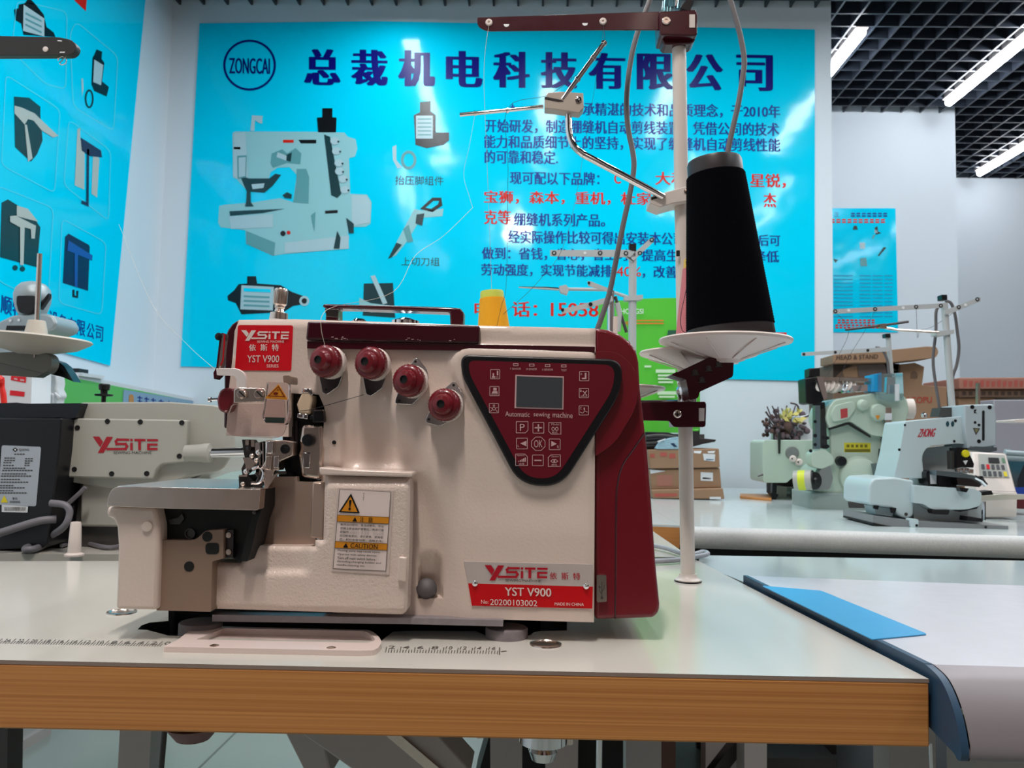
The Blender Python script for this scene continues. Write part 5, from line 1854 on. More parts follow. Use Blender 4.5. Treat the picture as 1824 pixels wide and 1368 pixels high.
m.px([(142, 936), (300, 938), (300, 972), (142, 976), (120, 974)], Yg + 0.03, 0.14, GREYD)
m.build('oil_pan', gm_)
m = MB()
m.tube([P(340, 850, Yg + .05), P(390, 824, Yg + .05), P(418, 812, Yg + .05)], 0.005, GREYD, 8, smooth=4)
m.build('oil_hose', gm_)
# cables and peg
CBM = M('grey_cable_sheath', (116, 114, 120), 0.45)
m = MB()
m.tube([P(-40, 962, 1.02), P(20, 943, 1.03), P(70, 928, 1.04), P(100, 925, 1.05)], 0.0052, CBM, 10, smooth=4)
tag(m.build('motor_cable'), 'grey cable leaving the left frame edge below the motor label', 'cable')
m = MB()
m.tube([P(90, 896, 1.04), P(116, 900, 1.04), P(124, 915, 1.04), P(112, 940, 1.04), PZ(75, 963, TZ + .012), PZ(45, 977, TZ + .006), PZ(60, 978, TZ + .006), PZ(90, 967, TZ + .006), PZ(112, 962, TZ + .006)], 0.0045, CBM, 10, smooth=6)
tag(m.build('motor_cable'), 'grey cable curling down from the motor and doubling back on the table', 'cable')
m = MB()
m.tube([P(120, 898, 1.075), P(140, 880, 1.075), P(152, 868, 1.075)], 0.003, CBM, 8, smooth=4)
m.tube([PZ(110, 972, TZ + .004), PZ(140, 965, TZ + .004), PZ(190, 975, TZ + .004), PZ(215, 972, TZ + .004)], 0.003, CBM, 8, smooth=4)
tag(m.build('thin_cable'), 'thin grey cable beside the white peg under the grey machine', 'cable')
m = MB()
c = PZ(132, 990, TZ)
k = S(1, c.y)
m.lathe(c, (0, 0, 1), [(k * 16.5, 0), (k * 16.5, k * 3), (k * 13, k * 5), (k * 11.5, k * 6), (k * 9, k * 57), (k * 8, k * 60), (0, k * 60.5)], PLATEW, 24)
tag(m.build('bobbin_peg'), 'small white plastic peg standing on the table at left', 'peg')
# thread stand of the grey machine
Ys = 1.13
ls = thing('thread_stand', (P(60, 700, Ys).x, Ys, TZ), 'grey thread stand at the left edge with one oval plate and black top bar', 'thread stand')
m = MB()
m.px(rpoly([(-120, 61), (105, 66), (128, 71), (136, 80), (135, 90), (126, 98), (-120, 99)], [1, 3, 8, 8, 8, 8, 1], 4), Ys, 0.012, M('dark_grey_bar', (46, 44, 42), 0.35))
lb_ = m.build('top_bar', ls, bevel=0.002)
m = MB()
m.lathe(P(81.5, 88, Ys), (0, -1, 0), [(S(5, Ys), 0), (S(5, Ys), .0012), (S(2.5, Ys), .002), (0, .002)], PLATEW, 16)
m.build('bar_screw', lb_)
m = MB()
for q in ([(103, 71), (110, 72), (110, 74), (102, 73)], [(107, 92), (116, 92), (115, 94), (106, 94)]):
    m.face([P(a, b, Ys - .0005) for a, b in q], WHITE)
m.build('bar_slot', lb_, recalc=False)
m = MB()
cc = circ(111, 108, 7.5, 7.5, 24)
m.tube([P(a, b, Ys + .004) for a, b in [(104, 98)] + cc[12:] + cc[:10] + [(119, 98)]], 0.0007, STEEL, 6)
m.build('wire_loop', lb_)
m = MB()
m.tube([P(-45, 1000, Ys + .02), P(-45, 50, Ys + .02)], 0.009, GREYM, 14)
m.build('pole', ls)
c = P(58, 603, Ys)
r = S(99, Ys)
m = MB()
m.lathe(c, Vector((.04, 0, 1)), [(r * .2, -r * .30), (r * .3, -r * .27), (r * .75, -r * .16), (r * .97, -r * .03), (r, r * .0), (r * .97, r * .03), (r * .6, r * .06), (r * .2, r * .07)], M('warm_grey_plastic', (196, 190, 178), 0.4), 56)
po = m.build('cone_plate', ls)
m = MB()
m.lathe(c + Vector((S(6, Ys), 0, 0)), (0, 0, 1), [(S(20, Ys), r * .05), (S(15, Ys), S(30, Ys)), (S(14, Ys), S(33, Ys)), (0, S(33, Ys))], M('warm_grey_plastic'), 28)
m.build('pin_collar', po)
m = MB()
m.tube([P(66, 575, Ys), P(71, 452, Ys)], S(4.6, Ys), STEEL, 12)
m.build('cone_pin', po)
m = MB()
m.px(rpoly([(-90, 632), (60, 625), (86, 630), (92, 640), (90, 655), (80, 666), (0, 646), (-90, 648)], [1, 3, 8, 6, 8, 8, 4, 1], 4), Ys - .006, 0.02, M('grey_arm', (112, 110, 102), 0.4))
m.px([(-90, 646), (0, 646), (66, 655), (80, 664), (66, 672), (-90, 662)], Ys - .003, 0.016, M('grey_arm'))
la = m.build('plate_arm', ls, bevel=0.003)
m = MB()
m.lathe(P(61, 627.5, Ys - .006), (0, -1, 0), [(S(4, Ys), 0), (S(4, Ys), .002), (0, .003)], PLATEW, 12)
m.tube([P(61, 630, Ys - .0075), P(61, 637, Ys - .0075)], .0008, PLATEW, 6)
m.build('arm_screw', la)
m = MB()
m.px([(66, 657), (92, 640), (104, 644), (114, 652), (124, 668), (131, 680), (112, 672), (88, 666)], Ys + 0.03, 0.006, BLACK)
m.px([(92, 640), (104, 644), (114, 652), (124, 668), (131, 680), (118, 668), (104, 652)], Ys + 0.024, 0.02, M('charcoal_plastic', (40, 46, 52), 0.25))
m.build('thread_deflector', ls)
# silver dome-headed figure on a white box
Yb = 1.52
bx = MB()
zt = P(60, 652, Yb).z
def boxpx(mb, pts, y, d, mt, zbot=None):
    mb.px(pts, y, d, mt)
    return mb
bx.px([(-60, 640), (54, 654), (57, 660), (50, 921), (-60, 921)], Yb - 0.05, 0.06, PAPER)
bxx = thing('carton', (P(20, 790, Yb).x, Yb, TZ), 'white carton with red printed panels at the left edge', 'carton')
bx.build('box', bxx)
m = MB()
for q in ([(21, 657), (47, 662), (46, 682), (19, 677)], [(18, 695), (44, 698), (43, 706.5), (17, 704)]):
    m.face([P(a, b, Yb - .051) for a, b in q], REDST)
for q in ([(25, 673), (31, 674), (31, 677), (25, 676)], [(36, 675), (43, 676), (43, 679), (36, 678)]):
    m.face([P(a, b, Yb - .0516) for a, b in q], PINKI)
m.build('printed_panel', bxx, recalc=False)
fg = thing('silver_device', P(55, 645, Yb), 'silver dome-headed device with a black visor behind the left oval plate', 'device')
SILV = M('silver_plastic', (168, 180, 184), 0.42, 0.4)
m = MB()
k = S(1, Yb)
c = P(58, 532, Yb)
b0 = len(m.v)
m.lathe((0, 0, 0), (0, 0, 1), [(k * 18, -k * 34), (k * 25, -k * 24), (k * 30, -k * 6), (k * 31, k * 6), (k * 28, k * 18), (k * 20, k * 27), (k * 9, k * 31), (0, k * 32)], SILV, 30)
for i_ in range(b0, len(m.v)):
    m.v[i_] = m.v[i_] + c
m.build('dome_head', fg)
m = MB()
m.px(rpoly([(29, 526), (61, 526), (70, 540), (58, 556), (50, 560), (32, 556), (28, 540)], 4, 3), Yb - k * 31.5, k * 12, BLACK)
m.px([(70, 540), (86, 521), (85, 530), (70, 552)], Yb - k * 24, k * 12, BLACK)
m.build('visor', fg, bevel=0.002)
m = MB()
m.px(rpoly([(-30, 600), (-2, 572), (20, 562), (44, 558), (80, 558), (94, 562), (101, 576), (96, 586), (80, 592), (52, 600), (52, 648), (-20, 645)], 6, 4), Yb - 0.03, 0.08, SILV)
m.build('shoulders', fg, bevel=0.006)
m = MB()
m.px([(12, 580), (46, 580), (46, 588), (10, 588)], Yb - 0.034, 0.004, BLACK)
for a, b in ((18, 571), (33, 570)):
    m.disc(a, b, Yb - .0335, 2.5, WHITE)
m.build('chest_band', fg)
# folded white covers and red cable
m = MB()
yv = 1.58
m.px([(76, 676), (80, 664), (100, 668), (102, 682), (100, 692), (104, 700), (105, 706), (100, 712), (99, 908), (73, 908), (74, 706), (71, 692)], yv, 0.03, PAPER)
m.px([(75, 702), (88, 697), (84, 720), (72, 718)], yv - .01, 0.01, PAPER)
m.px([(94, 697), (106, 706), (100, 714), (97, 706)], yv - .012, 0.01, PAPER)
m.px([(86, 700), (93, 700), (92, 722), (86, 722)], yv - .008, 0.01, PAPER)
tag(m.build('folded_cover', bevel=0.004), 'crumpled white foam cover standing against the green board', 'cover')
m = MB()
m.tube([P(-30, 690, 1.4), P(0, 673, 1.4), P(3, 690, 1.4), P(7, 715, 1.4), P(9, 800, 1.4)], 0.005, M('red_cable', (226, 40, 30), 0.4), 10, smooth=4)
m.tube([P(-4, 676, 1.39), P(4, 678, 1.39)], [0.011, 0.004], M('red_cable'), 10)
tag(m.build('red_cable'), 'red cable hanging at the left edge in front of the white carton', 'cable')
# green board along the left wall
XG = XL + 0.16
gb = thing('green_board', (XG, 2.4, 0), 'green display board along the left wall below the cyan poster', 'display board')
m = MB()
m.prism([PX(-80, 632, XG), PX(385, 722.5, XG), PX(385, 1000, XG), PX(-80, 1200, XG)], (-0.03, 0, 0), M('leaf_green_board', (84, 186, 84), 0.35))
m.build('panel', gb)
m = MB()
a, b = PX(-80, 632, XG), PX(385, 722.5, XG)
m.prism([a, b, b + Vector((XL - XG + .004, 0, 0)), a + Vector((XL - XG + .004, 0, 0))], (0, 0, 0.012), PAPER)
m.build('ledge', gb)
m = MB()
x1 = XG + .003
m.prism([PX(221, 694, x1), PX(345, 714, x1), PX(345, 745, x1), PX(219, 730, x1)], (-.003, 0, 0), M('grey_blue_sign', (128, 162, 190), 0.4))
x1 += .0006
m.face([PX(a, b, x1) for a, b in [(230, 704), (234, 702), (238, 705), (239, 730), (229, 728)]], M('ochre_ink', (190, 130, 60), 0.4))
for a in (246, 258, 270, 284, 298, 312):
    for q in stroke([(a, 708 + (a - 246) * .17), (a + 7, 709 + (a - 246) * .17)], 2) + stroke([(a + 3, 706 + (a - 246) * .17), (a + 3, 720 + (a - 246) * .17)], 2) + stroke([(a, 714 + (a - 246) * .17), (a + 7, 715 + (a - 246) * .17)], 1.6):
        m.face([PX(u_, v_, x1) for u_, v_ in q], BLUE)
m.build('name_sign', gb, recalc=False)
m = MB()
cc = PX(149, 664, XG - .02)
m.box(cc + Vector((-.02, 0, .004)), (0.04, 0.05, 0.014), BLACK)
tag(m.build('black_box'), 'small black box lying on the ledge of the green board', 'box')
m = MB()
m.box(cc + Vector((-.02, 0, -.009)), (0.10, 0.12, 0.010), PAPER)
tag(m.build('white_tray'), 'thin white tray under the small black box on the green board ledge', 'tray')
# ------------------------------------------------------------------ green banner and cartons behind the pole
yb_ = 2.72
m = MB()
gt = thing('roll_banner', (P(1150, 765, yb_).x, yb_, P(1150, 790, yb_).z), 'glossy green standing banner with white and orange lettering behind the pole', 'banner')
N = 14
cols = []
for k in range(N + 1):
    f = k / N
    x = 1066 + (1247 - 1066) * f
    dy = -0.05 * math.sin(math.pi * f) ** 0.7
    a, b = P(x, 540 - 8 * f, yb_), P(x, 769 + 3 * f, yb_)
    cols.append((a + Vector((0, dy, 0)), b + Vector((0, dy, 0))))
for k in range(N):
    (a, b), (c, d) = cols[k], cols[k + 1]
    q = Vector((0, 0.004, 0))
    m.face([b, d, c, a], GREEN)
    m.face([b + q, a + q, c + q, d + q], GREEN)
i0 = len(m.v)
m.build('banner_sheet', gt, smooth=60, recalc=False)
m = MB()
yk = yb_ - 0.056


def bt_(x0, x1, a, b, s, mt):
    m.text(PQ(x0, x1, a, b, y=yk), s, mt, 0.01)


bt_(1098, 1146, 550, 559, 'ZHONGSI', WHITE)
bt_(1114, 1121, 572, 579, '电', REDI)
for k in range(6):
    for q in stroke([(1127 + k * 9.4, 571), (1134 + k * 9.4, 571)], 2) + stroke([(1127 + k * 9.4, 576), (1134 + k * 9.4, 576)], 2):
        m.face([P(a, b, yk) for a, b in q], M('orange_ink', (236, 110, 50), 0.4))
for r_, (x0, x1, yy) in enumerate(((1168, 1203, 658), (1172, 1201, 667), (1172, 1200, 673), (1173, 1199, 679), (1171, 1204, 697), (1174, 1202, 705), (1148, 1160, 651))):
    m.face([P(x0, yy, yk), P(x1, yy, yk), P(x1, yy + (6 if r_ in (0, 4) else 3.4), yk), P(x0, yy + (6 if r_ in (0, 4) else 3.4), yk)], M('pale_green_ink', (206, 236, 200), 0.4))
m.face([P(a, b, yk) for a, b in [(1190, 588), (1207, 588), (1210, 612), (1186, 612)]], M('dark_green_ink', (40, 90, 70), 0.4))
m.build('banner_print', gt, recalc=False)
m = MB()
a, b = P(1066, 771, yb_), P(1247, 774, yb_)
m.prism([a + Vector((0, -.07, 0)), b + Vector((0, -.07, 0)), b + Vector((0, .05, 0)), a + Vector((0, .05, 0))], (0, 0, -0.02), GREYD)
m.tube([Vector((a.x + .1, yb_, a.z)), Vector((a.x + .1, yb_, TZ))], .012, GREYD, 10)
m.tube([Vector((b.x - .06, yb_, a.z)), Vector((b.x - .06, yb_, TZ))], .012, GREYD, 10)
m.build('banner_foot', gt)

Yc = 2.36


def carton(pts, y, d, mt, lab, group=None, prints=(), name='carton'):
    q = MB()
    q.px(pts, y, d, mt)
    xs = [p[0] for p in pts]
    ys_ = [p[1] for p in pts]
    t = thing(name, P(sum(xs) / len(xs), max(ys_), y), lab, 'carton', group)
    q.build('box', t, bevel=0.003)
    if prints:
        q = MB()
        for pp, mm in prints:
            if isinstance(pp, tuple):
                q.text(PQ(*pp[0], y=y - .0012), pp[1], mm, 0.012)
            else:
                q.face([P(a, b, y - .001) for a, b in pp], mm)
        q.build('printing', t, recalc=False)
    return t


LB = M('blue_grey_label_ink', (110, 136, 160), 0.5)
RB = M('faded_red_ink', (170, 84, 74), 0.6)
GS = 'cartons stacked behind the pole'
carton([(1161, 872.5), (1288, 869.5), (1291, 889), (1162, 888)], Yc - .02, 0.34, CARD, 'flat brown carton, lowest of the stack behind the pole', GS, [([(1264, 885), (1284, 885), (1284, 889), (1264, 889)], PAPER), ([(1166, 879), (1206, 879), (1206, 884), (1166, 885)], RB)])
carton([(1158, 836), (1282.5, 833.5), (1285.5, 869), (1160, 872)], Yc, 0.32, CARD, 'brown carton with a white label, middle of the stack behind the pole', GS,
       [([(1248, 841), (1270, 842), (1270, 857), (1248, 856)], PAPER), ([(1252, 850), (1267, 851), (1266, 854), (1251, 853)], LB), ([(1170, 846), (1198, 846), (1198, 866), (1170, 866)], CARDR), ([(1157, 836), (1186, 839), (1159, 844)], PAPER)])
carton([(1154, 801), (1281, 799), (1282.5, 833), (1157.5, 835)], Yc - .01, 0.30, CARD, 'brown carton with taped top edge, uppermost of the stack behind the pole', GS,
       [([(1252, 808), (1274, 809), (1273, 822), (1254, 820)], PAPER), ([(1258, 817), (1272, 818), (1271, 820), (1257, 820)], LB), ([(1158, 809), (1166, 808), (1166, 815), (1158, 815)], RB), ([(1176, 806), (1188, 806), (1188, 813), (1176, 813)], RB), ([(1192, 808), (1203, 808), (1203, 816), (1192, 816)], RB),
        ([(1236, 803), (1250, 803), (1248, 808), (1236, 807)], WHITE), ([(1260, 804), (1274, 803), (1272, 807), (1262, 807)], WHITE)])
m = MB()
m.px(rpoly([(1150, 769), (1190, 770), (1212, 776), (1212, 800), (1150, 801)], 3, 3), Yc + .04, 0.16, BLACKM)
for k in range(4):
    m.tube([P(1150, 778 + k * 6, Yc + .035), P(1180, 776 + k * 6, Yc + .033), P(1212, 781 + k * 4, Yc + .035)], .006, BLACK if k % 2 else GREYD, 8, smooth=4)
tag(m.build('folded_cloth', bevel=.004), 'folded black cloth lying on the top carton behind the pole', 'cloth')
m = MB()
for pts in ([(1168, 800), (1178, 786), (1196, 780), (1212, 778), (1214, 800)],):
    m.px(rpoly(pts, 3, 3), Yc - .012, 0.05, M('washed_blue_cloth', (150, 184, 198), 0.7, bump=.6, scale=60, dist=.01))
m.px([(1171, 786), (1186, 781), (1184, 784), (1173, 788)], Yc - .016, .01, PAPER)
m.px([(1194, 790), (1200, 789), (1207, 796), (1201, 796)], Yc - .0135, .002, M('deep_navy_cloth', (24, 50, 76), .8))
tag(m.build('blue_cloth', bevel=.003), 'crumpled pale blue cloth on the top carton beside the pole', 'cloth')
m = MB()
m.px([(1234, 764), (1246, 764), (1247, 780), (1276, 783), (1274, 787), (1252, 791), (1234, 796)], Yc + .02, 0.18, M('dark_brown_black_tray', (40, 34, 36), .5))
m.px([(1233, 764.5), (1245, 764.5), (1245, 768), (1233, 768)], Yc + .018, .01, GREEN)
tag(m.build('black_tray', bevel=.002), 'black tray with a pointed lip on the top carton right of the pole', 'tray')

# ------------------------------------------------------------------ thread stands in the middle distance
Z1 = 1.92
gs = thing('thread_stand', Vector((P(1128, 600, Z1).x, Z1, TZ)), 'slim grey thread stand with black cap behind the grey cord', 'thread stand')
STG = M('stand_grey_paint', (186, 190, 190), 0.35)
m = MB()
m.tube([Vector((P(1128, 600, Z1).x, Z1, TZ)), P(1127, 446, Z1)], S(7, Z1), STG, 14)
m.build('pole', gs)
m = MB()
m.px([(1121, 434), (1133.5, 434), (1133.5, 447), (1121, 447)], Z1 - .01, .02, BLACK)
m.build('cap', gs)
m = MB()
m.px([(980, 445.5), (1120, 445), (1132, 449), (1132, 457), (1118, 458), (980, 456)], Z1 - .012, .003, STG)
m.px([(1124, 456), (1160, 423), (1166, 423), (1164, 431), (1132, 461), (1126, 466)], Z1 - .012, .003, STG)
m.tube([P(1117, 458, Z1 - .01), P(1128, 466, Z1 - .012)], .003, CHROME, 8)
b = m.build('top_bar', gs)
m = MB()
for a, c in ((987, 450.5), (1069, 450.5), (1161, 427), (1140, 451), (1115, 451)):
    m.disc(a, c, Z1 - .0135, 4.2, BLACK)
    m.disc(a, c, Z1 - .014, 2, STG)
m.disc(1042, 450.5, Z1 - .0132, 2.5, WHITE)
m.build('thread_eyelet', b)
m = MB()
m.tube([P(924, 511.5, Z1), P(975, 513.5, Z1), P(996, 515, Z1)], [.0018, .004, .004], CHROME, 8)
m.tube([P(1010, 515, Z1), P(1078, 516, Z1), P(1118, 529, Z1)], .004, STG, 8)
m.px([(996, 510), (1008, 507), (1014, 514), (1010, 524), (998, 520)], Z1 - .01, .02, STG)
m.px([(1112, 528), (1145, 525), (1145, 532), (1136, 535), (1112, 535)], Z1 - .012, .024, STG)
m.build('guide_arm', gs)
Z2 = 1.38
gs2 = thing('thread_stand', Vector((P(1091, 600, Z2).x, Z2, TZ)), 'chrome thread stand crossing in front of the slim grey one', 'thread stand')
m = MB()
m.tube([Vector((P(1092, 600, Z2).x, Z2, TZ)), P(1088, 518, Z2)], S(6.5, Z2), CHROME, 14)
m.build('pole', gs2)
m = MB()
m.px([(1000, 551), (1045, 540), (1090, 527), (1092, 536), (1050, 548), (1001, 559)], Z2 - .012, .003, STG)
m.px([(1046, 501), (1052, 501), (1090, 516), (1092, 522), (1048, 509)], Z2 - .008, .003, STG)
b = m.build('top_bar', gs2)
m = MB()
m.disc(1052, 542, Z2 - .0135, 3.6, BLACK)
m.disc(1002, 552, Z2 - .0135, 3, BLACK)
m.disc(1049, 504, Z2 - .009, 2.6, DKST)
m.build('thread_eyelet', b)
m = MB()
m.tube([P(1096, 528, Z2), P(1116, 592, Z2)], .0028, GREYD, 8)
m.tube([P(1099, 540, Z2), P(1104, 560, Z2), P(1101, 590, Z2)], .0045, STG, 8)
m.build('brace', gs2)

# ------------------------------------------------------------------ pale lockstitch machine and dried flowers
Yl = 2.40
ll = thing('lockstitch_machine', Vector((P(1405, 890, Yl).x, Yl, TZ)), 'pale mint sewing machine head half hidden behind the mint coverlock machine', 'sewing machine')
m = MB()
m.px(rpoly([(1358.5, 787), (1364, 783.5), (1470, 784), (1470, 850), (1411, 850.5), (1402, 860), (1363, 860), (1358.5, 855)], [3, 3, 1, 1, 8, 4, 4, 3], 3), Yl, 0.14, MINT)
m.px([(1440, 850), (1475, 850), (1475, 895), (1440, 895)], Yl + .02, .12, MINT)
m.build('body', ll, bevel=.004)
m = MB()
for a, c in ((1411, 817), (1422, 823)):
    m.lathe(P(a, c, Yl), (0, -1, 0), [(S(6, Yl), 0), (S(6, Yl), .01), (S(4.5, Yl), .014), (0, .015)], PLATEW, 16)
    m.disc(a, c, Yl - .0155, 1.6, GREYD)
m.lathe(P(1411, 807, Yl), (0, -1, 0), [(S(12, Yl), 0), (S(11, Yl), .006), (0, .007)], M('mid_grey', (120, 124, 122), .4), 18)
m.build('tension_dial', ll)
m = MB()
m.px([(1386, 770), (1391, 770), (1390, 808), (1387, 808)], Yl - .006, .006, DKST)
m.build('thread_lever', ll)
m = MB()
m.px([(1374, 772), (1379, 772), (1380, 784), (1373, 784)], Yl + .02, .02, CHROME)
m.build('top_post', ll)
m = MB()
m.tube([P(1350, 848, Yl), P(1359, 845, Yl)], .003, DKST, 6)
m.build('side_lever', ll)
m = MB()
m.px([(1376, 860), (1384, 860), (1383, 893), (1375, 894)], Yl + .04, .02, BLACK)
m.px([(1372, 878), (1387, 880), (1385, 886), (1374, 884)], Yl + .035, .02, BLACK)
m.build('needle_bar', ll)
m = MB()
m.px([(1384, 866), (1401, 867), (1401, 894), (1384, 894)], Yl + .10, .06, GREYM)
m.px([(1411, 869), (1442, 870), (1442, 895), (1411, 895)], Yl + .10, .06, GREYM)
m.tube([P(1401, 878, Yl + .12), P(1412, 878, Yl + .12)], .005, PAPER, 8)
m.tube([P(1401, 887, Yl + .12), P(1412, 887, Yl + .12)], .005, PAPER, 8)
m.build('bobbin_winder', ll)
m = MB()
m.prism([PZ(1318, 884, TZ + .006), PZ(1374, 889, TZ + .006), PZ(1374, 880, TZ + .006), PZ(1318, 879, TZ + .006)], (0, 0, -.0055), WOOD)
tag(m.build('wood_offcut'), 'thin wooden board lying on the counter left of the mint machines', 'board')
Yf_ = 2.62
fl = thing('dried_flowers', Vector((P(1400, 880, Yf_).x, Yf_, TZ)), 'bunch of dried purple and yellow flowers behind the pale mint machine', 'dried flowers')
m = MB()
rf = random.Random(3)
for k in range(26):
    a = rf.uniform(1365, 1432)
    b = rf.uniform(722, 760)
    m.tube([P(1400 + rf.uniform(-6, 6), 790, Yf_ + rf.uniform(-.03, .03)), P((a + 1400) / 2 + rf.uniform(-6, 6), (b + 790) / 2, Yf_ + rf.uniform(-.05, .05)), P(a, b, Yf_ + rf.uniform(-.06, .06))], .0022, M('purple_brown_stem', (74, 62, 66), .8), 5, smooth=3)
for pts in ([(1395, 775), (1372, 745), (1364, 733)], [(1428, 745), (1446, 738), (1462, 732)], [(1425, 738), (1420, 722), (1408, 718)], [(1395, 770), (1372, 760), (1366, 757)]):
    m.tube([P(a, b, Yf_ - .04) for a, b in pts], .003, M('purple_brown_stem'), 5, smooth=4)
m.build('stem', fl)
m = MB()
for k in range(150):
    a, b = rf.gauss(1396, 16), rf.gauss(763, 12)
    if b > 790 or b < 730:
        continue
    c = P(a, b, Yf_ - .03 + rf.uniform(-.05, .05))
    m.ball(c, rf.uniform(.004, .011), M('dried_purple', (96, 82, 88), .9) if rf.random() < .7 else M('dried_brown', (88, 66, 60), .9), 6, (1, 1, rf.uniform(.6, 1.4)))
o = m.build('blossom', fl)
o['kind'] = 'stuff'
m = MB()
for k in range(26):
    a, b = rf.uniform(1393, 1426), rf.uniform(733, 760)
    an = rf.uniform(-.6, 2.2)
    L = rf.uniform(8, 17)
    y = Yf_ - .07 + rf.uniform(-.02, .02)
    dx, dy = math.cos(an) * L, -math.sin(an) * L
    m.prism([P(a, b, y), P(a + dx / 2 - dy * .22, b + dy / 2 + dx * .22, y - .006), P(a + dx, b + dy, y), P(a + dx / 2 + dy * .22, b + dy / 2 - dx * .22, y + .006)], (0, .0012, 0), M('dry_yellow_leaf', (196, 186, 104), .7))
m.build('leaf', fl)
m = MB()
m.lathe(Vector((P(1400, 880, Yf_).x, Yf_, TZ)), (0, 0, 1), [(.05, 0), (.06, .01), (.062, .16), (.05, .185)], M('dark_basket', (50, 42, 42), .8), 20)
m.build('basket', fl)
m = MB()
m.px([(1425, 741), (1462, 736), (1462, 883), (1426, 884)], 2.58, .1, PAPER)
tag(m.build('white_box', bevel=.003), 'tall white box standing beside the dried flowers', 'box')

# ------------------------------------------------------------------ mint coverlock machine
Ym = 2.10
ml = thing('coverlock_machine', Vector((P(1525, 914, Ym).x, Ym + .06, TZ)), 'mint green coverlock sewing machine with chrome tension bar on the counter', 'sewing machine')
m = MB()
m.px(rpoly([(1486, 712), (1563, 699), (1606, 700), (1616, 712), (1620, 730), (1614, 752), (1603, 768), (1584, 779), (1551, 776), (1513, 750), (1478, 764), (1471, 746), (1476, 726)], [6, 4, 4, 6, 8, 8, 6, 4, 6, 8, 3, 8, 6], 4), Ym - .02, .14, MINT)
m.build('arm', ml, bevel=.008, seg=3)
m = MB()
m.px(rpoly([(1478, 756), (1513, 744), (1552, 770), (1570, 776), (1571, 824), (1600, 826), (1600, 880), (1488, 882), (1450, 876), (1455, 832), (1480, 825)], [2, 2, 2, 2, 10, 4, 4, 4, 10, 12, 6], 4), Ym, .13, MINT)
m.build('body', ml, bevel=.006, seg=3)
m = MB()
m.lathe(P(1530, 850, Ym), (0, -1, -.1), [(S(38, Ym), -.01), (S(34, Ym), .01), (S(22, Ym), .02), (0, .024)], MINT, 28)
m.lathe(P(1563, 735, Ym - .02), (0, -1, 0), [(S(16, Ym), 0), (S(14, Ym), .012), (0, .016)], MINT, 20)
m.lathe(P(1535, 722, Ym - .02), (0.3, -1, 0), [(S(11, Ym), 0), (S(9, Ym), .012), (0, .016)], MINT, 18)
m.px(rpoly([(1488, 722), (1520, 714), (1525, 728), (1512, 746), (1484, 752), (1480, 738)], 5, 3), Ym - .028, .012, MINT)
m.px([(1513, 752), (1551, 776), (1552, 780), (1512, 756), (1478, 766), (1477, 762)], Ym - .021, .01, BLACKM)
m.px([(1497, 824), (1572, 825), (1572, 827), (1497, 826)], Ym - .001, .01, DKST)
m.build('casting_detail', ml, bevel=.003)
m = MB()
m.px(rpoly([(1445, 877), (1558, 880), (1600, 882), (1600, 912), (1590, 916), (1446, 914)], 3, 3), Ym - .01, .16, M('grey_green_base', (146, 160, 156), .35))
m.px([(1510, 893), (1600, 893), (1600, 906), (1512, 905)], Ym - .012, .01, GREYD)
m.build('base', ml, bevel=.003)
m = MB()
for a in (1456, 1545, 1590):
    c = P(a, 914, Ym + .0)
    m.lathe(Vector((c.x, c.y + .02, TZ)), (0, 0, 1), [(.012, 0), (.012, .012), (0, .012)], BLACK, 14)
m.build('rubber_foot', ml)
m = MB()
m.px([(1441.5, 656), (1461, 655), (1461, 672), (1441.5, 672)], Ym + .02, .04, BLACK)
m.px(rpoly([(1434, 674), (1460, 670), (1466, 716), (1444, 720), (1436, 718)], 2, 2), Ym + .01, .06, BLACK)
m.px([(1445, 718), (1470, 716), (1470, 728), (1452, 726)], Ym + .01, .03, BLACK)
m.build('solenoid', ml, bevel=.002)
m = MB()
m.px([(1455, 671), (1562, 674), (1560, 680), (1456, 678)], Ym - .02, .04, STEEL)
m.px([(1518, 687), (1560, 684), (1560, 696), (1514, 698)], Ym - .018, .03, CHROME)
for a in (1468, 1484, 1500, 1514):
    m.lathe(P(a, 688, Ym + .0), (-1, -.5, .3), [(S(10, Ym), -.012), (S(13, Ym), 0), (S(8, Ym), .004), (S(12, Ym), .012), (0, .016)], PLATEW if a % 3 else CHROME, 18)
m.px([(1455, 672), (1466, 672), (1474, 706), (1468, 714), (1460, 690)], Ym - .022, .01, CHROME)
m.build('tension_bar', ml)
m = MB()
m.px([(1564, 666), (1608, 664), (1610, 712), (1590, 716), (1564, 708)], Ym - .04, .06, M('clear_shield', (200, 226, 232), .05, trans=.9))
m.px([(1557, 667), (1570, 664), (1570, 698), (1557, 697)], Ym - .038, .06, M('bright_blue_plastic', (30, 150, 206), .3))
m.px([(1578, 672), (1592, 672), (1594, 704), (1576, 708)], Ym - .02, .02, CHROME)
m.px([(1595, 684), (1602, 684), (1602, 714), (1595, 714)], Ym - .046, .004, PAPER)
m.build('thread_shield', ml)
m = MB()
m.lathe(P(1610, 728, Ym + .04), (1, -.2, 0), [(S(16, Ym), 0), (S(18, Ym), .008), (S(18, Ym), .022), (S(12, Ym), .026), (0, .026)], PLATEW, 24)
m.build('hand_wheel', ml)
m = MB()
m.px([(1452, 722), (1461, 722), (1461, 800), (1452, 800)], Ym - .02, .02, M('blue_grey_steel', (120, 134, 140), .35, .8))
for a, b, r in ((1452, 751, 3), (1452, 776, 3.4), (1452, 792, 3), (1474, 780, 3), (1474, 795, 3.4), (1444, 803, 3)):
    m.disc(a, b, Ym - .024, r, BLACK)
m.px([(1462, 730), (1470, 726), (1474, 800), (1462, 798)], Ym - .01, .02, DKST)
m.px(rpoly([(1444, 806), (1468, 800), (1484, 812), (1486, 826), (1462, 836), (1446, 830)], 6, 3), Ym - .03, .04, MINT)
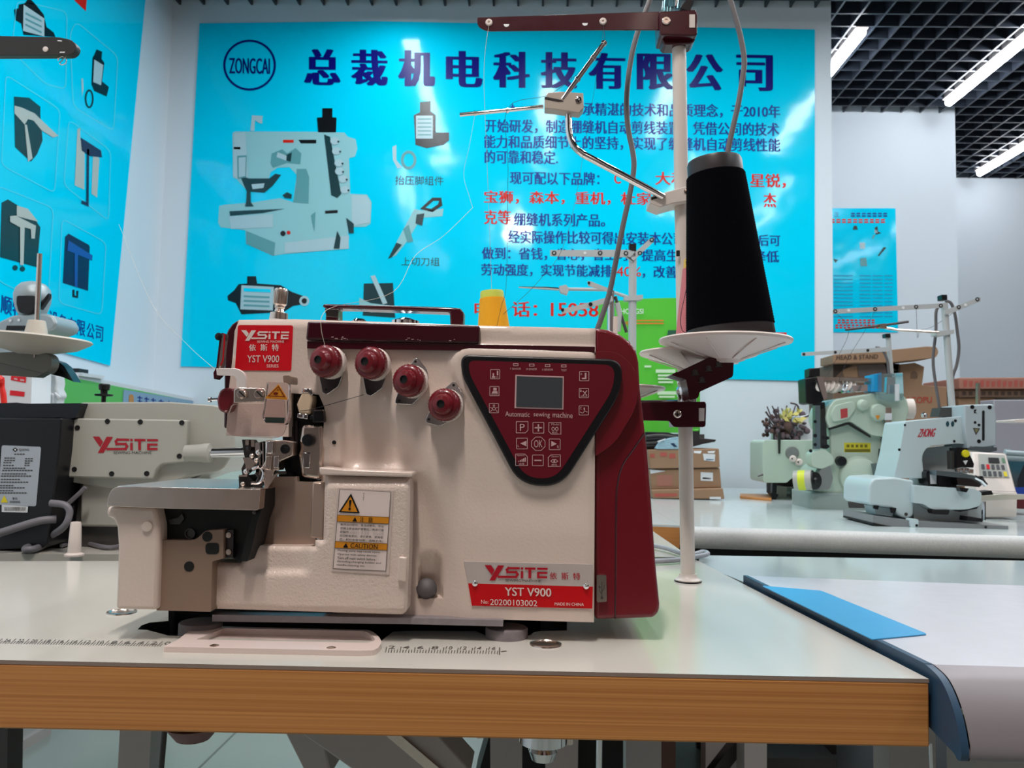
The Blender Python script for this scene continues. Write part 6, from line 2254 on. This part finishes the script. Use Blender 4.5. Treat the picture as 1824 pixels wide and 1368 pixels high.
m.px(rpoly([(1462, 836), (1478, 826), (1484, 852), (1478, 872), (1444, 874)], 4, 3), Ym - .03, .03, M('mid_grey'))
m.lathe(P(1496, 821, Ym), (0, -1, 0), [(S(9, Ym), 0), (S(8, Ym), .016), (0, .018)], BLACK, 16)
m.build('pulley_bracket', ml)
m = MB()
c0 = P(1447, 855, Ym - .03)
ax = P(1415, 856, Ym - .01) - c0
L = ax.length
m.lathe(c0, ax, [(S(16, Ym), -.004), (S(17.5, Ym), 0), (S(17.5, Ym), L * .35), (S(17.5, Ym), L * .75), (S(17, Ym), L), (0, L * 1.02)], GREYM, 28, [BLACK, GREYM, M('lime_band', (206, 214, 50), .4), GREYM, GREYM])
m.lathe(P(1449, 856, Ym - .035), (.5, -1, 0), [(S(15, Ym), 0), (S(15, Ym), .006), (S(6, Ym), .008), (S(4, Ym), .014), (0, .014)], BLACK, 22)
m.build('side_motor', ml)
m = MB()
ym = Ym - .029
m.face([P(a, b, ym) for a, b in [(1497, 729), (1509.5, 727), (1510, 743), (1498, 745.5)]], M('dull_red_ink', (176, 66, 70), .4))
m.face([P(a, b, Ym - .0003) for a, b in [(1503.5, 788.5), (1551, 789), (1551, 806), (1503.5, 805.5)]], M('label_yellow', (206, 196, 50), .4))
for k in range(5):
    m.face([P(a, b, Ym - .0008) for a, b in [(1508 + k * 8, 792), (1513 + k * 8, 792), (1513 + k * 8, 797), (1508 + k * 8, 797)]], M('olive_ink', (110, 104, 30), .5))
m.face([P(a, b, Ym - .0008) for a, b in [(1505, 800), (1550, 800), (1550, 805), (1505, 805)]], M('olive_ink'))
m.face([P(a, b, Ym - .038) for a, b in [(1559, 740), (1568, 740), (1563.5, 748)]], AMBER)
m.build('label_print', ml, recalc=False)
m = MB()
m.px([(1571, 762), (1585, 768), (1600, 772), (1600, 826), (1574, 828)], Ym + .01, .06, DKST)
m.px([(1578, 726), (1588, 726), (1588, 776), (1578, 776)], Ym - .036, .012, STEEL)
m.px([(1578, 736), (1589, 736), (1589, 748), (1578, 748)], Ym - .04, .01, PAPER)
for k in range(5):
    m.tube([P(1576 + k * 5, 778, Ym - .02), P(1577 + k * 4.4, 826, Ym - .02)], .003, STEEL if k % 2 else BLACK, 6)
m.px([(1568, 800), (1580, 796), (1584, 826), (1566, 824)], Ym - .01, .03, BLACKM)
m.build('needle_mechanism', ml)
m = MB()
m.px([(1558, 826), (1604, 826), (1604, 842), (1560, 846)], Ym - .04, .08, M('blue_grey_steel'))
m.build('cloth_plate', ml)
cst = thing('thread_stand', P(1587, 668, Ym + .06), 'thread stand with pale bar rising from the mint coverlock machine', 'thread stand')
m = MB()
m.tube([P(1590, 700, Ym + .06), P(1582, 600, Ym + .06)], S(4.4, Ym), STG, 12)
m.build('pole', cst)
m = MB()
m.px([(1577, 594.5), (1586, 594), (1586.5, 601), (1577.5, 601)], Ym + .05, .02, BLACK)
m.build('cap', cst)
m = MB()
m.px(rpoly([(1428, 628), (1584, 618), (1584, 626), (1428, 634)], 2, 2), Ym + .045, .003, STG)
for a, b in ((1432, 631), (1488, 627.5), (1546, 624)):
    m.disc(a, b, Ym + .0442, 2.6, DKST)
m.build('top_bar', cst)
m = MB()
m.tube([P(1560, 619, Ym + .05), P(1570, 622, Ym + .05), P(1580, 640, Ym + .05), P(1584, 670, Ym + .05)], .0035, GREYC, 8, smooth=4)
m.build('cord', cst)

# ------------------------------------------------------------------ white button machine with red lettering
Yz = 1.74
bz = thing('button_machine', Vector((P(1670, 940, Yz).x, Yz + .05, TZ)), 'pale blue-white button sewing machine with slanted red lettering on the counter', 'sewing machine')
m = MB()
m.px(rpoly([(1611.5, 751), (1720, 741), (1722, 792), (1706, 790), (1652, 795), (1642, 812), (1646, 852), (1592, 852), (1603, 805)], [5, 2, 2, 2, 14, 8, 1, 2, 2], 5), Yz, .10, ICE)
m.build('arm', bz, bevel=.006, seg=3)
m = MB()
m.px([(1642, 800), (1722, 792), (1722, 866), (1642, 866)], Yz + .05, .06, M('pale_grey_casting', (196, 204, 204), .35))  # slightly greyer paint than the arm
m.build('column', bz)
m = MB()
m.px(rpoly([(1718, 721), (1771, 720), (1775, 740), (1775, 795), (1724, 801), (1718, 760)], [3, 4, 3, 3, 3, 2], 3), Yz - .012, .10, M('pale_grey_face_plate', (176, 190, 196), .3))
fp = m.build('face_plate', bz, bevel=.003)
m = MB()
for a, b, r in ((1732, 725, 3.6), (1763, 725.5, 3.6), (1737, 752.5, 2.4), (1744, 757, 2.4), (1744, 786, 3.4), (1730, 798, 3), (1768, 799, 3.4)):
    m.disc(a, b, Yz - .0126, r, BLACK)
m.px(rpoly([(1749.5, 731), (1754, 731), (1754, 785), (1749.5, 785)], 2, 2), Yz - .0126, .001, BLACKM)
m.px([(1735, 730), (1740, 729), (1737, 734), (1741, 736), (1735, 736)], Yz - .0126, .001, BLACK)
m.px([(1733, 762), (1746, 763), (1738.5, 775)], Yz - .0126, .001, GREYD)
m.px([(1736, 764), (1743, 764.5), (1738.8, 771)], Yz - .0129, .001, M('olive_warning', (130, 130, 90), .5))
m.build('slot_and_screws', fp)
m = MB()
m.px([(1742, 682), (1746, 682), (1746, 722), (1742, 722)], Yz + .03, .01, STEEL)
m.build('needle_rod', bz)
m = MB()
f = bil([P(1634, 778.5, Yz - .0006), P(1664, 778, Yz - .0006), P(1668, 763, Yz - .0006), P(1639, 764, Yz - .0006)])
m.text([f(0, 0), f(1, 0), f(1, 1), f(0, 1)], 'ZHONG', M('lettering_red', (184, 50, 66), .4), 0.03)
m.build('lettering', bz, recalc=False)
m = MB()
for a, b, r in ((1612, 757, 2), (1602, 801, 2.4), (1702, 749.5, 2.6), (1700, 786, 2.2)):
    m.disc(a, b, Yz - .0008, r, BLACK)
for a in (1688, 1697):
    m.px(circ(a, 755, 2.8, 5, 12), Yz - .0008, .001, M('dark_teal_hole', (30, 70, 80), .4))
m.build('arm_screw', bz, recalc=False)
m = MB()
m.px(rpoly([(1548, 864), (1556, 852), (1593, 850), (1628, 856), (1628, 918), (1618, 925), (1602, 920), (1592, 905), (1554, 901), (1547, 896)], [8, 8, 4, 4, 5, 8, 8, 8, 4, 5], 4), Yz - .03, .14, ICE)
m.build('lower_housing', bz, bevel=.006, seg=3)
m = MB()
m.disc(1614, 916, Yz - .0308, 3, GREYD)
m.px([(1556, 902), (1592, 906), (1590, 920), (1560, 916)], Yz - .01, .05, ICE)
m.px([(1586, 904), (1597, 905), (1594, 914), (1588, 914)], Yz - .031, .004, BLACK)
m.px([(1556, 900), (1566, 901), (1564, 908), (1556, 906)], Yz - .031, .004, BLACK)
m.build('housing_screw', bz)
m = MB()
m.px(rpoly([(1628, 864), (1646, 866), (1736, 871), (1749, 877), (1747, 901), (1722, 908), (1660, 908), (1646, 898), (1628, 896)], [1, 1, 6, 5, 6, 10, 14, 6, 1], 4), Yz - .045, .12, ICE)
m.build('bed', bz, bevel=.006, seg=3)
m = MB()
m.px([(1626, 890), (1750, 895), (1750, 930), (1628, 926)], Yz - .01, .11, M('pale_grey_casting'))
m.px(rpoly([(1659, 908), (1692, 908), (1690, 917), (1662, 916)], 3, 3), Yz - .05, .02, BLACKM)
m.px([(1700, 908), (1744, 901), (1740, 906), (1710, 912)], Yz - .04, .02, BLACKM)
m.build('under_body', bz)
m = MB()
m.px([(1555, 919), (1628, 928), (1700, 932), (1796, 937), (1797, 949), (1700, 946), (1607, 943), (1555, 932)], Yz - .06, .16, M('mid_grey_base', (138, 142, 144), .35, .3))
m.px([(1555, 931), (1607, 942), (1797, 948), (1797, 951), (1607, 946), (1555, 935)], Yz - .062, .16, BLACKM)
m.px(rpoly([(1621, 924), (1636, 925), (1636, 940), (1622, 940)], 3, 3), Yz - .066, .02, ICE)
m.px([(1724, 920), (1752, 924), (1750, 930), (1722, 928)], Yz - .05, .03, BLACKM)
for a, b in ((1633, 936), (1756, 939)):
    m.disc(a, b, Yz - .0668, 2.4, BLACK)
m.build('base', bz)
m = MB()
m.px([(1704, 798), (1722, 798), (1735, 826), (1734, 833), (1714, 832), (1704, 834)], Yz - .03, .03, BLACK)
m.px([(1695, 803), (1702, 803), (1701, 836), (1696, 836)], Yz - .02, .02, GREYD)
m.px([(1716, 821), (1724, 820), (1720, 828)], Yz - .032, .003, PAPER)
m.px(rpoly([(1650, 840), (1657, 838), (1664, 838), (1666, 862), (1654, 864), (1650, 852)], 3, 3), Yz - .02, .04, BLACK)
m.px([(1657, 840), (1668, 840), (1668, 862), (1658, 862)], Yz - .022, .03, PAPER)
m.px([(1670, 846), (1704, 845), (1704, 868), (1670, 866)], Yz - .02, .06, M('black_violet', (34, 32, 42), .4))
m.px([(1668, 838), (1710, 842), (1740, 848), (1738, 853), (1700, 850), (1668, 846)], Yz - .05, .03, M('blue_grey_steel'))
m.px([(1704, 834), (1734, 836), (1734, 843), (1706, 841)], Yz - .04, .01, STEEL)
m.px([(1704, 850), (1750, 848), (1756, 858), (1744, 868), (1706, 864)], Yz - .045, .04, DKST)
m.tube([P(1736, 850, Yz - .05), P(1748, 856, Yz - .05), P(1756, 864, Yz - .05)], .005, CHROME, 8)
m.px([(1709, 868), (1726, 870), (1722, 877), (1711, 875)], Yz - .06, .02, BLACK)
for a in (1712, 1722):
    m.lathe(P(a, 838, Yz - .04), (0, -1, 0), [(S(4, Yz), 0), (S(4, Yz), .004), (0, .005)], CHROME, 10)
m.build('button_clamp', bz)
m = MB()
m.lathe(P(1719.5, 808, Yz - .03), (0, -1, 0), [(S(6.5, Yz), 0), (S(6, Yz), .004), (0, .005)], M('yellow_knob', (222, 210, 40), .4), 16)
m.build('yellow_knob', bz)
m = MB()
m.px([(1724, 798), (1738, 795), (1776, 797), (1776, 803), (1762, 806), (1724, 802)], Yz - .02, .05, M('blue_grey_steel'))
m.lathe(P(1646, 741, Yz + .05), (0, 0, 1), [(S(5, Yz), -.003), (S(5, Yz), .004), (0, .009)], CHROME, 14)
m.build('top_fittings', bz)
# its thread stand
Yd = Yz + .06
ds = thing('thread_stand', P(1695, 742, Yd), 'tall grey thread stand rising from the button machine at right', 'thread stand')
m = MB()
m.tube([P(1697, 742, Yd), P(1682, 540, Yd)], S(5.6, Yd), STG, 14)
m.build('pole', ds)
m = MB()
m.px([(1677.5, 525), (1687, 525), (1687.5, 534), (1678, 534)], Yd - .01, .02, BLACK)
m.build('cap', ds)
m = MB()
m.px(rpoly([(1484, 551), (1682, 540), (1683, 548), (1484, 559)], 1.5, 2), Yd - .012, .003, STG)
m.px([(1683, 553), (1742, 530), (1747, 530), (1746, 537), (1690, 560), (1684, 560)], Yd - .012, .003, STG)
tb_ = m.build('top_bar', ds)
m = MB()
for a, b in ((1488, 554.5), (1559, 550.5), (1632, 546.5), (1676, 544.5), (1708, 547), (1741, 533)):
    m.disc(a, b, Yd - .0128, 3.6, DKST)
    m.disc(a, b, Yd - .0132, 1.6, STG)
for a, b in ((1512, 553), (1609, 548), (1720, 543)):
    m.disc(a, b, Yd - .0128, 2.6, WHITE)
m.build('thread_eyelet', tb_)
m = MB()
m.tube([P(1576, 584, Yd - .01), P(1600, 588, Yd - .01), P(1672, 592, Yd - .01)], .003, STEEL, 8)
m.tube([P(1506, 587.5, Yd - .01), P(1570, 580, Yd - .01), P(1618, 573, Yd - .01)], .0028, DKST, 8)
m.px([(1668, 589), (1682, 589), (1700, 587), (1700, 594), (1680, 598), (1668, 597)], Yd - .012, .026, STG)
m.px([(1566, 577), (1578, 576), (1580, 585), (1568, 584)], Yd - .016, .01, STEEL)
m.build('guide_arm', ds)
m = MB()
m.tube([P(a, b, Yd + .02) for a, b in ((1682, 542), (1668, 552), (1667, 590), (1662, 640), (1666, 680), (1674, 730))], .0034, GREYC, 8, smooth=4)
m.tube([P(a, b, Yd + .02) for a, b in ((1684, 536), (1694, 540), (1701, 560), (1705, 590), (1708, 620), (1704, 650), (1696, 675), (1693, 720))], .0034, GREYC, 8, smooth=4)
m.build('cord', ds)
m = MB()
m.px([(1676, 726), (1716, 726), (1720, 742), (1672, 742)], Yd - .02, .04, GREYD)
m.build('stand_foot', ds)
for i_, (pts, lab) in enumerate(((((1559, 552), (1540, 590), (1510, 640), (1490, 690)), 'thin thread slanting down left from the second eyelet of the right stand'),
                                 (((1632, 548), (1634, 600), (1637, 590)), 'thin thread hanging from the third eyelet of the right stand'),
                                 (((1488, 556), (1512, 590), (1484, 650), (1470, 672)), 'thin thread from the bar tip of the right stand to the tension bar'),
                                 (((1708, 549), (1680, 570), (1650, 586), (1600, 590)), 'thin thread curving from the right stand bar to its guide rod'))):
    thread([P(a, b, Yd + .02) for a, b in pts], THD, lab, .0004)
# control box
Yx = 1.92
cb = thing('control_box', Vector((P(1775, 925, Yx).x, Yx, TZ)), 'cream control box with a keypad panel beside the button machine', 'control box')
m = MB()
a0, a1, a2, a3 = P(1738, 876, Yx), P(1812, 878, Yx), P(1793, 808, Yx + .06), P(1732, 805, Yx + .06)
m.prism([a0, a1, a2, a3], (0, .05, .0), PLATEW)
m.px([(1744, 874), (1813, 876), (1812, 922), (1746, 922)], Yx + .0, .12, PLATEW)
m.build('housing', cb, bevel=.004)
m = MB()
fq = bil([a0, a1, a2, a3])
nrm = Vector((0, -.0012, .0008))
FQ = lambda pts, mt, e=1: m.face([fq(a, b) + nrm * e for a, b in pts], mt)
FQ([(.14, .36), (.90, .37), (.92, .95), (.16, .95)], M('grey_keypad', (170, 172, 166), .4))
FQ([(.42, .72), (.72, .72), (.72, .86), (.42, .86)], BLACK, 2)
for r_ in range(2):
    for k in range(5):
        x = .2 + k * .135 + r_ * .02
        y = .56 - r_ * .17
        FQ([(x, y), (x + .085, y), (x + .085, y + .12), (x, y + .12)], REDST if (r_ == 0 and k == 1) else (YELLOW if (r_ == 1 and k == 4) else M('dark_grey_key', (70, 72, 76), .5)), 2)
FQ([(.80, .74), (.88, .74), (.88, .86), (.80, .86)], M('grey_green_key', (90, 130, 100), .5), 2)
m.build('keypad', cb, recalc=False)
m = MB()
m.px([(1748, 884), (1790, 880), (1850, 882), (1850, 889), (1800, 890), (1750, 892)], Yx - .06, .02, M('warm_ivory', (200, 194, 180), .4))
m.px([(1750, 876), (1766, 874), (1770, 882), (1750, 884)], Yx - .05, .03, BLACKM)
m.build('support_arm', cb)
m = MB()
m.tube([P(1752, 926, Yz - .055), P(1752, 893, Yz - .055)], .004, CHROME, 8)
m.build('arm_post', cb)

# ------------------------------------------------------------------ cartons behind the right-hand machines
Yk = 2.72
ct_ = M('carton_dark_interior', (52, 40, 36), .8)
carton([(1484, 648), (1602, 648), (1602, 884), (1484, 886)], Yk, .24, CARDD, 'dark brown open carton under the long carton behind the mint machine', None,
       [([(1484, 647), (1520, 650), (1500, 660), (1488, 672), (1484, 672)], ct_), ([(1527, 650), (1600, 648), (1600, 672), (1530, 670)], M('grey_brown_flap', (104, 92, 90), .7)), ([(1500, 658), (1526, 652), (1528, 672), (1504, 672)], CARD), ([(1576, 648), (1602, 648), (1602, 664), (1580, 668)], ct_)])
carton([(1602, 649), (1630, 646), (1647, 653), (1643, 686), (1687, 689), (1688, 884), (1602, 885)], Yk + .02, .24, CARD, 'tall brown carton with red lettering between the mint and button machines', None,
       [(((1613, 1661, 708, 718),), M('carton_red_ink', (176, 60, 50), .6)) if False else ([(1613, 719), (1613.1, 719), (1613, 719.1)], CARD), (((1613, 1660, 707.5, 718.5, 706.5, 717.5), 'ACOPU'), M('carton_red_ink', (176, 60, 50), .6)),
        ([(1622, 664), (1629, 660), (1634, 664), (1634, 674), (1622, 674)], CARDD)])
carton(rpoly([(1484, 632), (1589, 623), (1650, 617), (1669, 618), (1672, 628), (1667, 637), (1593, 645), (1484, 647)], [1, 1, 2, 3, 3, 3, 2, 1], 3), Yk - .04, .12, CARD, 'long brown carton lying across the top of the dark open carton', None,
       [(((1490, 1564, 633, 641, 631, 639), 'HEAD & STAND'), M('carton_dark_ink', (70, 54, 46), .6))])
GR = 'cartons stacked at the right wall'
Yq = 2.80
carton([(1716, 745), (1830, 745), (1830, 880), (1716, 880)], Yq, .24, CARD, 'plain brown carton at the bottom of the right-hand stack', GR)
carton([(1708, 708), (1772, 708), (1774, 745), (1708, 745)], Yq - .01, .24, CARD, 'small brown carton left of the grey panel in the right-hand stack', GR)
carton([(1709, 694), (1880, 694), (1880, 708), (1709, 708)], Yq - .02, .26, CARDD, 'brown carton with a row of dark square marks in the right-hand stack', GR,
       [([(1714 + k * 11.5, 697), (1721 + k * 11.5, 697), (1721 + k * 11.5, 704), (1714 + k * 11.5, 704)], M('carton_dark_ink')) for k in range(10)])
carton([(1709, 673), (1880, 672), (1880, 693), (1709, 693)], Yq - .03, .26, CARDR, 'reddish printed carton on top of the right-hand stack', GR,
       [([(1716 + k * 10, 678 + (k % 3)), (1723 + k * 10, 677 + (k % 3)), (1722 + k * 10, 688), (1717 + k * 10, 689)], RB) for k in range(11)])
m = MB()
m.px([(1770, 712), (1900, 712), (1900, 878), (1772, 878)], 2.5, .1, M('grey_violet_panel', (150, 148, 156), .5))
tag(m.build('grey_panel', bevel=.003), 'large grey panel standing behind the control box at the right edge', 'panel')
m = MB()
for k in range(4):
    m.tube([P(1790, 806 + k * 9, 2.2), P(1880, 812 + k * 8, 2.2)], .007, M('pale_blue_grey', (168, 184, 188), .4), 10)
m.px([(1796, 800), (1800, 800), (1800, 884), (1796, 884)], 2.2, .02, M('pale_blue_grey'))
tag(m.build('thread_rack'), 'pale rack of horizontal rails at the right edge behind the control box', 'rack')
m = MB()
m.px(rpoly([(1806, 748), (1850, 745), (1850, 753), (1808, 752)], 2, 2), 2.0, .08, PLATEW)
m.tube([P(1846, 750, 2.04), P(1846, 890, 2.04)], .006, STG, 8)
tag(m.build('cone_plate'), 'edge of a white cone plate at the right frame edge', 'cone plate')
m = MB()
m.px([(1812, 855), (1826, 822), (1850, 822), (1850, 868), (1812, 868)], 2.05, .1, M('charcoal_plastic'))
m.px([(1808, 868), (1850, 868), (1850, 886), (1812, 884)], 2.05, .1, M('royal_blue_plastic', (40, 70, 160), .4))
m.px([(1812, 886), (1850, 886), (1850, 908), (1812, 906)], 2.05, .1, M('black_red_box', (90, 24, 30), .5))
tag(m.build('small_crate'), 'dark and blue crate cut off by the right frame edge', 'crate')
bpy.data.objects.remove(_to)
bpy.data.curves.remove(_tc)
